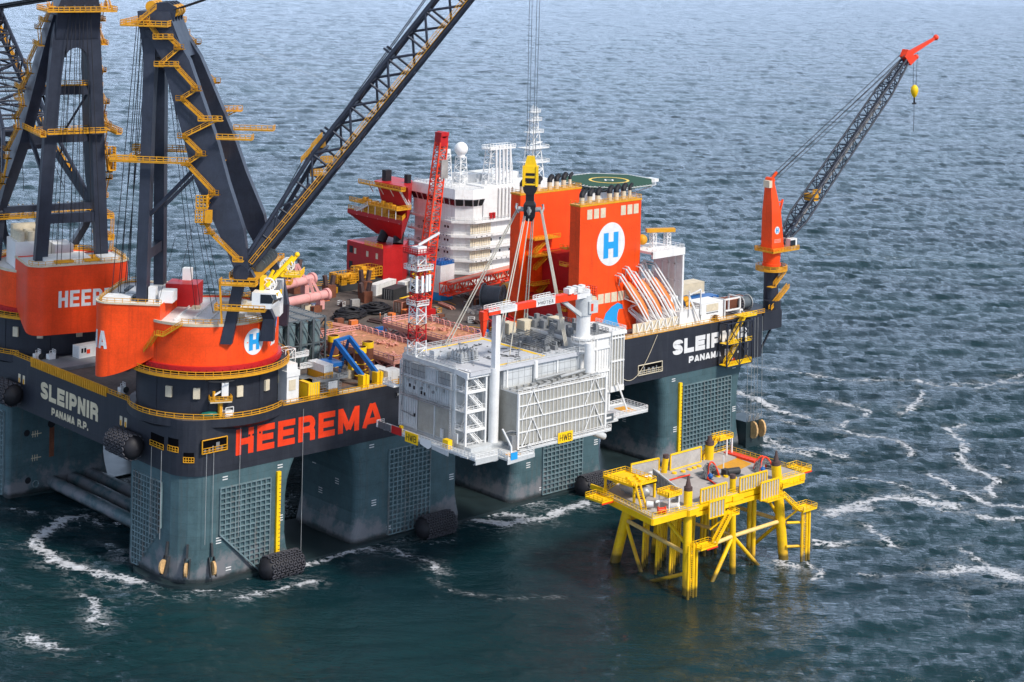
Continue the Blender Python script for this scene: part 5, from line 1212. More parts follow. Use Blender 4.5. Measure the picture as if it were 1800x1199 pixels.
# gas bottles in a rack, fan units
mb = MB(); mb.box(49.8, -41, ZR+.02, 55, -37, ZR+.5); mb.rail([(49.6, -37, ZR+.3), (49.6, -41.2, ZR+.3), (55.2, -41.2, ZR+.3)], 1.1, 1, .1); rk = mb.build('bottle_rack', 'grey_light', ts)
for i in range(5):
    for j in range(4):
        x, y = 50.2+i*1.12, -40.6+j*1.1; m = MB(); m.lathe((x, y, ZR+.6), [(.52, 0), (.52, 1.3), (.42, 1.75), (.14, 1.95), (.14, 2.2), (.01, 2.22)], 12); m.build('cooling_bottle', 'galv', rk)
mb = MB(); mb.box(47.5, -33.6, ZR, 49.2, -31.8, ZR+1.9); mb.box(49.4, -35.4, ZR+.1, 51.2, -33.9, ZR+1.8); mb.tube((49.0, -34.6, ZR+1), (49.8, -35.8, ZR+1), .8, n=14); mb.box(50.6, -38.2, ZR+.1, 51.4, -37.6, ZR+1.4); mb.build('fan_unit', 'grey_light', rf)
# stair tower at the near left corner
mb = MB(); XA, XB, YA, YC = 45.5, 51.8, -47.9, -46.8
for x, y in ((XA+.2, YA+.2), (XB, YA+.2), (XA+.2, -43.8)): mb.beam((x, y, 34), (x, y, 52.4), .45)
for z in (38.6, 43.1, 47.7): mb.beam((XA, YA+.2, z), (XB, YA+.2, z), .4, .45); mb.box(XA, YA+.2, z-.1, XB-3, -43.8, z+.05)
mb.beam((XA, YA+.2, 51.8), (XB+.6, YA+.2, 51.8), 1.0, 1.5); mb.extr([(XA-.05, YA, 51.0), (XA-.05, -43.8, 51.6), (XA-.05, -43.8, 52.7), (XA-.05, YA, 52.5)], (.4, 0, 0)); mb.box(XA, YA+.3, 52.3, XB, -44, 52.5)
st = mb.build('stair_tower', 'white', ts)
mb = MB()
for k, z in enumerate((34.6, 38.7, 43.2, 47.8)):
    mb.stair((XA+1, YA+1.0, z+4.2), (XB-.8, YA+1.0, z), 1.2, t=.2); mb.stair((XA+1.4, YA+2.6, z), (XB-.8, YA+2.6, z+2), 1.0, t=.16); mb.rail([(XA+.2, YA+.3, z+.1), (XB, YA+.3, z+.1)], 1.1, 1.2, .1); mb.rail([(XA+.1, YA+.3, z+.1), (XA+.1, -44, z+.1)], 1.1, 1.2, .1)
mb.build('stair_flight', 'white', st)
# support leg tubes, corner leg carries the boom rest
legs = [(53.6, -48.6, 30.9, 52.8, 1.2), (66.8, -48.6, 45, 52.5, .55), (62, -50, 32.6, 35, .9), (83.6, -50, 32.6, 35, .9), (82.8, -50.5, 46, 55, 1.25)]
for x, y, a, b, r in legs: MB().tube((x, y, a), (x, y, b), r, n=18).build('support_leg', 'white', ts)
MB().box(52.9, -49.5, 49.5, 54.4, -48, 65.2).build('boom_rest_post', 'white', ts)
# big louvred cooler box on the front
mb = MB(); mb.box(56, -54.5, 35.2, 84.6, Y0+.01, 47.2); lv = mb.build('cooler_box', 'grey_louvre', ts)
mb = MB(); n = 23
for i in range(n+1): x = 56+28.6*i/n; mb.box(x-.07, -54.72, 34.6, x+.07, -54.5, 47.4)
for z in (34.8, 38.2, 41.3, 44.4, 47.3): mb.box(55.8, -54.8, z-.12, 84.8, -54.48, z+.12)
for x0 in (57.1, 77.4):
    for z in (34.8, 41.3): mb.beam((x0, -54.8, z), (x0+3.3, -54.8, z+6.4), .22, .2); mb.beam((x0+6.6, -54.8, z), (x0+3.3, -54.8, z+6.4), .22, .2)
mb.box(55.7, -54.9, 34.4, 56.2, -54.4, 47.5); mb.box(84.4, -54.9, 34.4, 84.9, -54.4, 47.5); mb.rail([(56, -48.4, 47.2), (56, -54.4, 47.2), (84.5, -54.4, 47.2)], .9, 1.3, .09); mb.build('louvre_frame', 'white', lv)
mb = MB()
for k in range(12): x = 57+k*2.2; mb.tube((x, -52.9+.5*math.sin(k*2), 47.7), (x+2.6, -52.6+.5*math.cos(k*3), 47.8), .3, n=8); mb.box(x, -51+.4*math.sin(k), 47.2, x+1.2, -50, 47.9)
mb.tube((66, -49.4, 48.2), (76, -49.4, 48.5), .35, n=8); mb.tube((73, -50.6, 48.1), (83.6, -50.2, 48.6), .45, n=8); mb.build('pipework', 'galv', lv)
mb = MB()    # panel joints of the wall above it
for k in range(13): mb.box(58+k*1.9, Y0-.03, 47.4, 58.05+k*1.9, Y0, ZR-1)
for z in (49, 50.6): mb.box(57, Y0-.03, z, 82, Y0, z+.05)
mb.build('panel_joint', 'grey_mid', ts)
mb = MB(); 
for x in (58, 66.8, 74.4, 81.4): mb.cut().box(x-.2, Y0-.3, 47.2, x+.2, Y0, ZR-.3)
mb.build('wall_stiffener', 'white', ts)
# right hand block, taller, corrugated white
mb = MB(); mb.box(82, -47.0, 36, 93.4, -27, 55.2); corr(mb, (84.8, -47.0, 0), (93.3, -47.0, 0), 36.6, 40.4, .9, .16, (0, -1, 0)); corr(mb, (84.8, -47.0, 0), (93.3, -47.0, 0), 41.2, 45.8, .9, .16, (0, -1, 0)); corr(mb, (84.8, -47.0, 0), (93.3, -47.0, 0), 46.6, 51.5, .9, .16, (0, -1, 0))
for z in (40.8, 46.2, 52): mb.box(82, -47.35, z-.25, 93.6, -47, z+.25)
for x in (88.6, 93.3): mb.box(x-.22, -47.4, 36, x+.22, -47, 54.8)
mb.beam((84.4, -47.5, 51.5), (88.4, -47.5, 40.8), .5); mb.box(82, -47.6, 54.6, 93.8, -46.8, 55.4)
rb_ = mb.build('right_wall', 'white', ts)
mb = MB(); mb.box(93.4, -47.5, 42, 97.8, -36, 54.6)
lv2 = mb.build('cooler_box', 'grey_louvre', ts); mb = MB()
for i in range(5): x = 93.5+4.2*i/4; mb.box(x-.12, -47.8, 41.6, x+.12, -47.5, 55)
for z in (41.8, 48.2, 54): mb.box(93.3, -47.85, z-.18, 97.9, -47.48, z+.18)
mb.box(93.2, -48.0, 54.8, 98.4, -36, 55.6); mb.box(93.2, -47.9, 40.6, 97.9, -37, 41.7); mb.rail([(93.4, -47.8, 55.6), (98.2, -47.8, 55.6), (98.2, -37, 55.6)], 1.1, 1.2, .1, 3); mb.build('louvre_frame', 'white', lv2)
mb = MB(); mb.box(82.2, -46.8, 55.2, 93.2, -27, 55.35)
for k in range(70):
    x, y = rr.uniform(72.5, 92), rr.uniform(-46, -25); mb.cut(); z0 = 55.3 if x > 82 else ZR; mb.box(x, y, z0, x+rr.uniform(.3, 1.8), y+rr.uniform(.3, 1.8), z0+rr.uniform(.4, 2.6))
for k in range(8): x = 73+k*1.2; mb.rail([(x, -45+k, ZR+2+.2*k), (x+3, -44+k, ZR+2+.2*k)], 1.1, 1.2, .1, 3, kick=False)
mb.rail([(82.2, -46.7, 55.3), (93.2, -46.7, 55.3), (93.2, -28, 55.3)], 1.2, 1.2, .1, 3); mb.rail([(82, -28, 55.3), (93, -28, 55.3)], 1.2, 1.2, .1, 3)
for k in range(9): mb.tube((73+k*.9, -43.6, ZR+1+k*.12), (73.6+k*.9, -25, ZR+1+k*.12), .16, n=5)
mb.tube((74, -28, ZR), (74, -28, 58), .9, n=14); mb.rail([(72.4, -46, ZR), (72.4, -26, ZR)], 1.2, 1.4, .1, 3)
mb.build('deck_equipment', 'grey_mid', ts)
mb = MB()
for x, y, z0, w, l, h in ((80, -30, ZR, 3, 3, 4.2), (86.5, -34.5, 55.3, 3, 3, 2.2), (75.6, -29, ZR, 2.4, 3, 4)): mb.cut().box(x, y, z0, x+w, y+l, z0+h)
mb.build('equipment_house', 'cream', ts)
# lower decks and walkways
mb = MB(); mb.box(42.2, -52.5, 34.1, X0+.1, -18.6, 34.5); mb.box(42.8, -54.6, 33.9, 58, -48, 34.3); mb.box(50, -57.8, 33.4, 58.5, -52, 33.8); mb.box(56, -55.6, 34.0, 86, -47.5, 34.4)
mb.box(93, -50, 34.4, 104.6, -41.6, 34.9); mb.box(84, -50.5, 34.0, 93.5, -46, 34.5)
for k in range(9): x = 46+k*5; mb.beam((x, -54, 33.7), (x, -26, 33.7), .5, .8)
mb.box(X0, -50, 34.3, 93, YB, 35.3)
mb.extr([(50, -57.9, 32.6), (58.5, -57.9, 33.0), (58.5, -57.9, 33.9), (50, -57.9, 33.9)], (0, .25, 0)); mb.extr([(43, -54.7, 33.0), (50, -54.7, 33.0), (50, -54.7, 34.3), (43, -54.7, 34.3)], (0, .2, 0)); mb.extr([(42, -46, 33.2), (42, -40, 33.6), (42, -40, 34.5), (42, -46, 34.5)], (.2, 0, 0))
mb.beam((94, -46, 34.4), (88.5, -46, 30.6), .5); mb.beam((98, -46, 34.4), (90.5, -46, 30.8), .4); mb.tube((82.8, -49.5, 33.6), (89.6, -49.5, 30.6), .85, n=12)
for k in range(14): y = -50+k*2.2; mb.beam((42.4, y, 34), (X0+.4, y, 32.8), .2)
for k in range(10): x = 43.6+k*1.5; mb.beam((x, -54.5, 33.8), (x+.7, -52.5, 32.3), .2)
dk = mb.build('lower_deck', 'grey_light', ts)
mb = MB(); mb.rail([(44.6, -18.7, 34.5), (42.3, -18.7, 34.5), (42.3, -49, 34.5), (43, -54.5, 34.3), (50, -54.6, 34.3), (50.2, -57.7, 33.8), (58.4, -57.7, 33.8), (58.4, -55.5, 34.2), (86, -55.5, 34.4)], 1.2, 1.2, .11, 3); mb.cut(); mb.rail([(93.2, -50, 34.9), (104.5, -50, 34.9), (104.5, -41.7, 34.9), (94, -41.7, 34.9)], 1.2, 1.2, .11, 3); mb.cut(); mb.rail([(84.6, -50.4, 34.5), (93, -50.4, 34.5)], 1.1, 1.2, .1, 3)
mb.cut(); mb.box(43, -24, 44.6, X0, -19.6, 44.8); mb.rail([(X0, -19.7, 44.8), (43.1, -19.7, 44.8), (43.1, -24, 44.8)], 1.2, 1.1, .1, 3); mb.build('deck_railing', 'white', dk)
mb = MB(); mb.beam((48.6, -57.4, 41), (51.6, -57.2, 36.4), .35); mb.beam((51.6, -57.2, 36.4), (51.6, -57.4, 33.2), .35); mb.cut(); mb.beam((94.6, -48.8, 43.2), (97.6, -49.4, 36), .35); mb.build('davit_arm', 'white', ts)
mb = MB(); mb.box(50.9, -57.96, 33.5, 53, -57.9, 35.2)
mb.build('deck_banner', 'light_blue', dk)
mb = MB(); mb.box(52, -56.6, 33.82, 55.4, -53.6, 33.95); mb.cut(); mb.box(98.5, -48.5, 34.92, 102, -44, 35.0); mb.build('deck_grating', 'ochre', dk)
mb = MB(); mb.box(42.6, -45.2, 34.5, 43.9, -43.2, 36.6); mb.cut(); mb.box(43, -27.3, 34.5, 43.7, -26.5, 36); mb.cut(); mb.box(85.6, -50.6, 37.2, 86.6, -50, 38.2); mb.build('yellow_cabinet', 'yellow', dk)
# banners and name boards
mb = MB(); mb.quad((42.12, -24.6, 34.0), (42.12, -28.6, 34.0), (42.12, -28.6, 35.9), (42.12, -24.6, 35.9)); mb.build('red_banner', 'red', dk)
mb = MB(); mb.quad((42.13, -19.4, 34.1), (42.13, -24.4, 34.1), (42.13, -24.4, 35.8), (42.13, -19.4, 35.8)); mb.cut(); mb.box(86, -50.75, 34.6, 91.6, -50.6, 36.4); mb.build('dark_banner', 'steel_grey', dk)
mb = MB(); mb.quad((42.1, -35.6, 33.8), (42.1, -38.6, 33.2), (42.1, -39.8, 34.0), (42.1, -39.8, 35.4), (42.1, -35.6, 35.4)); mb.build('white_banner', 'white_clean', dk)
for fn, fr in ((lambda u, v: (42.0, -32.4-u, 34.2+v), 0), (lambda u, v: (70.4+u, -55.75, 34.9+v), 1)):
    mb = MB(); q = [fn(-2.4, -1), fn(2.4, -1), fn(2.4, 1.5), fn(-2.4, 1.5)]; mb.extr(q, (.12, 0, 0) if not fr else (0, .12, 0)); b = mb.build('name_board', 'yellow', dk)
    mb = MB(); f2_ = (lambda u, v: (41.95, -32.4-u, 33.65+v)) if not fr else (lambda u, v: (70.4+u, -55.8, 34.35+v)); lettering(mb, 'HWB', f2_, -1.9, 1.9, 1.6, b=.085, gap=.2); mb.build('board_lettering', 'black', b)
mb = MB(); lettering(mb, 'EQUANS', lambda u, v: (86.6+u, -50.78, 35.2+v), 1.2, 4.6, .8, b=.12) if False else mb.box(87.2, -50.78, 35.2, 90.8, -50.755, 35.7); mb.build('banner_mark', 'letter_white', dk)
mb = MB(); mb.box(59, -54.2, 36, 60.4, -54, 38.2) if False else None
# side cabinets and pipes under the cooler box
mb.__init__()
mb.box(54.2, -54.5, 34.4, 55.6, -53.2, 37.8); mb.path([(52.5, -53.6, 38.6), (54, -54.3, 39), (56, -54.4, 38.6), (56.4, -54.8, 36)], .16, 6); mb.path([(53, -53.4, 38.2), (55, -54, 38.5), (57, -54.2, 38.2)], .16, 6); mb.build('pipe_run', 'grey_mid', ts)
mb = MB()
for y, z in ((-45.2, 35.6), (-40, 35.6)): mb.cut().box(X0-.6, y-.5, z, X0-.2, y+.5, z+2.3)
mb.build('cabinet_door', 'grey_light', wl)
# ---------------------------------------------------------------- pedestal crane on the substation
pc = thing('pedestal_crane', 'white pedestal crane with red and white striped boom lying along the substation roof', 'crane', (82.8, -46, 54))
XX, YY = 83.2, -47.8
mb = MB(); mb.tube((XX, YY, 52), (XX, YY, 61.4), 1.75, n=24); mb.tube((XX, YY, 55.6), (XX, YY, 56), 2.6, n=24); mb.lathe((XX, YY, 54.6), [(2.9, 0), (2.9, .2), (.1, .2)], 24); mb.rail([(XX+3*math.cos(R(a)), YY+3*math.sin(R(a)), 54.8) for a in range(0, 360, 30)], 1.2, 1.2, .1, 3, closed=True); mb.rail([(XX+3*math.cos(R(a)), YY+3*math.sin(R(a)), 52.8) for a in range(0, 360, 30)], 1.2, 1.2, .1, 3, closed=True); mb.build('pedestal', 'white', pc)
mb = MB(); mb.tube((XX, YY, 61.4), (XX, YY, 66.4), 2.0, n=24); mb.box(XX-.4, YY-2.4, 62, XX+2.6, YY-1.6, 65); mb.beam((XX-1.6, YY-.6, 61.6), (XX-8.2, YY-.9, 66), .9); mb.build('slewing_column', 'grey_light', pc)
mb = MB(); mb.box(XX+.2, YY-2.5, 62.6, XX+.9, YY-2.4, 64.4); mb.rail([(XX+2.2, YY-2, 65.6), (XX+3.4, YY-1, 65.6), (XX+3.4, YY+2, 65.6)], 2.4, .8, .12, 4); mb.build('access_cage', 'letter_red', pc)
st_ = [(83.6, 79.2), (79.2, 71.8), (71.8, 65.6), (65.6, 59.4), (59.4, 54.2), (54.2, 50.2)]
bm_ = MB(); bm_.m = 0
for i, (a, b) in enumerate(st_):
    bm_.m = 0 if i % 2 == 0 else 1
    za, zb_ = 66.9-(83.6-a)*.02, 66.9-(83.6-b)*.02; ha = 1.9-(83.6-a)*.018; hb_ = 1.9-(83.6-b)*.018
    bm_.loft([[(a, YY-1+y, za+z*ha/2) for y, z in ((-.8, -1), (.8, -1), (.8, 1), (-.8, 1))], [(b, YY-1+y, zb_+z*hb_/2) for y, z in ((-.8, -1), (.8, -1), (.8, 1), (-.8, 1))]], smooth=False)
bo_ = bm_.build('boom', ['letter_white', 'letter_red'], pc)
mb = MB()
for a, b in ((50.4, 58.6), (66, 71.6), (78, 83)): mb.cut().rail([(a, YY-1.9, 67.4-(83-a)*.03), (b, YY-1.9, 67.4-(83-b)*.03)], 1.3, 1.1, .11, 3); mb.rail([(a, YY-.1, 67.4-(83-a)*.03), (b, YY-.1, 67.4-(83-b)*.03)], 1.3, 1.1, .11, 3)
for k in range(6): mb.box(76+k, YY-2.2+.3*(k % 3), 67.6, 77+k, YY-.2, 68.8+.3*(k % 2))
mb.build('boom_railing', 'white', bo_)
mb = MB(); mb.box(48.8, YY-1.8, 64.6, 50.4, YY-.2, 66.6); mb.loft([[(49.6+s*w, YY-1+e*w, z) for s, e in ((-1, -1), (1, -1), (1, 1), (-1, 1))] for z, w in ((60.6, .15), (62.4, .5), (64.6, .6))], smooth=False); mb.build('boom_head', 'letter_red', bo_)
mb = MB(); lettering(mb, 'PROTEA', lambda u, v: (68.7+u, YY-1.83, 66.1+v), -2.5, 2.5, .95, b=.10, gap=.25); mb.build('boom_lettering', 'black', bo_)
# ---------------------------------------------------------------- telecom lattice mast on the roof corner
lm = thing('lattice_mast', 'red and white banded lattice mast standing on the substation roof corner', 'mast', (46.4, -27.6, ZR))
mb = MB(); z = ZR; k = 0; mx, my = 47.0, -27.6
for za, zb_, c in ((52.7, 56.4, 0), (56.4, 60.4, 1), (60.4, 64.6, 0), (64.6, 68, 1), (68, 71.4, 0), (71.4, 74.6, 1), (74.6, 77.4, 0)):
    mb.m = c; w = lambda q: 3.2-(q-52.7)*.035; lattice(mb, (mx, my, za), (mx, my, zb_), w(za), w(za), (0, 1, 0), w(zb_), w(zb_), 2, .19, .12)
mb.build('lattice_frame', ['letter_white', 'red'], lm)
mb = MB(); mb.m = 0
for z_, w in ((64.8, 1.9), (73.4, 2.5)): mb.cut().box(mx-w, my-w, z_, mx+w, my+w, z_+.15); mb.rail([(mx-w, my-w, z_+.1), (mx+w, my-w, z_+.1), (mx+w, my+w, z_+.1), (mx-w, my+w, z_+.1)], 1.2, .9, .11, 2, closed=True)
mb.cut(); mb.m = 1; w = 2.7; mb.box(mx-w, my-w, 77.3, mx+w, my+w, 77.5); mb.rail([(mx-w, my-w, 77.5), (mx+w, my-w, 77.5), (mx+w, my+w, 77.5), (mx-w, my+w, 77.5)], 1.2, .9, .13, 2, closed=True)
mb.cut(); mb.m = 0; mb.box(mx-1.5, my-1.5, 77.5, mx+1.2, my+1, 79); mb.beam((mx-.5, my-.5, 79.4), (mx+4.2, my-2.6, 82.2), .5, .5); mb.build('mast_platform', ['white', 'red'], lm)
mb = MB()
for q in ((-1.9, -1.6), (-.6, -2.2), (.8, -2.2), (2.0, -1.8)): mb.cut().box(mx+q[0]-.3, my+q[1]-.25, 68.2, mx+q[0]+.3, my+q[1]+.1, 72.2)
mb.build('panel_antenna', 'white_clean', lm)
# ---------------------------------------------------------------- slings from hook to lifting points
L0 = Vector((HK.x, HK.y, 0))
pads = [((58.3, -25.4, 53.2), -1, 3.0), ((58.2, -43.6, 53.2), -.3, -1.6), ((82.5, -27.6, 57), .3, 1.4), ((80.6, -44.6, 53.4), 1, -2.4)]
sl = ['straight pale lifting sling from hook toward the foot of the banded mast', 'lifting sling pair dropping from hook behind the boom rest post', 'nearly vertical pale lifting sling pair in front of the red machinery house', 'thick three-strand lifting sling passing the gallery of the rear funnel']
for (p, e, f), lab in zip(pads, sl):
    a = Vector((HK.x+hf.x*e*2.9+hl.x*f*.35, HK.y+hf.y*e*2.9+hl.y*f*.35, 87.4)); p = Vector(p); s = (p-a).cross(Vector((CF[0], CF[1], CF[2]))).normalized()
    mb = MB(); k = 3 if e == 1 else 2
    for i in range(k): o = s*((i-(k-1)/2)*(.34 if k == 3 else .7)); mb.tube(a+o*.5, p+o, .17, n=6)
    if e == -.3: mb.tube(a+s*1.0, p+Vector((5.5, 1, 0)), .15, n=6)
    tag(mb.build('lifting_sling', 'sling'), lab, 'sling', 'slings between hook and substation')
# ================================================================ YELLOW JACKET FOUNDATION
jk = thing('jacket_foundation', 'bright yellow steel jacket platform on tubular legs with open grey deck', 'jacket', (111, -61, SEA))
DZ = 19.0; Yf, Yb = -75., -48.5
legs_ = {'a': ((92.8, -75.4), (93.4, -74.6)), 'b': ((112.3, -72.8), (109.8, -74.2)), 'c': ((129.8, -74.4), (126.4, -73.8)), 'd': ((96, -48.2), (99.6, -52.6)), 'e': ((108.4, -49.6), (108.2, -53.4)), 'f': ((128.6, -48.6), (125.5, -52.5))}
def lp(k, z): (x0, y0), (x1, y1) = legs_[k]; t = (z+2)/26; return Vector((x0+(x1-x0)*t, y0+(y1-y0)*t, z))
for k in legs_:
    big = k in 'acdf'; r = {'a': 1.05, 'c': 1.25, 'd': 1.3, 'f': 1.15}.get(k, .78); top = {'a': 22.6, 'b': 22.4, 'c': 22.6, 'd': 18, 'e': 22.8, 'f': 23.0}[k]
    mb = MB(); mb.tube(lp(k, -8), lp(k, top), r, n=20); l = mb.build('leg', 'yellow_leg', jk)
    if k != 'd':
        mb = MB(); p = lp(k, top); mb.tube(p, p+Vector((0, 0, .9)), r*.98, n=16)
        if k in 'ac': mb.tube(p+Vector((0, 0, .9)), p+Vector((0, 0, 3.6)), .75, .18, n=12)
        if k == 'f': mb.tube(p+Vector((0, 0, .9)), p+Vector((0, 0, 2.2)), .8, .5, n=12)
        mb.build('pile_stabbing_cone', 'brown_pile', l)
def br(p, q, r, m='yellow_leg'): MB().tube(p, q, r*.82, n=12).build('brace', m, jk)
br(lp('d', 8.5), lp('a', 7.5), .62, 'yellow_bleached'); br(lp('a', 7.4), lp('b', 7.6), .62, 'yellow_bleached'); br(lp('b', 7.6), lp('c', 8.2), .62, 'yellow_bleached'); br(lp('c', 8.4), lp('f', 8.2), .6, 'yellow_bleached'); br(lp('d', 8.5), lp('e', 8.3), .55); br(lp('e', 8.3), lp('f', 8.2), .55)
br(lp('b', 7.6), Vector((102.6, -74.0, -3)), .62); br(lp('b', 7.6), Vector((122.6, -73.2, -3)), .62); br(lp('d', 8.4), Vector((95.2, -58.5, -3)), .6); br(lp('a', 9.5), Vector((93.4, -62, 17.4)), .6); br(lp('a', 3), Vector((93, -62, -3)), .55); br(lp('c', 8), Vector((129.6, -62, -3)), .55); br(lp('c', 8.4), Vector((131, -62, 17.4)), .5); br(lp('d', 8.6), Vector((106.5, -48.4, 17)), .55); br(lp('e', 8.2), Vector((122, -47.6, -3)), .5); br(lp('f', 8.4), Vector((122, -49, 17)), .5); br(lp('b', 8), lp('e', 8.2), .5, 'yellow_bleached'); br(lp('b', 9), Vector((112, -60, 17)), .45)
mb = MB(); rr = random.Random(8)
for k in range(18): 
    x, y = 97.4+(k % 6)*2.2, -66+(k//6)*4.6+(k % 3)*1.3; mb.cut(); mb.tube((x-.7, y, -4), (x+.4, y+.3, 17.4), .3, n=8)
for k in range(6): x, y = 116+k*2.1, -60+(k % 2)*3; mb.cut(); mb.tube((x, y, -4), (x, y, 17.4), .4, n=8)
for x, y in ((122.5, -70.5), (126, -66), (103.2, -66), (106, -64)): mb.cut().tube((x, y, -4), (x, y, 17.4), .6, n=10)
mb.cut(); mb.tube((97, -57, 9), (107, -52, 9), .3, n=8); mb.build('cable_tube', 'yellow_leg', jk)
# deck
mb = MB(); D1 = [(79.6, -76.2), (91.0, -76.4), (91.2, -77.0), (94.6, -77.0), (95.0, -75.3), (136.6, -74.9), (136.6, -48.6), (96.4, -50.2), (83.4, -55.6)]
mb.prism(D1, DZ-.25, DZ); dk2 = mb.build('deck_plate', 'jacket_deck', jk)
mb = MB()
for a, b in zip(D1, D1[1:]+D1[:1]): mb.beam((*a, DZ-.9), (*b, DZ-.9), .5, 1.5)
for k in 'abcdef': mb.box(lp(k, 17).x-2, lp(k, 17).y-1.9, 17.2, lp(k, 17).x+2, lp(k, 17).y+1.9, 18.5)
for y in (-66, -57): mb.beam((82, y, 17.9), (136, y, 17.9), .5, 1.2)
for x in (88, 96, 104, 112, 120, 128): mb.beam((x, -75, 17.9), (x, -47, 17.9), .5, 1.2)
mb.beam((95.4, -75.3, 16.6), (124, -75.1, 16.6), .7, 1.0); mb.build('deck_beam', 'yellow', jk)
# wall panels
def panel(a, b, z0, z1, face, capc='yellow', ribs=True, rib='yellow', name='wall_panel'):
    a = Vector((*a, 0)); b = Vector((*b, 0)); d = (b-a).normalized(); n = Vector((-d.y, d.x, 0)); mb = MB(); mb.extr([(a.x, a.y, z0), (b.x, b.y, z0), (b.x, b.y, z1), (a.x, a.y, z1)], n*.18); o = mb.build(name, face, jk)
    mb = MB(); up = Vector((0, 0, 1)); mb.beam(a+up*z1, b+up*z1, .4, .35); mb.beam(a+up*z0, b+up*z0, .3, .3); mb.beam(a+up*z0, a+up*z1, .32); mb.beam(b+up*z0, b+up*z1, .32)
    L = (b-a).length
    if ribs:
        k = int(L/.95)
        for i in range(1, k): p = a.lerp(b, i/k)-n*.12; mb.beam(p+up*z0, p+up*z1, .16, .2)
    mb.build('panel_frame', capc if capc == rib else capc, o)
panel((96.8, -75.6), (106.2, -75.5), 19.1, 22.4, 'concrete'); panel((111, -75.6), (121, -75.6), 19.1, 22.6, 'concrete'); panel((98.0, -77.4), (103.4, -77.4), 15.6, 19.6, 'concrete'); panel((117.0, -77.2), (124.2, -77.0), 16.2, 20.6, 'concrete')
panel((97.8, -51.2), (107.2, -51.8), 19.1, 22.6, 'concrete', ribs=False); panel((110.6, -52.6), (122.4, -52.3), 19.1, 23.0, 'concrete', ribs=False)
panel((100.2, -56.6), (93.4, -71.6), 19.1, 22.2, 'grey_mid', 'grey_light', True, 'grey_light')
# rails
mb = MB(); mb.rail([(79.8, -76, DZ), (92.2, -76.8, DZ), (94.6, -76.9, DZ)], 1.15, 1.4, .09, 2); mb.cut(); mb.rail([(79.8, -75.8, DZ), (83.5, -55.8, DZ)], 1.15, 1.5, .09, 2); mb.cut(); mb.rail([(83.6, -55.6, DZ), (96.4, -50.4, DZ)], 1.15, 1.5, .09, 2); mb.cut(); mb.rail([(128, -74.8, DZ), (136.4, -74.8, DZ), (136.4, -48.8, DZ), (123, -49.4, DZ)], 1.15, 1.6, .09, 2); mb.cut(); mb.rail([(106.4, -75.1, DZ), (111, -75.1, DZ)], 1.15, 1.4, .09, 2); mb.build('deck_railing', 'yellow', jk)
# left corner wing platform, right corner platforms
def plat(x0, y0, x1, y1, z, name='landing_platform'):
    mb = MB(); mb.box(x0, y0, z-.3, x1, y1, z); mb.rail([(x0, y0, z), (x1, y0, z), (x1, y1, z), (x0, y1, z)], 1.15, 1.4, .09, 2, closed=True); o = mb.build(name, 'yellow', jk); return o
plat(78.6, -60.4, 82.4, -54.6, 18.9); plat(136.4, -73.8, 140.6, -69, 18.9); plat(126, -76.6, 134.5, -72.4, 17.6)
w = plat(130.8, -79.5, 136.2, -76, 11.4); plat(93.2, -79.4, 99, -76.4, 9.6)
for a, b in (((78.4, -60.5), (82.4, -60.5)), ((136.6, -74), (140.6, -74)), ((95.2, -79.5), (99, -79.5))):
    z = 18.4 if a[0] != 95.2 else 9.1; mb = MB(); mb.box(a[0], a[1]-.08, z, b[0], b[1], z+.35); mb.build('fender_strip', 'letter_red', jk)
mb = MB(); mb.stair((98.8, -78.6, 9.7), (104.6, -78.2, 15.6), 1.2, t=.2); mb.cut(); mb.stair((130.6, -78, 11.5), (124.4, -77.8, 16.4), 1.2, t=.2); mb.cut(); mb.box(104.4, -79, 15.3, 107.2, -75.6, 15.5); mb.rail([(104.4, -78.9, 15.5), (107.2, -78.9, 15.5), (107.2, -75.8, 15.5)], 1.15, 1.4, .09, 2); mb.cut(); mb.box(117.6, -79, 16, 125, -75.4, 16.2); mb.rail([(117.6, -79, 16.2), (124.4, -79, 16.2)], 1.15, 1.4, .09, 2)
mb.cut(); mb.beam((104.6, -77.4, 15), (100.4, -75.6, 12), .3); mb.cut(); mb.beam((131, -77.4, 11.2), (128.8, -75, 8.4), .4); mb.build('access_stairway', 'yellow', jk)
for xb, yb in ((92.0, -77.4), (133.0, -78.2)):
    mb = MB()
    for e in (-.9, .9, 1.9): mb.tube((xb+e, yb, -4), (xb+e, yb, 10.5), .34, n=10)
    for k in range(26): mb.beam((xb-.4, yb-.2, -1.5+k*.45), (xb+.4, yb-.2, -1.5+k*.45), .08)
    for e in (-.4, .4): mb.beam((xb+e, yb-.2, -2), (xb+e, yb-.2, 11), .12)
    for z in (2, 8): mb.tube((xb, yb, z), (xb+(.8 if xb < 100 else -4), yb+2.4, z), .35, n=8)
    mb.build('boat_landing', 'yellow_leg', jk)
# left equipment bay: roof frame with stair, tank, pipe skid
mb = MB(); mb.box(84.2, -65.6, 22.6, 92.0, -54.8, 22.9)
mb.box(84.2, -65.6, 22.6, 92, -65.1, 23.3)
for x, y in ((84.6, -55.4), (84.6, -65.2), (91.6, -55.4), (91.6, -65.2)): mb.beam((x, y, 19), (x, y, 22.7), .5)
mb.rail([(84.3, -65.4, 22.9), (84.3, -54.9, 22.9), (91.9, -54.9, 22.9), (91.9, -65.4, 22.9), (87, -65.4, 22.9)], 1.15, 1.4, .1, 2); mb.stair((82.6, -70.4, 19), (85.2, -65.8, 22.8), 1.2, t=.2)
for k in range(7): mb.box(85+k, -64+(k % 3)*1.7, 22.9, 85.7+k, -63.2+(k % 3)*1.7, 23.5)
mb.build('equipment_frame', 'yellow', jk)
tk = MB(); c = Vector((88.6, -61.6, 20.7)); d = Vector((.12, -1, 0)).normalized(); rings = []
sdv = Vector((-d.y, d.x, 0))
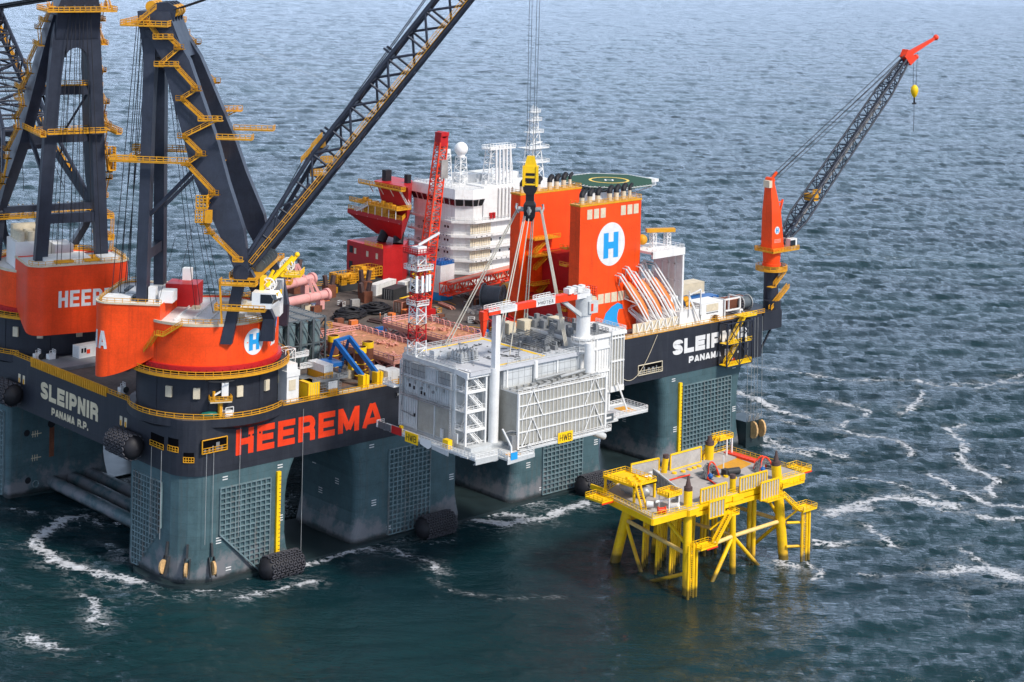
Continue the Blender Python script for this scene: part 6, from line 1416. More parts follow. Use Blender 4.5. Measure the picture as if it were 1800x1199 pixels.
for q, r in ((-4.6, .2), (-4.2, .9), (-3.4, 1.4), (3.2, 1.4), (4.0, .95), (4.45, .2)): rings.append([tuple(c+d*q+sdv*r*math.cos(2*math.pi*k/20)+Vector((0, 0, r*math.sin(2*math.pi*k/20)))) for k in range(20)])
tk.loft(rings); tt = tk.build('storage_tank', 'galv'); tag(tt, 'silver horizontal tank under the yellow frame on the jacket', 'tank')
mb = MB()
for x, y in ((86.6, -74.8), (90.4, -74.4), (90.4, -71.6), (86.6, -71.6)): mb.beam((x, y, 19), (x, y, 22.2), .3)
mb.tube((85, -72, 20.8), (90.4, -73.2, 21.2), .32, n=8); mb.tube((88.8, -73.4, 19.4), (89.6, -75.2, 19.8), .75, n=12); mb.tube((83.4, -70.6, 20.3), (84.4, -71.8, 20.3), .7, n=12); mb.m = 1; mb.box(86.2, -75, 22.2, 90.8, -71.2, 22.4); mb.rail([(86.2, -75, 22.4), (90.8, -75, 22.4), (90.8, -71.2, 22.4), (86.2, -71.2, 22.4)], 1.1, 1, .13, 3, closed=True)
tag(mb.build('pipe_skid', ['white', 'yellow']), 'white pipe skid with yellow railed top beside the silver tank on the jacket', 'pipe skid')
mb = MB(); mb.tube((83.0, -74.8, 19.8), (84.6, -75.6, 19.8), .75, n=14); mb.tube((82.9, -74.7, 19.8), (83.05, -74.8, 19.8), 1.0, n=14); mb.tube((84.5, -75.5, 19.8), (84.65, -75.6, 19.8), 1.0, n=14); tag(mb.build('hose_reel', 'letter_red'), 'small red hose reel at the left front of the jacket deck', 'hose reel')
# back right access tower
mb = MB(); mb.box(129.4, -52.4, 23.2, 134.6, -49.6, 23.4); mb.rail([(129.4, -52.4, 23.4), (134.6, -52.4, 23.4), (134.6, -49.6, 23.4), (129.4, -49.6, 23.4)], 1.15, 1.4, .1, 2, closed=True); mb.stair((124.2, -51, 19), (129.6, -51, 23.2), 1.2, t=.2)
mb.m = 1
for x in (132.4, 134.4): mb.beam((x, -52.2, 19), (x, -52.2, 23.2), .35)
mb.build('access_tower', ['yellow', 'white'], jk)
# markings, hatch caps, deck cargo
mb = MB(); mb.quad((121.4, -64, 19.02), (131.8, -61.4, 19.02), (132.6, -55.6, 19.02), (122.4, -57.4, 19.02)); mb.build('yellow_deck_patch', 'ochre', dk2)
mb = MB()
for x, y in ((102.5, -54.4), (105, -54.6), (109.6, -55), (112.4, -55.4), (115, -55.2), (117, -55), (119, -54.8), (118.6, -67.2), (116.4, -63.6), (117.8, -65)): mb.cut().tube((x, y, 19), (x, y, 19.4), .62, n=14)
mb.build('hatch_cap', 'yellow', dk2)
mb = MB()
for x, y, w_, l_ in ((108.4, -60.4, 2.6, 3.4), (111.6, -64.6, 2.2, 3), (119, -66.8, 4, 2.4), (113.8, -60.4, 3, 2.6), (110, -67, 2.6, 1.6)): mb.cut().quad((x, y, 19.03), (x+w_, y, 19.03), (x+w_, y+l_, 19.03), (x, y+l_, 19.03))
mb.build('dark_deck_mat', 'steel_grey', dk2)
def hose(name, pts, lab, mat='letter_red', r=.2): tag(MB().path([(x, y, 19.22) for x, y in pts], r, 6).build(name, mat), lab, 'hose')
hose('hose', [(111.4, -58.6), (107, -58.4), (103.4, -58.6), (100.8, -59.6), (99.8, -61.4), (100.2, -63.4)], 'red hose bent in a loose hook across the left of the jacket deck')
hose('hose', [(113, -61), (112, -65), (110.4, -68.6), (107.4, -71.4), (103, -72.6), (100, -72.4)], 'red hose snaking from the cable coil to the near front panel')
def coil(x, y, h, ln, lab, seed):
    rr = random.Random(seed); t = thing('cable_bundle', lab, 'cable bundle', (x, y, 19), 0, 'cable bundles on the jacket deck'); mb = MB()
    for k in range(40):
        a = rr.uniform(0, 6.28); P = []; 
        for i in range(9): u = i/8; P.append((x+(u-.5)*ln+rr.uniform(-.25, .25), y+rr.uniform(-1.3, 1.3), 19.2+h*math.sin(math.pi*u)*rr.uniform(.5, 1)))
        mb.path(P, .08, 4)
    mb.build('cable', 'grey_mid', t); mb = MB()
    for e in (-.8, .9)[:1 if seed == 1 else 2]: mb.path([(x+(u-.5)*ln*(.9 if e < 0 else .7), y+e+.6*math.sin(u*5+e), 19.4+(h+.1)*math.sin(math.pi*u**1.2)) for u in [i/12 for i in range(13)]], .24, 8)
    mb.build('strap', 'letter_red', t); mb = MB(); mb.sphere((x-ln*.3, y-1.4, 19.9), .7, 10, 8); mb.build('blue_cover', 'blue', t)
coil(114.4, -62.6, 3.4, 4.4, 'heap of cables with red straps in the middle of the jacket deck', 1); coil(129.6, -67.0, 3.0, 5.6, 'arched bundle of cables with red straps beside the flat red mats', 2)
mb = MB(); mb.box(133.2, -56.0, 19.05, 135.4, -50.6, 19.4); mb.box(132.6, -61.5, 19.05, 134.8, -55.6, 19.6); tag(mb.build('red_mat', 'letter_red'), 'flat red folded mats at the back right of the jacket deck', 'mat')
mb = MB(); mb.tube((119.2, -64.2, 19.9), (122.4, -65.4, 20.0), .85, n=12); mb.box(118, -64.8, 19.1, 119.6, -63.2, 20.6); tag(mb.build('pump_unit', ['dark_grey']), 'dark round pump beside the cable heap on the jacket deck', 'pump')
mb = MB(); mb.tube((104, -71.4, 19.6), (107.4, -72.6, 19.6), .6, n=12); tag(mb.build('fender_bag', 'dark_grey'), 'dark bolster lying behind the near front yellow panel', 'bolster')
mb = MB(); mb.tube((99, -53.6, 19.5), (104, -54.2, 19.5), .4, n=10); mb.tube((99, -54.8, 19.5), (103, -55.2, 19.5), .4, n=10); mb.box(102, -54.4, 19.05, 105, -53, 20.3); tag(mb.build('tool_bundle', 'white'), 'white bundled tubes along the back left wall panel of the jacket', 'bundle')
mb = MB(); mb.tube((122, -60.4, 19), (122, -60.4, 22.6), .16, n=8); tag(mb.build('deck_post', 'white'), 'slim white post beside the yellow deck patch', 'post')
# ================================================================ THINGS ON DECK
Z0 = 37.5
def box_bevel(mb, x0, y0, z0, x1, y1, z1): mb.box(x0, y0, z0, x1, y1, z1)
def container(x, y, z, l, w, h, rz, mat, lab, mat2=None, name='shipping_container', cat='container', group=None):
    t = thing(name, lab, cat, (x, y, z), rz, group); mb = MB(); mb.box(-l/2, -w/2, 0, l/2, w/2, h)
    n = int(l/.45)
    for i in range(n): 
        a = -l/2+.25+(l-.5)*i/n; mb.box(a, -w/2-.06, .3, a+.2, w/2+.06, h-.25)
    mb.build('body', mat, t, world=False)
    mb = MB()
    for a in (-l/2, l/2-.18):
        for b in (-w/2-.09, w/2-.09): mb.box(a-.02, b, -.01, a+.2, b+.18, h+.03)
    for b in (-w/2-.09, w/2-.09):
        for c in (0, h-.17): mb.box(-l/2, b+.01, c, l/2, b+.17, c+.19)
    mb.build('corner_frame', mat2 or mat, t, world=False)
    mb = MB()
    for b in (-w*.3, -w*.1, w*.1, w*.3): mb.tube((-l/2-.07, b, .2), (-l/2-.07, b, h-.2), .05, n=5)
    mb.build('door_bar', 'galv', t, world=False)
    return t
# the two salmon barge-like grillages on trusses
def grillage(x0, x1, y0, y1, lab, seed):
    rr = random.Random(seed); t = thing('truss_platform', lab, 'platform', ((x0+x1)/2, (y0+y1)/2, Z0), 0, 'salmon pink truss platforms'); zp = 42.
    mb = MB(); mb.box(x0, y0, zp-.9, x1, y1, zp); mb.build('platform_side', 'salmon', t)
    mb = MB(); mb.quad((x0+.2, y0+.2, zp+.01), (x1-.2, y0+.2, zp+.01), (x1-.2, y1-.2, zp+.01), (x0+.2, y1-.2, zp+.01)); top = mb.build('rusty_top', 'rusty_deck', t)
    mb = MB()
    for k in range(30):
        x, y = rr.uniform(x0+1, x1-1), rr.uniform(y0+1, y1-1); mb.box(x, y, zp, x+rr.uniform(.3, 2), y+rr.uniform(.2, .6), zp+rr.uniform(.06, .3))
    for q in range(3):
        cx, cy = rr.uniform(x0+3, x1-3), rr.uniform(y0+4, y1-4)
        for k in range(9): mb.beam((cx+rr.uniform(-1, 1), cy+rr.uniform(-1.4, 1.4), zp+.2), (cx+rr.uniform(-1.6, 1.6), cy+rr.uniform(-1.6, 1.6), zp+.7), .35)
    mb.build('scrap_steel', 'salmon', top)
    mb = MB(); mb.rail([(x0, y0, zp), (x1, y0, zp), (x1, y1, zp), (x0, y1, zp)], 1.3, 2.2, .17, 2, closed=True)
    for y in np.arange(y0+2, y1-1, 2.6): mb.path([(x1-.3, y, zp), (x1-.5, y, zp+1.4), (x1-1.2, y, zp+1.9)], .16, 6)
    mb.build('railing', 'pink_steel', t)
    mb = MB(); ny = 4
    for x in (x0+.4, (x0+x1)/2, x1-.4):
        ys = [y0+.4+(y1-y0-.8)*k/ny for k in range(ny+1)]
        for a, b in zip(ys[:-1], ys[1:]): mb.beam((x, a, Z0+.3), (x, b, zp-.9), .35); mb.beam((x, b, Z0+.3), (x, a, zp-.9), .3); mb.beam((x, a, Z0+.25), (x, b, Z0+.25), .4)
        for a in ys: mb.beam((x, a, Z0), (x, a, zp-.9), .4)
    for a in [y0+.4+(y1-y0-.8)*k/ny for k in range(ny+1)]: mb.beam((x0+.4, a, Z0+.3), ((x0+x1)/2, a, zp-.9), .3); mb.beam(((x0+x1)/2, a, zp-.9), (x1-.4, a, Z0+.3), .3); mb.beam((x0+.4, a, Z0+.25), (x1-.4, a, Z0+.25), .35)
    mb.build('truss_leg', 'pink_steel', t)
grillage(66.2, 81.4, 5., 39.5, 'salmon pink truss platform with rusty top, its truss legs showing at the hull edge', 1); grillage(91.6, 104.2, 11.8, 42, 'salmon pink truss platform with rusty top behind the substation roof, below the cable reels', 2)
# grey lattice frames with tanks (four bays)
for k in range(4):
    x0 = 43.5+k*4.3; y0, y1 = 26+k*.3, 52.
    t = thing('pile_template', ['grey lattice frame nearest the near crane, first of the stacked frames', 'grey lattice frame second from the near crane in the stack', 'grey lattice frame third from the near crane in the stack', 'grey lattice frame nearest the rusty platform, its plated end showing'][k], 'steel frame', (x0+2, y0, Z0), 0, 'stacked grey steel frames')
    mb = MB(); zt = 50.6
    for x in (x0, x0+3.8):
        for y in np.linspace(y0, y1, 5): mb.beam((x, y, Z0), (x, y, zt), .4)
        ys = np.linspace(y0, y1, 5)
        for a, b in zip(ys[:-1], ys[1:]):
            mb.beam((x, a, Z0+.3), (x, b, 44), .25); mb.beam((x, b, 44), (x, a, zt-.3), .25)
            for z in (Z0+.3, 44, zt): mb.beam((x, a, z), (x, b, z), .32)
    for y in np.linspace(y0, y1, 5):
        for z in (Z0+.3, 44, zt): mb.beam((x0, y, z), (x0+3.8, y, z), .32)
        mb.beam((x0, y, Z0+.3), (x0+3.8, y, 44), .22); mb.beam((x0+3.8, y, 44), (x0, y, zt), .22)
    mb.build('lattice_frame', 'steel_grey', t)
    mb = MB(); mb.tube((x0+1.9, y0+2.4, Z0+.5), (x0+1.9, y0+2.4, zt-1.2), 1.65, n=20); mb.tube((x0+1.9, y0+9, Z0+.5), (x0+1.9, y0+9, zt-1.2), 1.65, n=20); mb.tube((x0+1.9, y0+15.6, Z0+.5), (x0+1.9, y0+15.6, zt-1.2), 1.65, n=20); mb.build('pile_sleeve', 'grid_steel', t)
    mb = MB()
    for y in np.arange(y0, y1, 1.1): mb.box(x0+.1, y, zt-.1, x0+3.7, y+.25, zt+.12)
    mb.build('top_grating', 'grey_mid', t)
# tubular piles with yellow rims
def pile(x, y, r, h, lab, body='rust', bands=True):
    t = thing('steel_pile', lab, 'pile', (x, y, Z0), 0, 'upright piles with yellow rims'); MB().lathe((x, y, Z0), [(r, 0), (r, h), (r*.9, h), (r*.9, h-1)], 28).build('shaft', body, t)
    mb = MB(); mb.lathe((x, y, Z0), [(r+.03, h-1.5), (r+.03, h+.02), (r*.92, h+.03)], 28)
    if bands:
        for z in (1, 2.5, 4): mb.cut().lathe((x, y, Z0), [(r+.02, z), (r+.12, z+.12), (r+.02, z+.24)], 28)
    mb.build('rim_band', 'yellow' if body == 'rust' else 'brown_pile', t)
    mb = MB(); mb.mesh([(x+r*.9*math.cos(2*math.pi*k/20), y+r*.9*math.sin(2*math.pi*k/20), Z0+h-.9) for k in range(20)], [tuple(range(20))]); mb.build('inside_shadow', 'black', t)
p = pz(633, 668, Z0); pile(p[0]+.6, p[1]+.8, 1.5, 8.4, 'brown pile with yellow rim in front, nearer the hull edge'); p = pz(647, 662, Z0); pile(p[0]+.8, p[1]+1.4, 1.5, 8.8, 'brown pile with yellow rim standing just behind its twin')
p = pz(620, 665, Z0); pile(p[0], p[1]+1, 1.25, 4.8, 'short cream cylinder with dark rim left of the brown piles', 'cream', False)
p = pz(592, 655, Z0); pile(p[0]+.6, p[1]+2.6, 1.5, 9.2, 'brown pile with yellow rim hidden behind the blue frame')
# blue A-frame
t = thing('launching_frame', 'bright blue two-legged frame on yellow feet at the deck edge', 'frame', (54, 6, Z0))
mb = MB(); 
for xa, xb, ya in ((51.6, 55.0, 2.8), (56.6, 60.0, 3.4)):
    mb.cut()
    mb.beam((xa+.2, ya+8.5, 48.2), (xb-.2, ya, 39.8), .95, 1.1); mb.beam((xa+.2, ya+8.5, 48.2), (xa-.3, ya+12, 38), .6, .6)
mb.cut(); mb.beam((51.6, 11.4, 48), (57, 12, 48.4), .8); mb.box(46, 9, 42, 53, 15, 43); mb.build('leg', 'blue', t)
mb = MB()
for x, y in ((55, 2.4), (60, 3)): mb.cut().box(x-1.2, y-.6, Z0, x+.8, y+1.6, 40.6); mb.beam((x-.2, y-.8, Z0+.3), (x-.2, y-.8, 41), .3)
mb.cut(); mb.box(54, 7, 41, 55.6, 8.6, 43); mb.build('foot', 'yellow', t)
# white and yellow containers in a rack, site huts and boxes near the rail
rk = thing('container_rack', 'grey open steel rack carrying two white and yellow containers', 'rack', (41, 6, Z0)); mb = MB()
for x in (37.6, 44.6):
    for y in (.9, 8): mb.beam((x, y, Z0), (x, y, 42.6), .3)
mb.box(37, .6, 41.4, 48, 9, 41.7); mb.rail([(37, .6, 41.7), (48, .6, 41.7), (48, 9, 41.7)], 1.1, 1.3, .12, 3); mb.box(45, .6, Z0, 45.3, .9, 41.4); mb.rail([(37, .8, 38.6), (46, .8, 38.6)], 2, 1.1, .12, 3); mb.build('frame', 'grey_mid', rk)
def wy(x, y, z, lab):
    c = container(x, y, z, 7.0, 2.6, 3.6, R(90), 'white', lab, 'white', group='white over yellow containers'); mb = MB(); mb.box(-3.58, -1.39, -.02, 3.58, 1.39, 1.7); mb.build('yellow_base_band', 'ochre', c, world=False)
    mb = MB(); mb.box(-3.62, -.9, 1.9, -3.56, .9, 3.2); mb.build('door_panel', 'white_clean', c, world=False)
wy(42.2, 4.6, 41.72, 'white container with yellow lower half on top of the rack'); wy(43.4, 4.2, Z0+.02, 'white container with yellow lower half at deck level inside the rack')
container(37.4, 2.6, Z0, 4.2, 3.4, 4.2, R(90), 'yellow', 'plain bright yellow box container on deck at the rail', 'ochre', 'equipment_box')
t = thing('deck_hut', 'tall white hut with dark louvre beside the near crane pedestal', 'hut', (31.4, 3, Z0)); mb = MB(); mb.box(29.6, 1.2, Z0, 33.2, 5, 44); mb.box(29.4, 1, 44, 33.4, 5.2, 45.4); mb.box(29.8, 1.6, 45.4, 33, 5, 47); mb.build('hut_wall', 'white', t); mb = MB(); mb.box(30.2, 1.1, 40.6, 32.2, 1.2, 43.2); mb.build('louvre', 'cream', t)
t = thing('lattice_ladder', 'white lattice access tower between near crane and containers', 'ladder tower', (36, 9, Z0)); mb = MB(); lattice(mb, (35, 9, Z0), (35, 9, 49), 3, 3, (0, 1, 0), bays=5, rc=.15, rd=.1); mb.box(36, 8, 46.4, 41, 9.6, 46.6); mb.rail([(36, 8, 46.6), (41, 8, 46.6), (41, 9.6, 46.6)], 1.2, 1, .16, 3); mb.box(37, 6, 44, 42, 7.4, 44.2); mb.rail([(37, 6, 44.2), (42, 6, 44.2)], 1.2, 1, .16, 3); mb.build('tower_frame', 'white', t)
mb = MB(); mb.box(61.2, 1.0, Z0, 65.6, 4.6, 40.8); mb.box(60.4, 4.8, Z0, 63.4, 8, 41); t = tag(mb.build('open_crate', 'white'), 'white box with open end frame at the rail right of the blue frame', 'crate')
m2 = MB(); m2.box(65.62, 1.4, Z0+.3, 65.66, 4.2, 40.4); m2.build('opening', 'grey_mid', t)
# pink tubulars and dark wooden cradles behind the near crane
for k, (a, b, r, lab) in enumerate((((88, 92, 43.6), (107, 97, 43.8), 1.4, 'salmon pink flanged tube, rear of the pair behind the near crane'), ((86, 82, 41.4), (103, 84, 41.6), 1.4, 'salmon pink flanged tube, front of the pair, nearer the black cables'))):
    t = thing('pink_tube', lab, 'tube', a, 0, 'pink flanged tubes on deck'); MB().tube(a, b, r, n=20, cap=False).build('tube_body', 'pink_steel', t)
    A, B2 = Vector(a), Vector(b); d = (B2-A).normalized(); mb = MB(); mb.tube(B2-d*.4, B2+d*.6, r*1.35, n=20)
    for s in (.55, .8): c = A.lerp(B2, s); mb.tube(c, c+d*.5, r*1.08, n=20)
    c = A.lerp(B2, .68); mb.beam(c+Vector((0, 0, r)), c+Vector((-1, 1, r+4)), .8); mb.beam(c+Vector((2, 0, r)), c+Vector((0, 1, r+4)), .8); mb.beam(c+d*3+Vector((0, 0, -r)), c+d*3+Vector((0, 0, -4)), 2.4, 1.6); mb.build('flange', 'pink_steel', t)
    mb = MB(); mb.tube(B2+d*.62, B2+d*.65, r*.9, n=20); mb.build('bore', 'black', t)
for k, (x, y, h, lab) in enumerate(((97, 99, 9.5, 'dark brown forked post left of the pink tubes'), (108, 107, 11, 'tall dark brown forked post above the rear pink tube'), (113, 96, 7, 'dark brown cradle block right of the front pink tube'), (124, 92, 8, 'dark brown upright plate behind the black cable coils'), (118, 84, 6, 'low dark brown cradle beside the cable coils'))):
    t = thing('pile_cradle', lab, 'cradle', (x, y, Z0), 0, 'dark brown cradles'); mb = MB(); mb.box(x-1.6, y-1.6, Z0, x+1.6, y+1.6, Z0+h*.55); mb.build('cradle_base', 'rust', t); mb = MB(); mb.beam((x-1.2, y, Z0+h*.5), (x-1.8, y, Z0+h), 1.1, 1.1); mb.beam((x+1, y, Z0+h*.5), (x+1.7, y, Z0+h*.95), 1.1, 1.1); mb.build('cradle_fork', 'brown_pile', t)
# black cable coils
for x, y, ln, lab in ((100.5, 69, 12, 'flatter heap of black cable on deck, nearer the pink tubes'), (111, 70, 11, 'taller heap of black cable next to the rusty red container')):
    rr = random.Random(int(x)); t = MB()
    for k in range(46):
        ph = rr.uniform(0, 6.28); rx, ry = ln/2*rr.uniform(.4, 1), 4*rr.uniform(.4, 1); zz = rr.uniform(.2, 2.3)*(1.15-((rx/(ln/2))**2)*.6); P = [(x+rx*math.cos(ph+a)+rr.uniform(-.2, .2), y+ry*math.sin(ph+a), Z0+zz+.4*math.sin(a*2+ph)) for a in np.linspace(0, 5.2, 14)]; t.path(P, .3, 5)
    tag(t.build('cable_heap', 'black'), lab, 'cable heap', 'black cable heaps')
# yellow machines, white containers, red containers
def machine(x, y, w, l, h, mat, lab, seed, cat='machine'):
    rr = random.Random(seed); t = thing('deck_machine', lab, cat, (x, y, Z0)); mb = MB(); mb.box(x-w/2, y-l/2, Z0, x+w/2, y+l/2, Z0+h*.35); mb.build('skid', 'dark_grey', t); mb = MB()
    for k in range(9):
        a, b = rr.uniform(x-w/2, x+w/2-1), rr.uniform(y-l/2, y+l/2-1); mb.box(a, b, Z0+h*.3, a+rr.uniform(.8, 2.4), b+rr.uniform(.8, 2.4), Z0+h*rr.uniform(.5, 1))
    for k in range(3): a, b = rr.uniform(x-w/2, x+w/2), rr.uniform(y-l/2, y+l/2); mb.tube((a-1, b, Z0+h*.7), (a+1, b, Z0+h*.75), .8, n=12)
    mb.build('machine_body', mat, t); mb = MB(); mb.rail([(x-w/2, y-l/2, Z0+h*.5), (x+w/2, y-l/2, Z0+h*.5), (x+w/2, y+l/2, Z0+h*.5), (x-w/2, y+l/2, Z0+h*.5)], h*.45, 1.2, .14, 3, closed=True); mb.build('guard_frame', mat, t)
machine(124, 103, 7, 6, 5.5, 'ochre', 'dirty yellow machine by the far rail, smaller of the pair', 3); machine(133.5, 103.6, 8, 6, 6.5, 'ochre', 'larger dirty yellow machine just left of the red house', 4); machine(141, 84, 6, 5, 9, 'yellow', 'yellow and white caged machine between red house and red lattice boom', 5); machine(145.4, 46, 5, 3.4, 4, 'yellow', 'yellow boxed unit in front of the black cable reel', 6); machine(82, 84, 6, 6, 4, 'ochre', 'low yellow rigging frame between near crane house and pink tubes', 8)
container(131, 92, Z0, 12, 2.6, 3.4, R(20), 'white', 'long white container on deck below the red house', group='white containers'); container(138, 88.4, Z0, 7, 2.6, 3.6, R(20), 'white', 'second shorter white container below the red house', group='white containers')
container(129, 83.4, Z0, 8, 4, 3.4, R(20), 'dark_grey', 'dark grey flat crate stack in front of the white containers', None, 'crate_stack', 'crate'); container(119.6, 66.6, Z0, 7.4, 3, 3.4, R(15), 'rust', 'rusty red container beside the black cable heap', 'salmon'); container(126.4, 69.2, Z0, 6, 3, 3.2, R(15), 'letter_red', 'bright red topped container right of the rusty one', 'white')
container(129.5, 77, Z0, 5.6, 2.6, 1.2, R(15), 'yellow', 'low yellow tray on deck holding a white sack', None, 'deck_tray', 'tray')
t = container(139.6, 73, 40.2, 6.4, 4, 8.4, R(8), 'white', 'tall white cabin with blue railed roof beside the red lattice boom', 'white', 'deck_cabin', 'cabin'); mb = MB(); mb.rail([(-3, -2, 8.4), (3, -2, 8.4), (3, 2, 8.4), (-3, 2, 8.4)], 1.2, 1.2, .16, 3, closed=True); mb.box(-3.1, -2, 8.41, 3.1, 2, 8.6); mb.build('roof_railing', 'blue', t, world=False); mb = MB(); mb.box(-2.6, -1.8, -2.7, 3, 1.8, -.02); mb.build('base_mural', 'light_blue', t, world=False)
# cable reels
def reel(p, r, w, dv, lab, drum, flange):
    t = thing('cable_reel', lab, 'cable reel', (p[0], p[1], Z0), 0, 'large cable reels on deck'); d = Vector(dv).normalized(); c = Vector((p[0], p[1], Z0+r)); MB().tube(c-d*w/2, c+d*w/2, r*.86, n=28).build('wound_cable', drum, t)
    for e in (-1, 1):
        mb = MB(); o = c+d*(e*w/2); a = d.orthogonal().normalized(); b = d.cross(a)
        for k in range(24): 
            t0, t1 = 2*math.pi*k/24, 2*math.pi*(k+1)/24; mb.tube(o+(a*math.cos(t0)+b*math.sin(t0))*r, o+(a*math.cos(t1)+b*math.sin(t1))*r, .22, n=6)
        for k in range(12): t0 = 2*math.pi*k/12; mb.beam(o, o+(a*math.cos(t0)+b*math.sin(t0))*r, .24)
        mb.tube(o-d*.2, o+d*.2, .8, n=12); mb.build('flange', flange, t)
reel((144.4, 54.4), 3.6, 6.2, (.5, -.86, 0), 'large reel wound with dark cable on deck left of the orange funnel', 'steel_grey', 'grid_steel'); reel((151.5, 56), 3.5, 3, (.5, -.86, 0), 'red flanged cable reel with yellow drum beside the dark reel', 'ochre', 'letter_red')
rr = random.Random(5); mb = MB()
for k in range(90): x, y = rr.uniform(133, 141), rr.uniform(50, 56); mb.box(x, y, Z0, x+rr.uniform(.4, 1.6), y+rr.uniform(.4, 1.6), Z0+rr.uniform(.2, 1.2))
tag(mb.build('rubble_heap', 'canvas'), 'heap of pale crumpled tarpaulins on deck left of the cable reels', 'tarpaulin heap')
# red crawler boom standing up, red and white boom lying
t = thing('lattice_crane', 'slender red lattice crane boom standing upright in front of the bridge', 'crane', (122, 58, Z0)); mb = MB(); rows = lattice(mb, (119.2, 58.2, Z0+1), (125.8, 58.6, 89), 4.0, 3.4, (0, 1, 0), 2.8, 2.4, 30, .28, .13); mb.build('boom', 'letter_red', t)
mb = MB(); mb.beam((119.0, 58.4, Z0+1), (125.6, 58.6, 87), 1.2, .5, up=(0, 1, 0)); mb.build('boom_catwalk', 'canvas', t)
mb = MB(); mb.loft([[(125.8+s*1.5, 58.6+e*1.4, z) for s, e in ((-1, -1), (1, -1), (1, 1), (-1, 1))] for z in (88, 91)], smooth=False); mb.tube((125.8, 57.2, 91.4), (125.8, 60, 91.4), 1.0, n=12); mb.box(124.4, 57, 91, 127.4, 60, 92.2); mb.build('boom_head', 'red', t)
mb = MB(); mb.box(124.4, 56.6, 78.4, 127.0, 57.0, 84); mb.build('jib_panel', 'canvas', t)
mb = MB(); mb.box(116, 55.6, Z0, 122.6, 61, Z0+2.2); mb.box(117, 56.4, Z0+2.2, 121.4, 60.2, Z0+4); mb.build('carrier', 'red', t)
t = thing('stored_boom', 'red and white lattice boom lying on deck in front of the white bridge block', 'boom', (150, 68, 41)); mb = MB(); lattice(mb, (134.5, 66.2, 42.2), (172, 72, 43.2), 3.4, 3.4, (0, 0, 1), bays=14, rc=.32, rd=.16); mb.build('boom_lattice', 'letter_red', t); mb = MB(); mb.beam((137, 66.2, 44.2), (172, 72, 45.2), 2.4, .3); mb.box(149, 66, Z0, 151, 71, 40.4); mb.build('boom_top', 'salmon', t)
# brown machinery rows and drums in the deck middle
for x, y, w, l, lab in ((143, 14, 9, 3, 'red steel frame behind the substation crane boom'), (128, 32, 8, 3, 'dark red beam stack behind the second salmon platform')):
    mb = MB()
    for k in range(5): mb.box(x-w/2, y-l/2+k*l/5, Z0, x+w/2, y-l/2+k*l/5+.4, Z0+2.2); mb.beam((x-w/2+k*w/4, y-l/2, Z0+2.2), (x-w/2+k*w/4, y+l/2, Z0+3), .4)
    tag(mb.build('beam_stack', 'red'), lab, 'beam stack')
# bow deck goods, right of the lifeboats
container(196, 16.5, Z0, 13, 4, 3.7, R(-2), 'blue', 'blue container right of the ribbed white shelter', group='containers on the bow deck'); container(194.4, 20, Z0+4.4, 10, 4.6, 3.4, R(-2), 'cream', 'cream container with red mark stacked above the blue one', group='containers on the bow deck'); container(185, 21, Z0+4.2, 8, 5, 3.2, R(-2), 'canvas', 'grey brown container left of the cream one on the bow deck', group='containers on the bow deck'); container(203.4, 9.6, Z0, 11, 3.6, 3.6, R(-2), 'rust', 'rusty red container by the cable drum on the bow deck', 'salmon', group='containers on the bow deck'); container(186, 30, Z0+4.2, 13, 5, 3.4, R(-2), 'salmon', 'long dull red container at the rear of the bow deck', group='containers on the bow deck')
mb = MB(); mb.box(178, 18.7, Z0, 201, 40, Z0+4.2); tag(mb.build('deckhouse', 'white'), 'low white deckhouse under the containers on the bow deck', 'deckhouse')
t = container(186.4, 5.4, Z0, 9.6, 6, 5.6, 0, 'white_clean', 'clean white cabin with louvred window at the bow rail', 'white_clean', 'deck_cabin', 'cabin'); mb = MB(); mb.box(-2.6, -3.14, 2.9, 2.6, -3.05, 5); mb.build('louvre', 'cream', t, world=False); mb = MB(); mb.box(-2.6, -3.15, 2.3, 2.6, -3.06, 2.5); mb.build('trim_line', 'dark_grey', t, world=False)
mb = MB()
for x in (192, 199): mb.beam((x, 2.4, Z0), (x, 2.4, 43), .4); mb.beam((x, 7, Z0), (x, 7, 43), .4); mb.beam((x, 2.4, 43), (x, 7, 43), .4)
mb.beam((192, 2.4, 43), (199, 2.4, 43), .4); mb.beam((192, 2.4, 39.6), (199, 2.4, 39.6), .4); tag(mb.build('tubular_gantry', 'white'), 'open white tubular gantry next to the clean white cabin', 'gantry')
t = thing('orange_coil', 'coiled orange hose on the low white house by the lifeboats', 'hose coil', (178, 7, 42)); mb = MB()
for k in range(7):
    P = [(178+k*.35, 7+1.9*math.cos(a), 42.4+1.9*math.sin(a)+k*.05) for a in np.linspace(0, 2*math.pi, 16)]; mb.path(P, .25, 5)
mb.build('hose_loop', 'ochre', t); mb = MB(); mb.box(172.4, 2.6, Z0, 181, 8, 41.6); mb.rail([(172.6, 2.6, 41.6), (181, 2.6, 41.6)], 1.1, 1.3, .12); tag(mb.build('low_deckhouse', 'white'), 'low white house with small windows at the foot of the shelter', 'deckhouse')
reel((206, 7), 2.2, 3.4, (1, -.1, 0), 'grey cable reel at the bow rail near the small crane', 'steel_grey', 'galv')
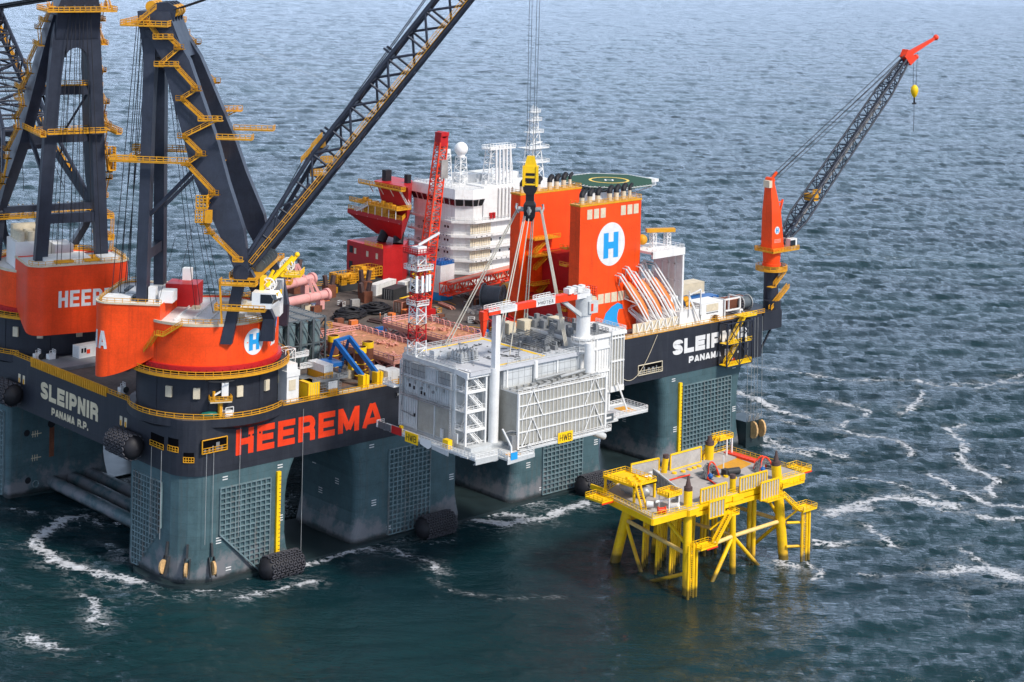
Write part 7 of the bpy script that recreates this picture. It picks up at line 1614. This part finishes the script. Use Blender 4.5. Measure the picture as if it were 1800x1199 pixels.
# two people in hi-vis at the rail: small standing figures
def person(x, y, z, lab, top, rz):
    t = thing('person', lab, 'person', (x, y, z), rz, 'deck crew at the rail'); bm = bpy.data.meshes.new('body')
    V = [(0, 0, .95), (0, 0, 1.2), (0, 0, 1.45), (0, .01, 1.56), (0, .02, 1.66), (.11, 0, .9), (.12, .03, .5), (.12, -.01, .06), (.12, .16, .04), (-.11, 0, .9), (-.12, .0, .5), (-.12, -.04, .06), (-.12, .13, .04), (.2, 0, 1.42), (.27, .02, 1.12), (.24, .2, .92), (-.2, 0, 1.42), (-.27, .02, 1.12), (-.25, .2, .92), (.23, .28, .9), (-.24, .28, .9)]
    E = [(0, 1), (1, 2), (2, 3), (3, 4), (0, 5), (5, 6), (6, 7), (7, 8), (0, 9), (9, 10), (10, 11), (11, 12), (2, 13), (13, 14), (14, 15), (2, 16), (16, 17), (17, 18), (15, 19), (18, 20)]
    rad = [.15, .15, .17, .06, .1, .1, .075, .05, .05, .1, .075, .05, .05, .075, .055, .04, .075, .055, .04, .04, .04]
    bm.from_pydata(V, E, []); o = bpy.data.objects.new('body', bm); COL.objects.link(o); o.parent = t; sk = o.modifiers.new('skin', 'SKIN'); bm.skin_vertices.new() if not bm.skin_vertices else None
    for i, r in enumerate(rad): bm.skin_vertices[0].data[i].radius = (r, r)
    bm.skin_vertices[0].data[0].use_root = True; ss = o.modifiers.new('sub', 'SUBSURF'); ss.levels = ss.render_levels = 1; bm.materials.append(MATS[top])
    m = MB(); m.sphere((0, .02, 1.74), .14, 12, 8); m.build('hard_hat', 'white_clean', t, world=False)
p = pz(1245, 563, Z0); person(p[0], p[1]+.4, Z0, 'person in yellow work jacket leaning at the bow rail', 'yellow', R(180)); p = pz(1251, 562, Z0); person(p[0], p[1]+.6, Z0, 'person in orange overalls standing right of the yellow jacketed one', 'boat_orange', R(160))
# stern deck: white office container, small winches
t = container(14.5, 70, Z0+.9, 9, 3, 3.2, R(4), 'white', 'white site office container on the stern deck before the far crane', 'white', 'site_office', 'cabin')
mb = MB()
for a in (-3.9, -3.0): mb.box(a, -1.6, 1.4, a+.6, -1.55, 2.6)
mb.build('office_window', 'glass', t, world=False); mb = MB(); mb.box(-2.2, -1.62, 1.0, -1.2, -1.56, 2.1); mb.build('red_sign', 'letter_red', t, world=False)
mb = MB(); mb.box(.2, 62, Z0, 19, 73, Z0+.9); tag(mb.build('raised_plinth', 'grey_mid'), 'raised grey plinth under the white site office at the stern', 'plinth')
for x, y, s, lab in ((2.2, 76.6, 1.5, 'white boxed winch stand at the far stern rail'), (4.2, 72.6, 1.8, 'white stern winch with round drum beside the site office'), (2.4, 33.5, 1.4, 'small white bollard winch at the near end of the stern rail')):
    t = thing('mooring_winch', lab, 'winch', (x, y, Z0), 0, 'mooring winches at the stern'); mb = MB(); mb.box(x-s/2, y-s/2, Z0, x+s/2, y+s/2, Z0+s*1.2); mb.rail([(x-s/2, y-s/2, Z0+s*1.2), (x+s/2, y-s/2, Z0+s*1.2), (x+s/2, y+s/2, Z0+s*1.2)], 1.1, .8, .1); mb.build('winch_frame', 'white', t); mb = MB(); mb.tube((x+s*.6, y-.8, Z0+1), (x+s*.6, y+.8, Z0+1), .8, n=14); mb.build('drum', 'dark_grey', t)
# rescue platform on the near pedestal
cx, cy = C1; a = R(246); d = Vector((math.cos(a), math.sin(a), 0)); s = Vector((-d.y, d.x, 0)); p0 = Vector((cx, cy, 41.4))+d*17.2
t = thing('davit_platform', 'small cream davit platform under a dark ring on the near crane pedestal', 'davit', tuple(p0)); mb = MB()
mb.extr([p0-s*2.6, p0+s*2.6, p0+s*2.6+d*2.4, p0-s*2.6+d*2.4], (0, 0, .3)); mb.build('platform_floor', 'cream', t)
mb = MB(); mb.rail([p0-s*2.6+d*.2+Vector((0, 0, .3)), p0-s*2.6+d*2.4+Vector((0, 0, .3)), p0+s*2.6+d*2.4+Vector((0, 0, .3)), p0+s*2.6+d*.2+Vector((0, 0, .3))], 1.2, 1, .12, 3); c = p0+d*1.2; mb.beam(c-s*1.6, c-s*1.6+Vector((0, 0, 2.6)), .5); mb.box(c.x-.4, c.y-.4, 37.6, c.x+.4, c.y+.4, 41.2); mb.build('platform_railing', 'ochre', t)
mb = MB(); mb.beam(c-s*1.6+Vector((0, 0, 1.6)), c+s*1.4+Vector((0, 0, 3.2)), .4); mb.extr([c+s*.2+Vector((0, 0, 1.4)), c+s*1.8+Vector((0, 0, 1.4)), c+s*1.8+Vector((0, 0, 4.6)), c+s*.2+Vector((0, 0, 4.6))], d*.6); mb.build('davit_arm', 'white', t)
mb = MB()
for k in range(18):
    t0, t1 = 2*math.pi*k/18, 2*math.pi*(k+1)/18; o = c+Vector((0, 0, 5.2)); f = lambda q: o+s*(3.4*math.cos(q))+d*(1.9*math.sin(q)); mb.tube(f(t0), f(t1), .13, n=5)
    if k % 3 == 0: mb.tube(f(t0), o, .09, n=4)
mb.build('guard_ring', 'dark_grey', t)
a = R(238); q = Vector((cx, cy, 37.7))+Vector((math.cos(a), math.sin(a), 0))*18.2
mb = MB(); rings = []
for e, w in ((-2.2, .1), (-1.6, .7), (0, .9), (1.6, .7), (2.2, .1)): rings.append([(q.x+s.x*e+d.x*w*math.cos(g), q.y+s.y*e+d.y*w*math.cos(g), 38.4+w*.8*math.sin(g)) for g in [2*math.pi*i/12 for i in range(12)]])
mb.loft(rings); tag(mb.build('rescue_boat', 'green_boat'), 'small green covered boat under the davit platform of the near crane', 'boat')
q = Vector((cx, cy, 37.7))+Vector((math.cos(R(252)), math.sin(R(252)), 0))*18.2; mb = MB()
for dx in (-1.1, 1.1):
    for dy in (-.7, .7): mb.beam((q.x+dx, q.y+dy, 37.7), (q.x+dx, q.y+dy, 40), .18)
mb.box(q.x-1, q.y-.6, 37.8, q.x+1, q.y+.6, 39.2)
for z in (37.8, 40): mb.rail([(q.x-1.1, q.y-.7, z-.1), (q.x+1.1, q.y-.7, z-.1)], .1, 3, .16)
tag(mb.build('cargo_cage', 'white'), 'small white cargo cage beside the green covered boat', 'cage')
# ================================================================ small red and blue deck crane at the bow
t = thing('bow_crane', 'slim crane with red mast and long dark lattice boom on the bow pedestal', 'crane', (215.8, 5, Z0)); PX, PY = 216.4, 5.
mb = MB(); mb.tube((PX, PY, 36), (PX, PY, 50.6), 2.3, n=28); ped = mb.build('pedestal', 'crane_navy', t)
mb = MB(); mb.tube((PX, PY, 51), (PX, PY, 55.6), 2.6, 2.9, n=28); mb.tube((PX, PY, 50.4), (PX, PY, 51.2), 2.9, n=28)
bd = (Vector((299.4-220.8, 0, 118.9-57.3))).normalized()
mb.loft([[(PX-2.6, PY-2.2, 55.6), (PX+3.2, PY-2.2, 55.6), (PX+3.2, PY+2.2, 55.6), (PX-2.6, PY+2.2, 55.6)], [(PX-2.7, PY-2, 67), (PX+1.6, PY-2, 67), (PX+1.6, PY+2, 67), (PX-2.7, PY+2, 67)], [(PX-2.6, PY-1.2, 76.4), (PX-.9, PY-1.2, 76.4), (PX-.9, PY+1.2, 76.4), (PX-2.6, PY+1.2, 76.4)]], smooth=False)
mb.tube((PX-1.7, PY-1.3, 77.2), (PX-1.7, PY+1.3, 77.2), .9, n=14); mb.beam((PX-1.2, PY, 77.2), (PX+1.4, PY, 79.4), .6); mb.beam((PX+1, PY, 69.6), (PX+4.6, PY, 70), .4); mb.beam((PX+4.6, PY, 70.6), (PX+2.6, PY, 64.4), .5)
ms = mb.build('mast', 'orange', t)
mb = MB(); mb.box(PX-3.6, PY-1.4, 75, PX-2.2, PY+1, 77.2); mb.build('floodlight', 'cream', ms)
mb = MB(); mb.lathe((PX, PY, 49), [(5.0, 0), (5.0, .35), (2.3, .35)], 24); mb.rail([(PX+4.9*math.cos(R(a)), PY+4.9*math.sin(R(a)), 49.4) for a in range(0, 360, 24)], 1.2, 1.4, .15, 3, closed=True); mb.box(PX-4.2, PY-4, 55, PX+8.4, PY+3.4, 55.25); mb.rail([(PX-4.2, PY-4, 55.2), (PX+8.4, PY-4, 55.2), (PX+8.4, PY+3.4, 55.2), (PX-4.2, PY+3.4, 55.2)], 1.2, 1.4, .15, 3, closed=True)
mb.stair((PX-2.4, PY-3.4, 44.8), (PX+2.4, PY-3.4, 48.6), 1, t=.16); mb.box(PX-4.4, PY-4, 44.4, PX-2, PY-2, 44.6); mb.stair((PX-4, PY-3.2, 37.6), (PX+4.4, PY-3.2, 43.6), 1, t=.2); mb.build('crane_platform', 'ochre', t)
mb = MB(); mb.box(PX+4.6, PY-3.6, 55.3, PX+7.8, PY-.4, 58.6); cbn = mb.build('operator_cab', 'white', t); mb = MB(); mb.box(PX+4.5, PY-3.66, 56.2, PX+7.0, PY-3.6, 58.2); mb.box(PX+7.8, PY-3.4, 56.2, PX+7.86, PY-.6, 58.2); mb.build('cab_window', 'glass', cbn)
FT = Vector((PX+4.2, PY, 57)); TP = Vector((282.5, PY, 111.5)); nb = Vector((-bd.z, 0, bd.x))
mb = MB(); d = (TP-FT).normalized(); k1 = FT+d*11; lattice(mb, FT, k1, 2.6, .8, nb, 4.6, 3.6, 4, .33, .17); lattice(mb, k1, TP-d*14, 4.6, 3.6, nb, 4.0, 3.4, 17, .33, .16); lattice(mb, TP-d*14, TP, 4.0, 3.4, nb, 2, 1.6, 6, .33, .16)
bm2 = mb.build('boom', 'crane_navy', t)
mb = MB(); mb.beam(FT+d*8-nb*1.2, TP-d*18-nb*1.2, .8, .15, up=nb); mb.build('boom_catwalk', 'canvas', bm2)
mb = MB(); c = FT+d*19; mb.box(c.x-1, PY-2, c.z-.5, c.x+1.4, PY+2, c.z+1.6); mb.rail([(c.x-1.8, PY-2.2, c.z+2), (c.x+1.8, PY-2.2, c.z+2)], 1.2, 1, .16); mb.build('boom_winch', 'ochre', bm2)
tip2 = Vector((299.4, PY, 118.9))
mb = MB(); mb.loft([[tuple(TP+q) for q in (Vector((-1.6, -1.2, 1.6)), Vector((1.6, -1.2, -1.4)), Vector((1.6, 1.2, -1.4)), Vector((-1.6, 1.2, 1.6)))], [tuple(TP+Vector((3.4, 0, 2.4))+q) for q in (Vector((-3.4, -1.2, 1.6)), Vector((1.8, -1.2, -1.6)), Vector((1.8, 1.2, -1.6)), Vector((-3.4, 1.2, 1.6)))]], smooth=False)
mb.beam(TP+Vector((2, 0, 2.4)), tip2-Vector((1, 0, .4)), 1.3, 1.5, w2=.8, h2=.8); mb.sphere(tuple(tip2), 1.0, 10, 8); mb.sphere(tuple(TP+Vector((6, 0, 1.2))), .9, 10, 8); mb.build('jib', 'letter_red', bm2)
mb = MB()
for y in (-.9, .9): mb.tube((PX-.6, PY+y, 78), TP+Vector((-1.4, y, 2.2)), .12, n=5); mb.tube((PX-.6, PY+y, 76.8), TP+Vector((-1.2, y, .2)), .09, n=5)
mb.build('luffing_rope', 'wire', bm2)
hx = TP.x+5.6
for e, zz, lab in ((0, 0, ''),):
    hk2 = thing('small_hook', 'small yellow hook block hanging from the red jib of the bow crane', 'hook block', (hx, PY, 100)); mb = MB(); mb.lathe((hx, PY, 0), [(.2, 98.9), (.9, 99.8), (1.3, 101.2), (1.2, 102.4), (.5, 103.2), (.05, 103.3)], 12); mb.build('block', 'yellow', hk2); mb = MB(); mb.tube((hx, PY, 99), (hx, PY, 97), .3, n=8); mb.tube((hx-.9, PY, 97), (hx+.9, PY, 97), .3, n=8); mb.build('hook', 'black', hk2); mb = MB()
    for o in (-1.1, 1.1): mb.tube((hx+o*.7, PY, 102.8), (hx+o, PY, 114), .07, n=4)
    for o in (-.3, .3): mb.tube((hx+o, PY, 97), (hx+o*.4, PY, 87.5), .05, n=4)
    mb.build('wire_fall', 'wire', hk2)
p = (PX-.3, PY-2.35, 62.5)
yf = lambda z: PY-2.2+.2*(z-55.6)/11.4-.03
e = MB().extr([(PX-.2+1.15*math.cos(2*math.pi*k/24), yf(61.6+1.2*math.sin(2*math.pi*k/24)), 61.6+1.2*math.sin(2*math.pi*k/24)) for k in range(24)], (0, -.05, 0)).build('emblem_disc', 'letter_white', ms); mb = MB(); lettering(mb, 'H', lambda u, v: (PX-.2+u, yf(60.8+v)-.1, 60.8+v), -.6, .6, 1.6, b=.17); mb.build('emblem_letter', 'light_blue', e)
mb = MB(); 
for k in range(3): mb.box(PX-1.6, yf(57.6)-.06, 57.8+k*.42, PX+1.6, yf(57.6)+.05, 58.02+k*.42)
mb.build('load_chart', 'salmon', ms)
# ================================================================ fenders
def fender(loc, rz, lab, L=12.6, r=2.9):
    t = thing('yokohama_fender' if False else 'pneumatic_fender', lab, 'fender', loc, rz, 'black pneumatic fenders with tyre nets'); mb = MB(); rings = []; h = L/2-r*.8
    for q, w in [(-h-r*.8*math.sin(R(a)), r*math.cos(R(a))) for a in (88, 65, 40, 15)]+[(0, r)]+[(h+r*.8*math.sin(R(a)), r*math.cos(R(a))) for a in (15, 40, 65, 88)]: rings.append([(q, w*math.cos(2*math.pi*k/20), w*math.sin(2*math.pi*k/20)) for k in range(20)])
    mb.loft(rings); mb.build('fender_body', 'rubber', t, world=False); mb = MB(); m = 8
    for i in range(m):
        xq = -h*1.05+2.1*h*i/(m-1)
        for k in range(14):
            a = 2*math.pi*(k+.5*(i % 2))/14; c = Vector((xq, (r+.12)*math.cos(a), (r+.12)*math.sin(a))); u = Vector((1, 0, 0)); w = Vector((0, -math.sin(a), math.cos(a))); v = []; n = Vector((0, math.cos(a), math.sin(a)))
            for p_ in range(10):
                th = 2*math.pi*p_/10; dr = u*math.cos(th)+w*math.sin(th)
                for q in range(4): ph = 2*math.pi*q/4; v.append(c+dr*(.46+.16*math.cos(ph))+n*.2*math.sin(ph))
            mb.mesh(v, [(p_*4+q, ((p_+1) % 10)*4+q, ((p_+1) % 10)*4+(q+1) % 4, p_*4+(q+1) % 4) for p_ in range(10) for q in range(4)], True)
    mb.build('tyre_net', 'tyre', t, world=False); return t
f = fender((0, 0, 0), 0, 'black tyre netted fender floating at the foot of the corner column')
def atx(px_, py_, z, dy=0): p = pz(px_, py_, z); return (p[0], p[1]+dy, z)
f.location = (24.8, -5.2, .4)
f2_ = copy_thing(f, (73.4, -5.2, .4), 0, 'black tyre netted fender floating at the column next to the corner column'); f3_ = copy_thing(f, (130.6, -5.2, .4), 0, 'black tyre netted fender floating right under the hanging substation')
f4_ = copy_thing(f, (-2.6, 23.5, 28.2), R(90), 'black tyre netted fender hung high on the stern by the hull name'); f5_ = copy_thing(f, (-2.6, 84.5, 28.2), R(90), 'black tyre netted fender high on the stern under the far crane')

# ================================================================ loose gear on the main deck
gr_ = random.Random(21)
def gear(kind, x, y, lab, grp):
    z = Z0
    if kind == 0:
        t = thing('gear_skid', lab, 'skid', (x, y, z), gr_.uniform(0, 3), grp); w, l = gr_.uniform(1, 2.2), gr_.uniform(1.4, 3.4); mb = MB(); mb.box(-l/2, -w/2, 0, l/2, w/2, .35)
        for q in range(4): a, b = gr_.uniform(-l/2, l/2-.5), gr_.uniform(-w/2, w/2-.4); mb.box(a, b, .3, a+gr_.uniform(.4, 1), b+gr_.uniform(.4, .9), gr_.uniform(.7, 1.8))
        mb.build('skid_body', gr_.choice(['rust', 'grey_mid', 'brown_pile', 'steel_grey']), t, world=False)
        mb = MB(); mb.rail([(-l/2, -w/2, .3), (l/2, -w/2, .3), (l/2, w/2, .3), (-l/2, w/2, .3)], 1.3, 1.2, .1, 2, closed=True); mb.build('skid_frame', gr_.choice(['ochre', 'rust', 'white']), t, world=False)
    elif kind == 1:
        mb = MB(); n = gr_.randint(4, 7); L = gr_.uniform(4, 9); d = Vector((math.cos(gr_.uniform(1.3, 1.8)), math.sin(1.5), 0)).normalized(); s = Vector((-d.y, d.x, 0))
        for q in range(n): c = Vector((x, y, z+.3+.5*(q % 2)))+s*(q*.5); mb.tube(c-d*L/2, c+d*L/2*gr_.uniform(.8, 1), .26, n=8)
        tag(mb.build('pipe_bundle', gr_.choice(['rust', 'brown_pile', 'galv', 'salmon'])), lab, 'pipe bundle', grp)
    else:
        t = thing('gear_crate', lab, 'crate', (x, y, z), gr_.uniform(-.3, .3), grp); w, l, h = gr_.uniform(1.2, 2.4), gr_.uniform(1.6, 3.6), gr_.uniform(1, 2.4); mb = MB(); mb.box(-l/2, -w/2, 0, l/2, w/2, h); cm_ = gr_.choice(['white', 'ochre', 'blue', 'rust', 'canvas', 'boat_orange', 'cream']); cw_ = {'ochre': 'dull yellow', 'rust': 'rusty brown', 'canvas': 'grey', 'boat_orange': 'orange'}.get(cm_, cm_); t['label'] = 'small '+cw_+' crate among the loose gear on the main deck'; t['group'] = 'small '+cw_+' crates on deck'; mb.build('crate_body', cm_, t, world=False); mb = MB()
        for a in (-l/2, l/2):
            for b in (-w/2, w/2): mb.box(a-.07, b-.07, 0, a+.07, b+.07, h+.08)
        mb.build('crate_post', 'dark_grey', t, world=False)
for (xa, xb, ya, yb, n) in ((84, 130, 46, 66, 18), (104, 132, 12, 44, 16), (88, 118, 74, 104, 16), (126, 150, 58, 80, 10), (63, 84, 42, 70, 10), (62, 67, 1.2, 6, 3), (36, 60, 54, 90, 8), (176, 204, 1.5, 8, 4), (3, 20, 38, 58, 4)):
    for k in range(n):
        x, y = gr_.uniform(xa, xb), gr_.uniform(ya, yb); kd = gr_.choice([0, 0, 1, 2, 2])
        gear(kd, x, y, ('small equipment skid in a guard frame among the loose gear on the main deck', 'bundle of loose pipes lying on the main deck', 'small painted crate among the loose gear on the main deck')[kd], ('equipment skids on deck', 'pipe bundles on deck', 'crates on deck')[kd])
mb = MB()
for k in range(26):
    x, y = gr_.uniform(64, 150), gr_.uniform(8, 104); P = []; a = gr_.uniform(0, 6.3)
    for i in range(10): P.append((x, y, Z0+.1)); a += gr_.uniform(-.6, .6); x += 1.1*math.cos(a); y += 1.1*math.sin(a)
    mb.cut(); mb.path(P, .1, 4)
for k, pc in enumerate(mb.pieces+[(mb.v, mb.f, mb.mi, mb.sm)]):
    m2 = MB(); m2.v, m2.f, m2.mi, m2.sm = pc; tag(m2.build('deck_hose', 'dark_grey' if k % 3 else 'ochre'), 'dark hose lying loose across the main deck' if k % 3 else 'yellow hose lying loose across the main deck', 'hose', 'loose hoses on the main deck')
def stain(n, name, mat, r0, r1):
    mb = MB()
    for k in range(n):
        x, y = gr_.uniform(42, 150), gr_.uniform(7, 108); r = gr_.uniform(r0, r1); ph = gr_.uniform(0, 6); mb.cut(); mb.mesh([(x+r*(1+.35*math.sin(3*t+ph)+.2*math.sin(5*t))*math.cos(t)*1.6, y+r*(1+.35*math.sin(3*t+ph))*math.sin(t), ZD+.004+.0005*k) for t in [2*math.pi*i/18 for i in range(18)]], [tuple(range(18))])
    mb.build(name, mat, vessel)
stain(18, 'deck_rust_stain', 'deck_rust', .8, 2.6); stain(10, 'deck_plate_patch', 'deck_worn', 1.2, 3.2)
for px_, py_, lab, top in ((846, 552, 'person in orange coverall standing on deck near the yellow boxed unit', 'boat_orange'), (668, 560, 'person in orange coverall standing by the black cable heap', 'boat_orange'), (1120, 810, '', '')):
    if lab: p = pz(px_, py_, Z0); person(p[0], p[1], Z0, lab, top, gr_.uniform(0, 6))

person(190.4, -2.6, 24.7, 'person in orange overalls standing low in the boarding tower by its outer rail', 'boat_orange', R(170)); person(192.2, -1.8, 24.7, 'person in red overalls standing at the foot of the boarding tower stair', 'letter_red', R(120))
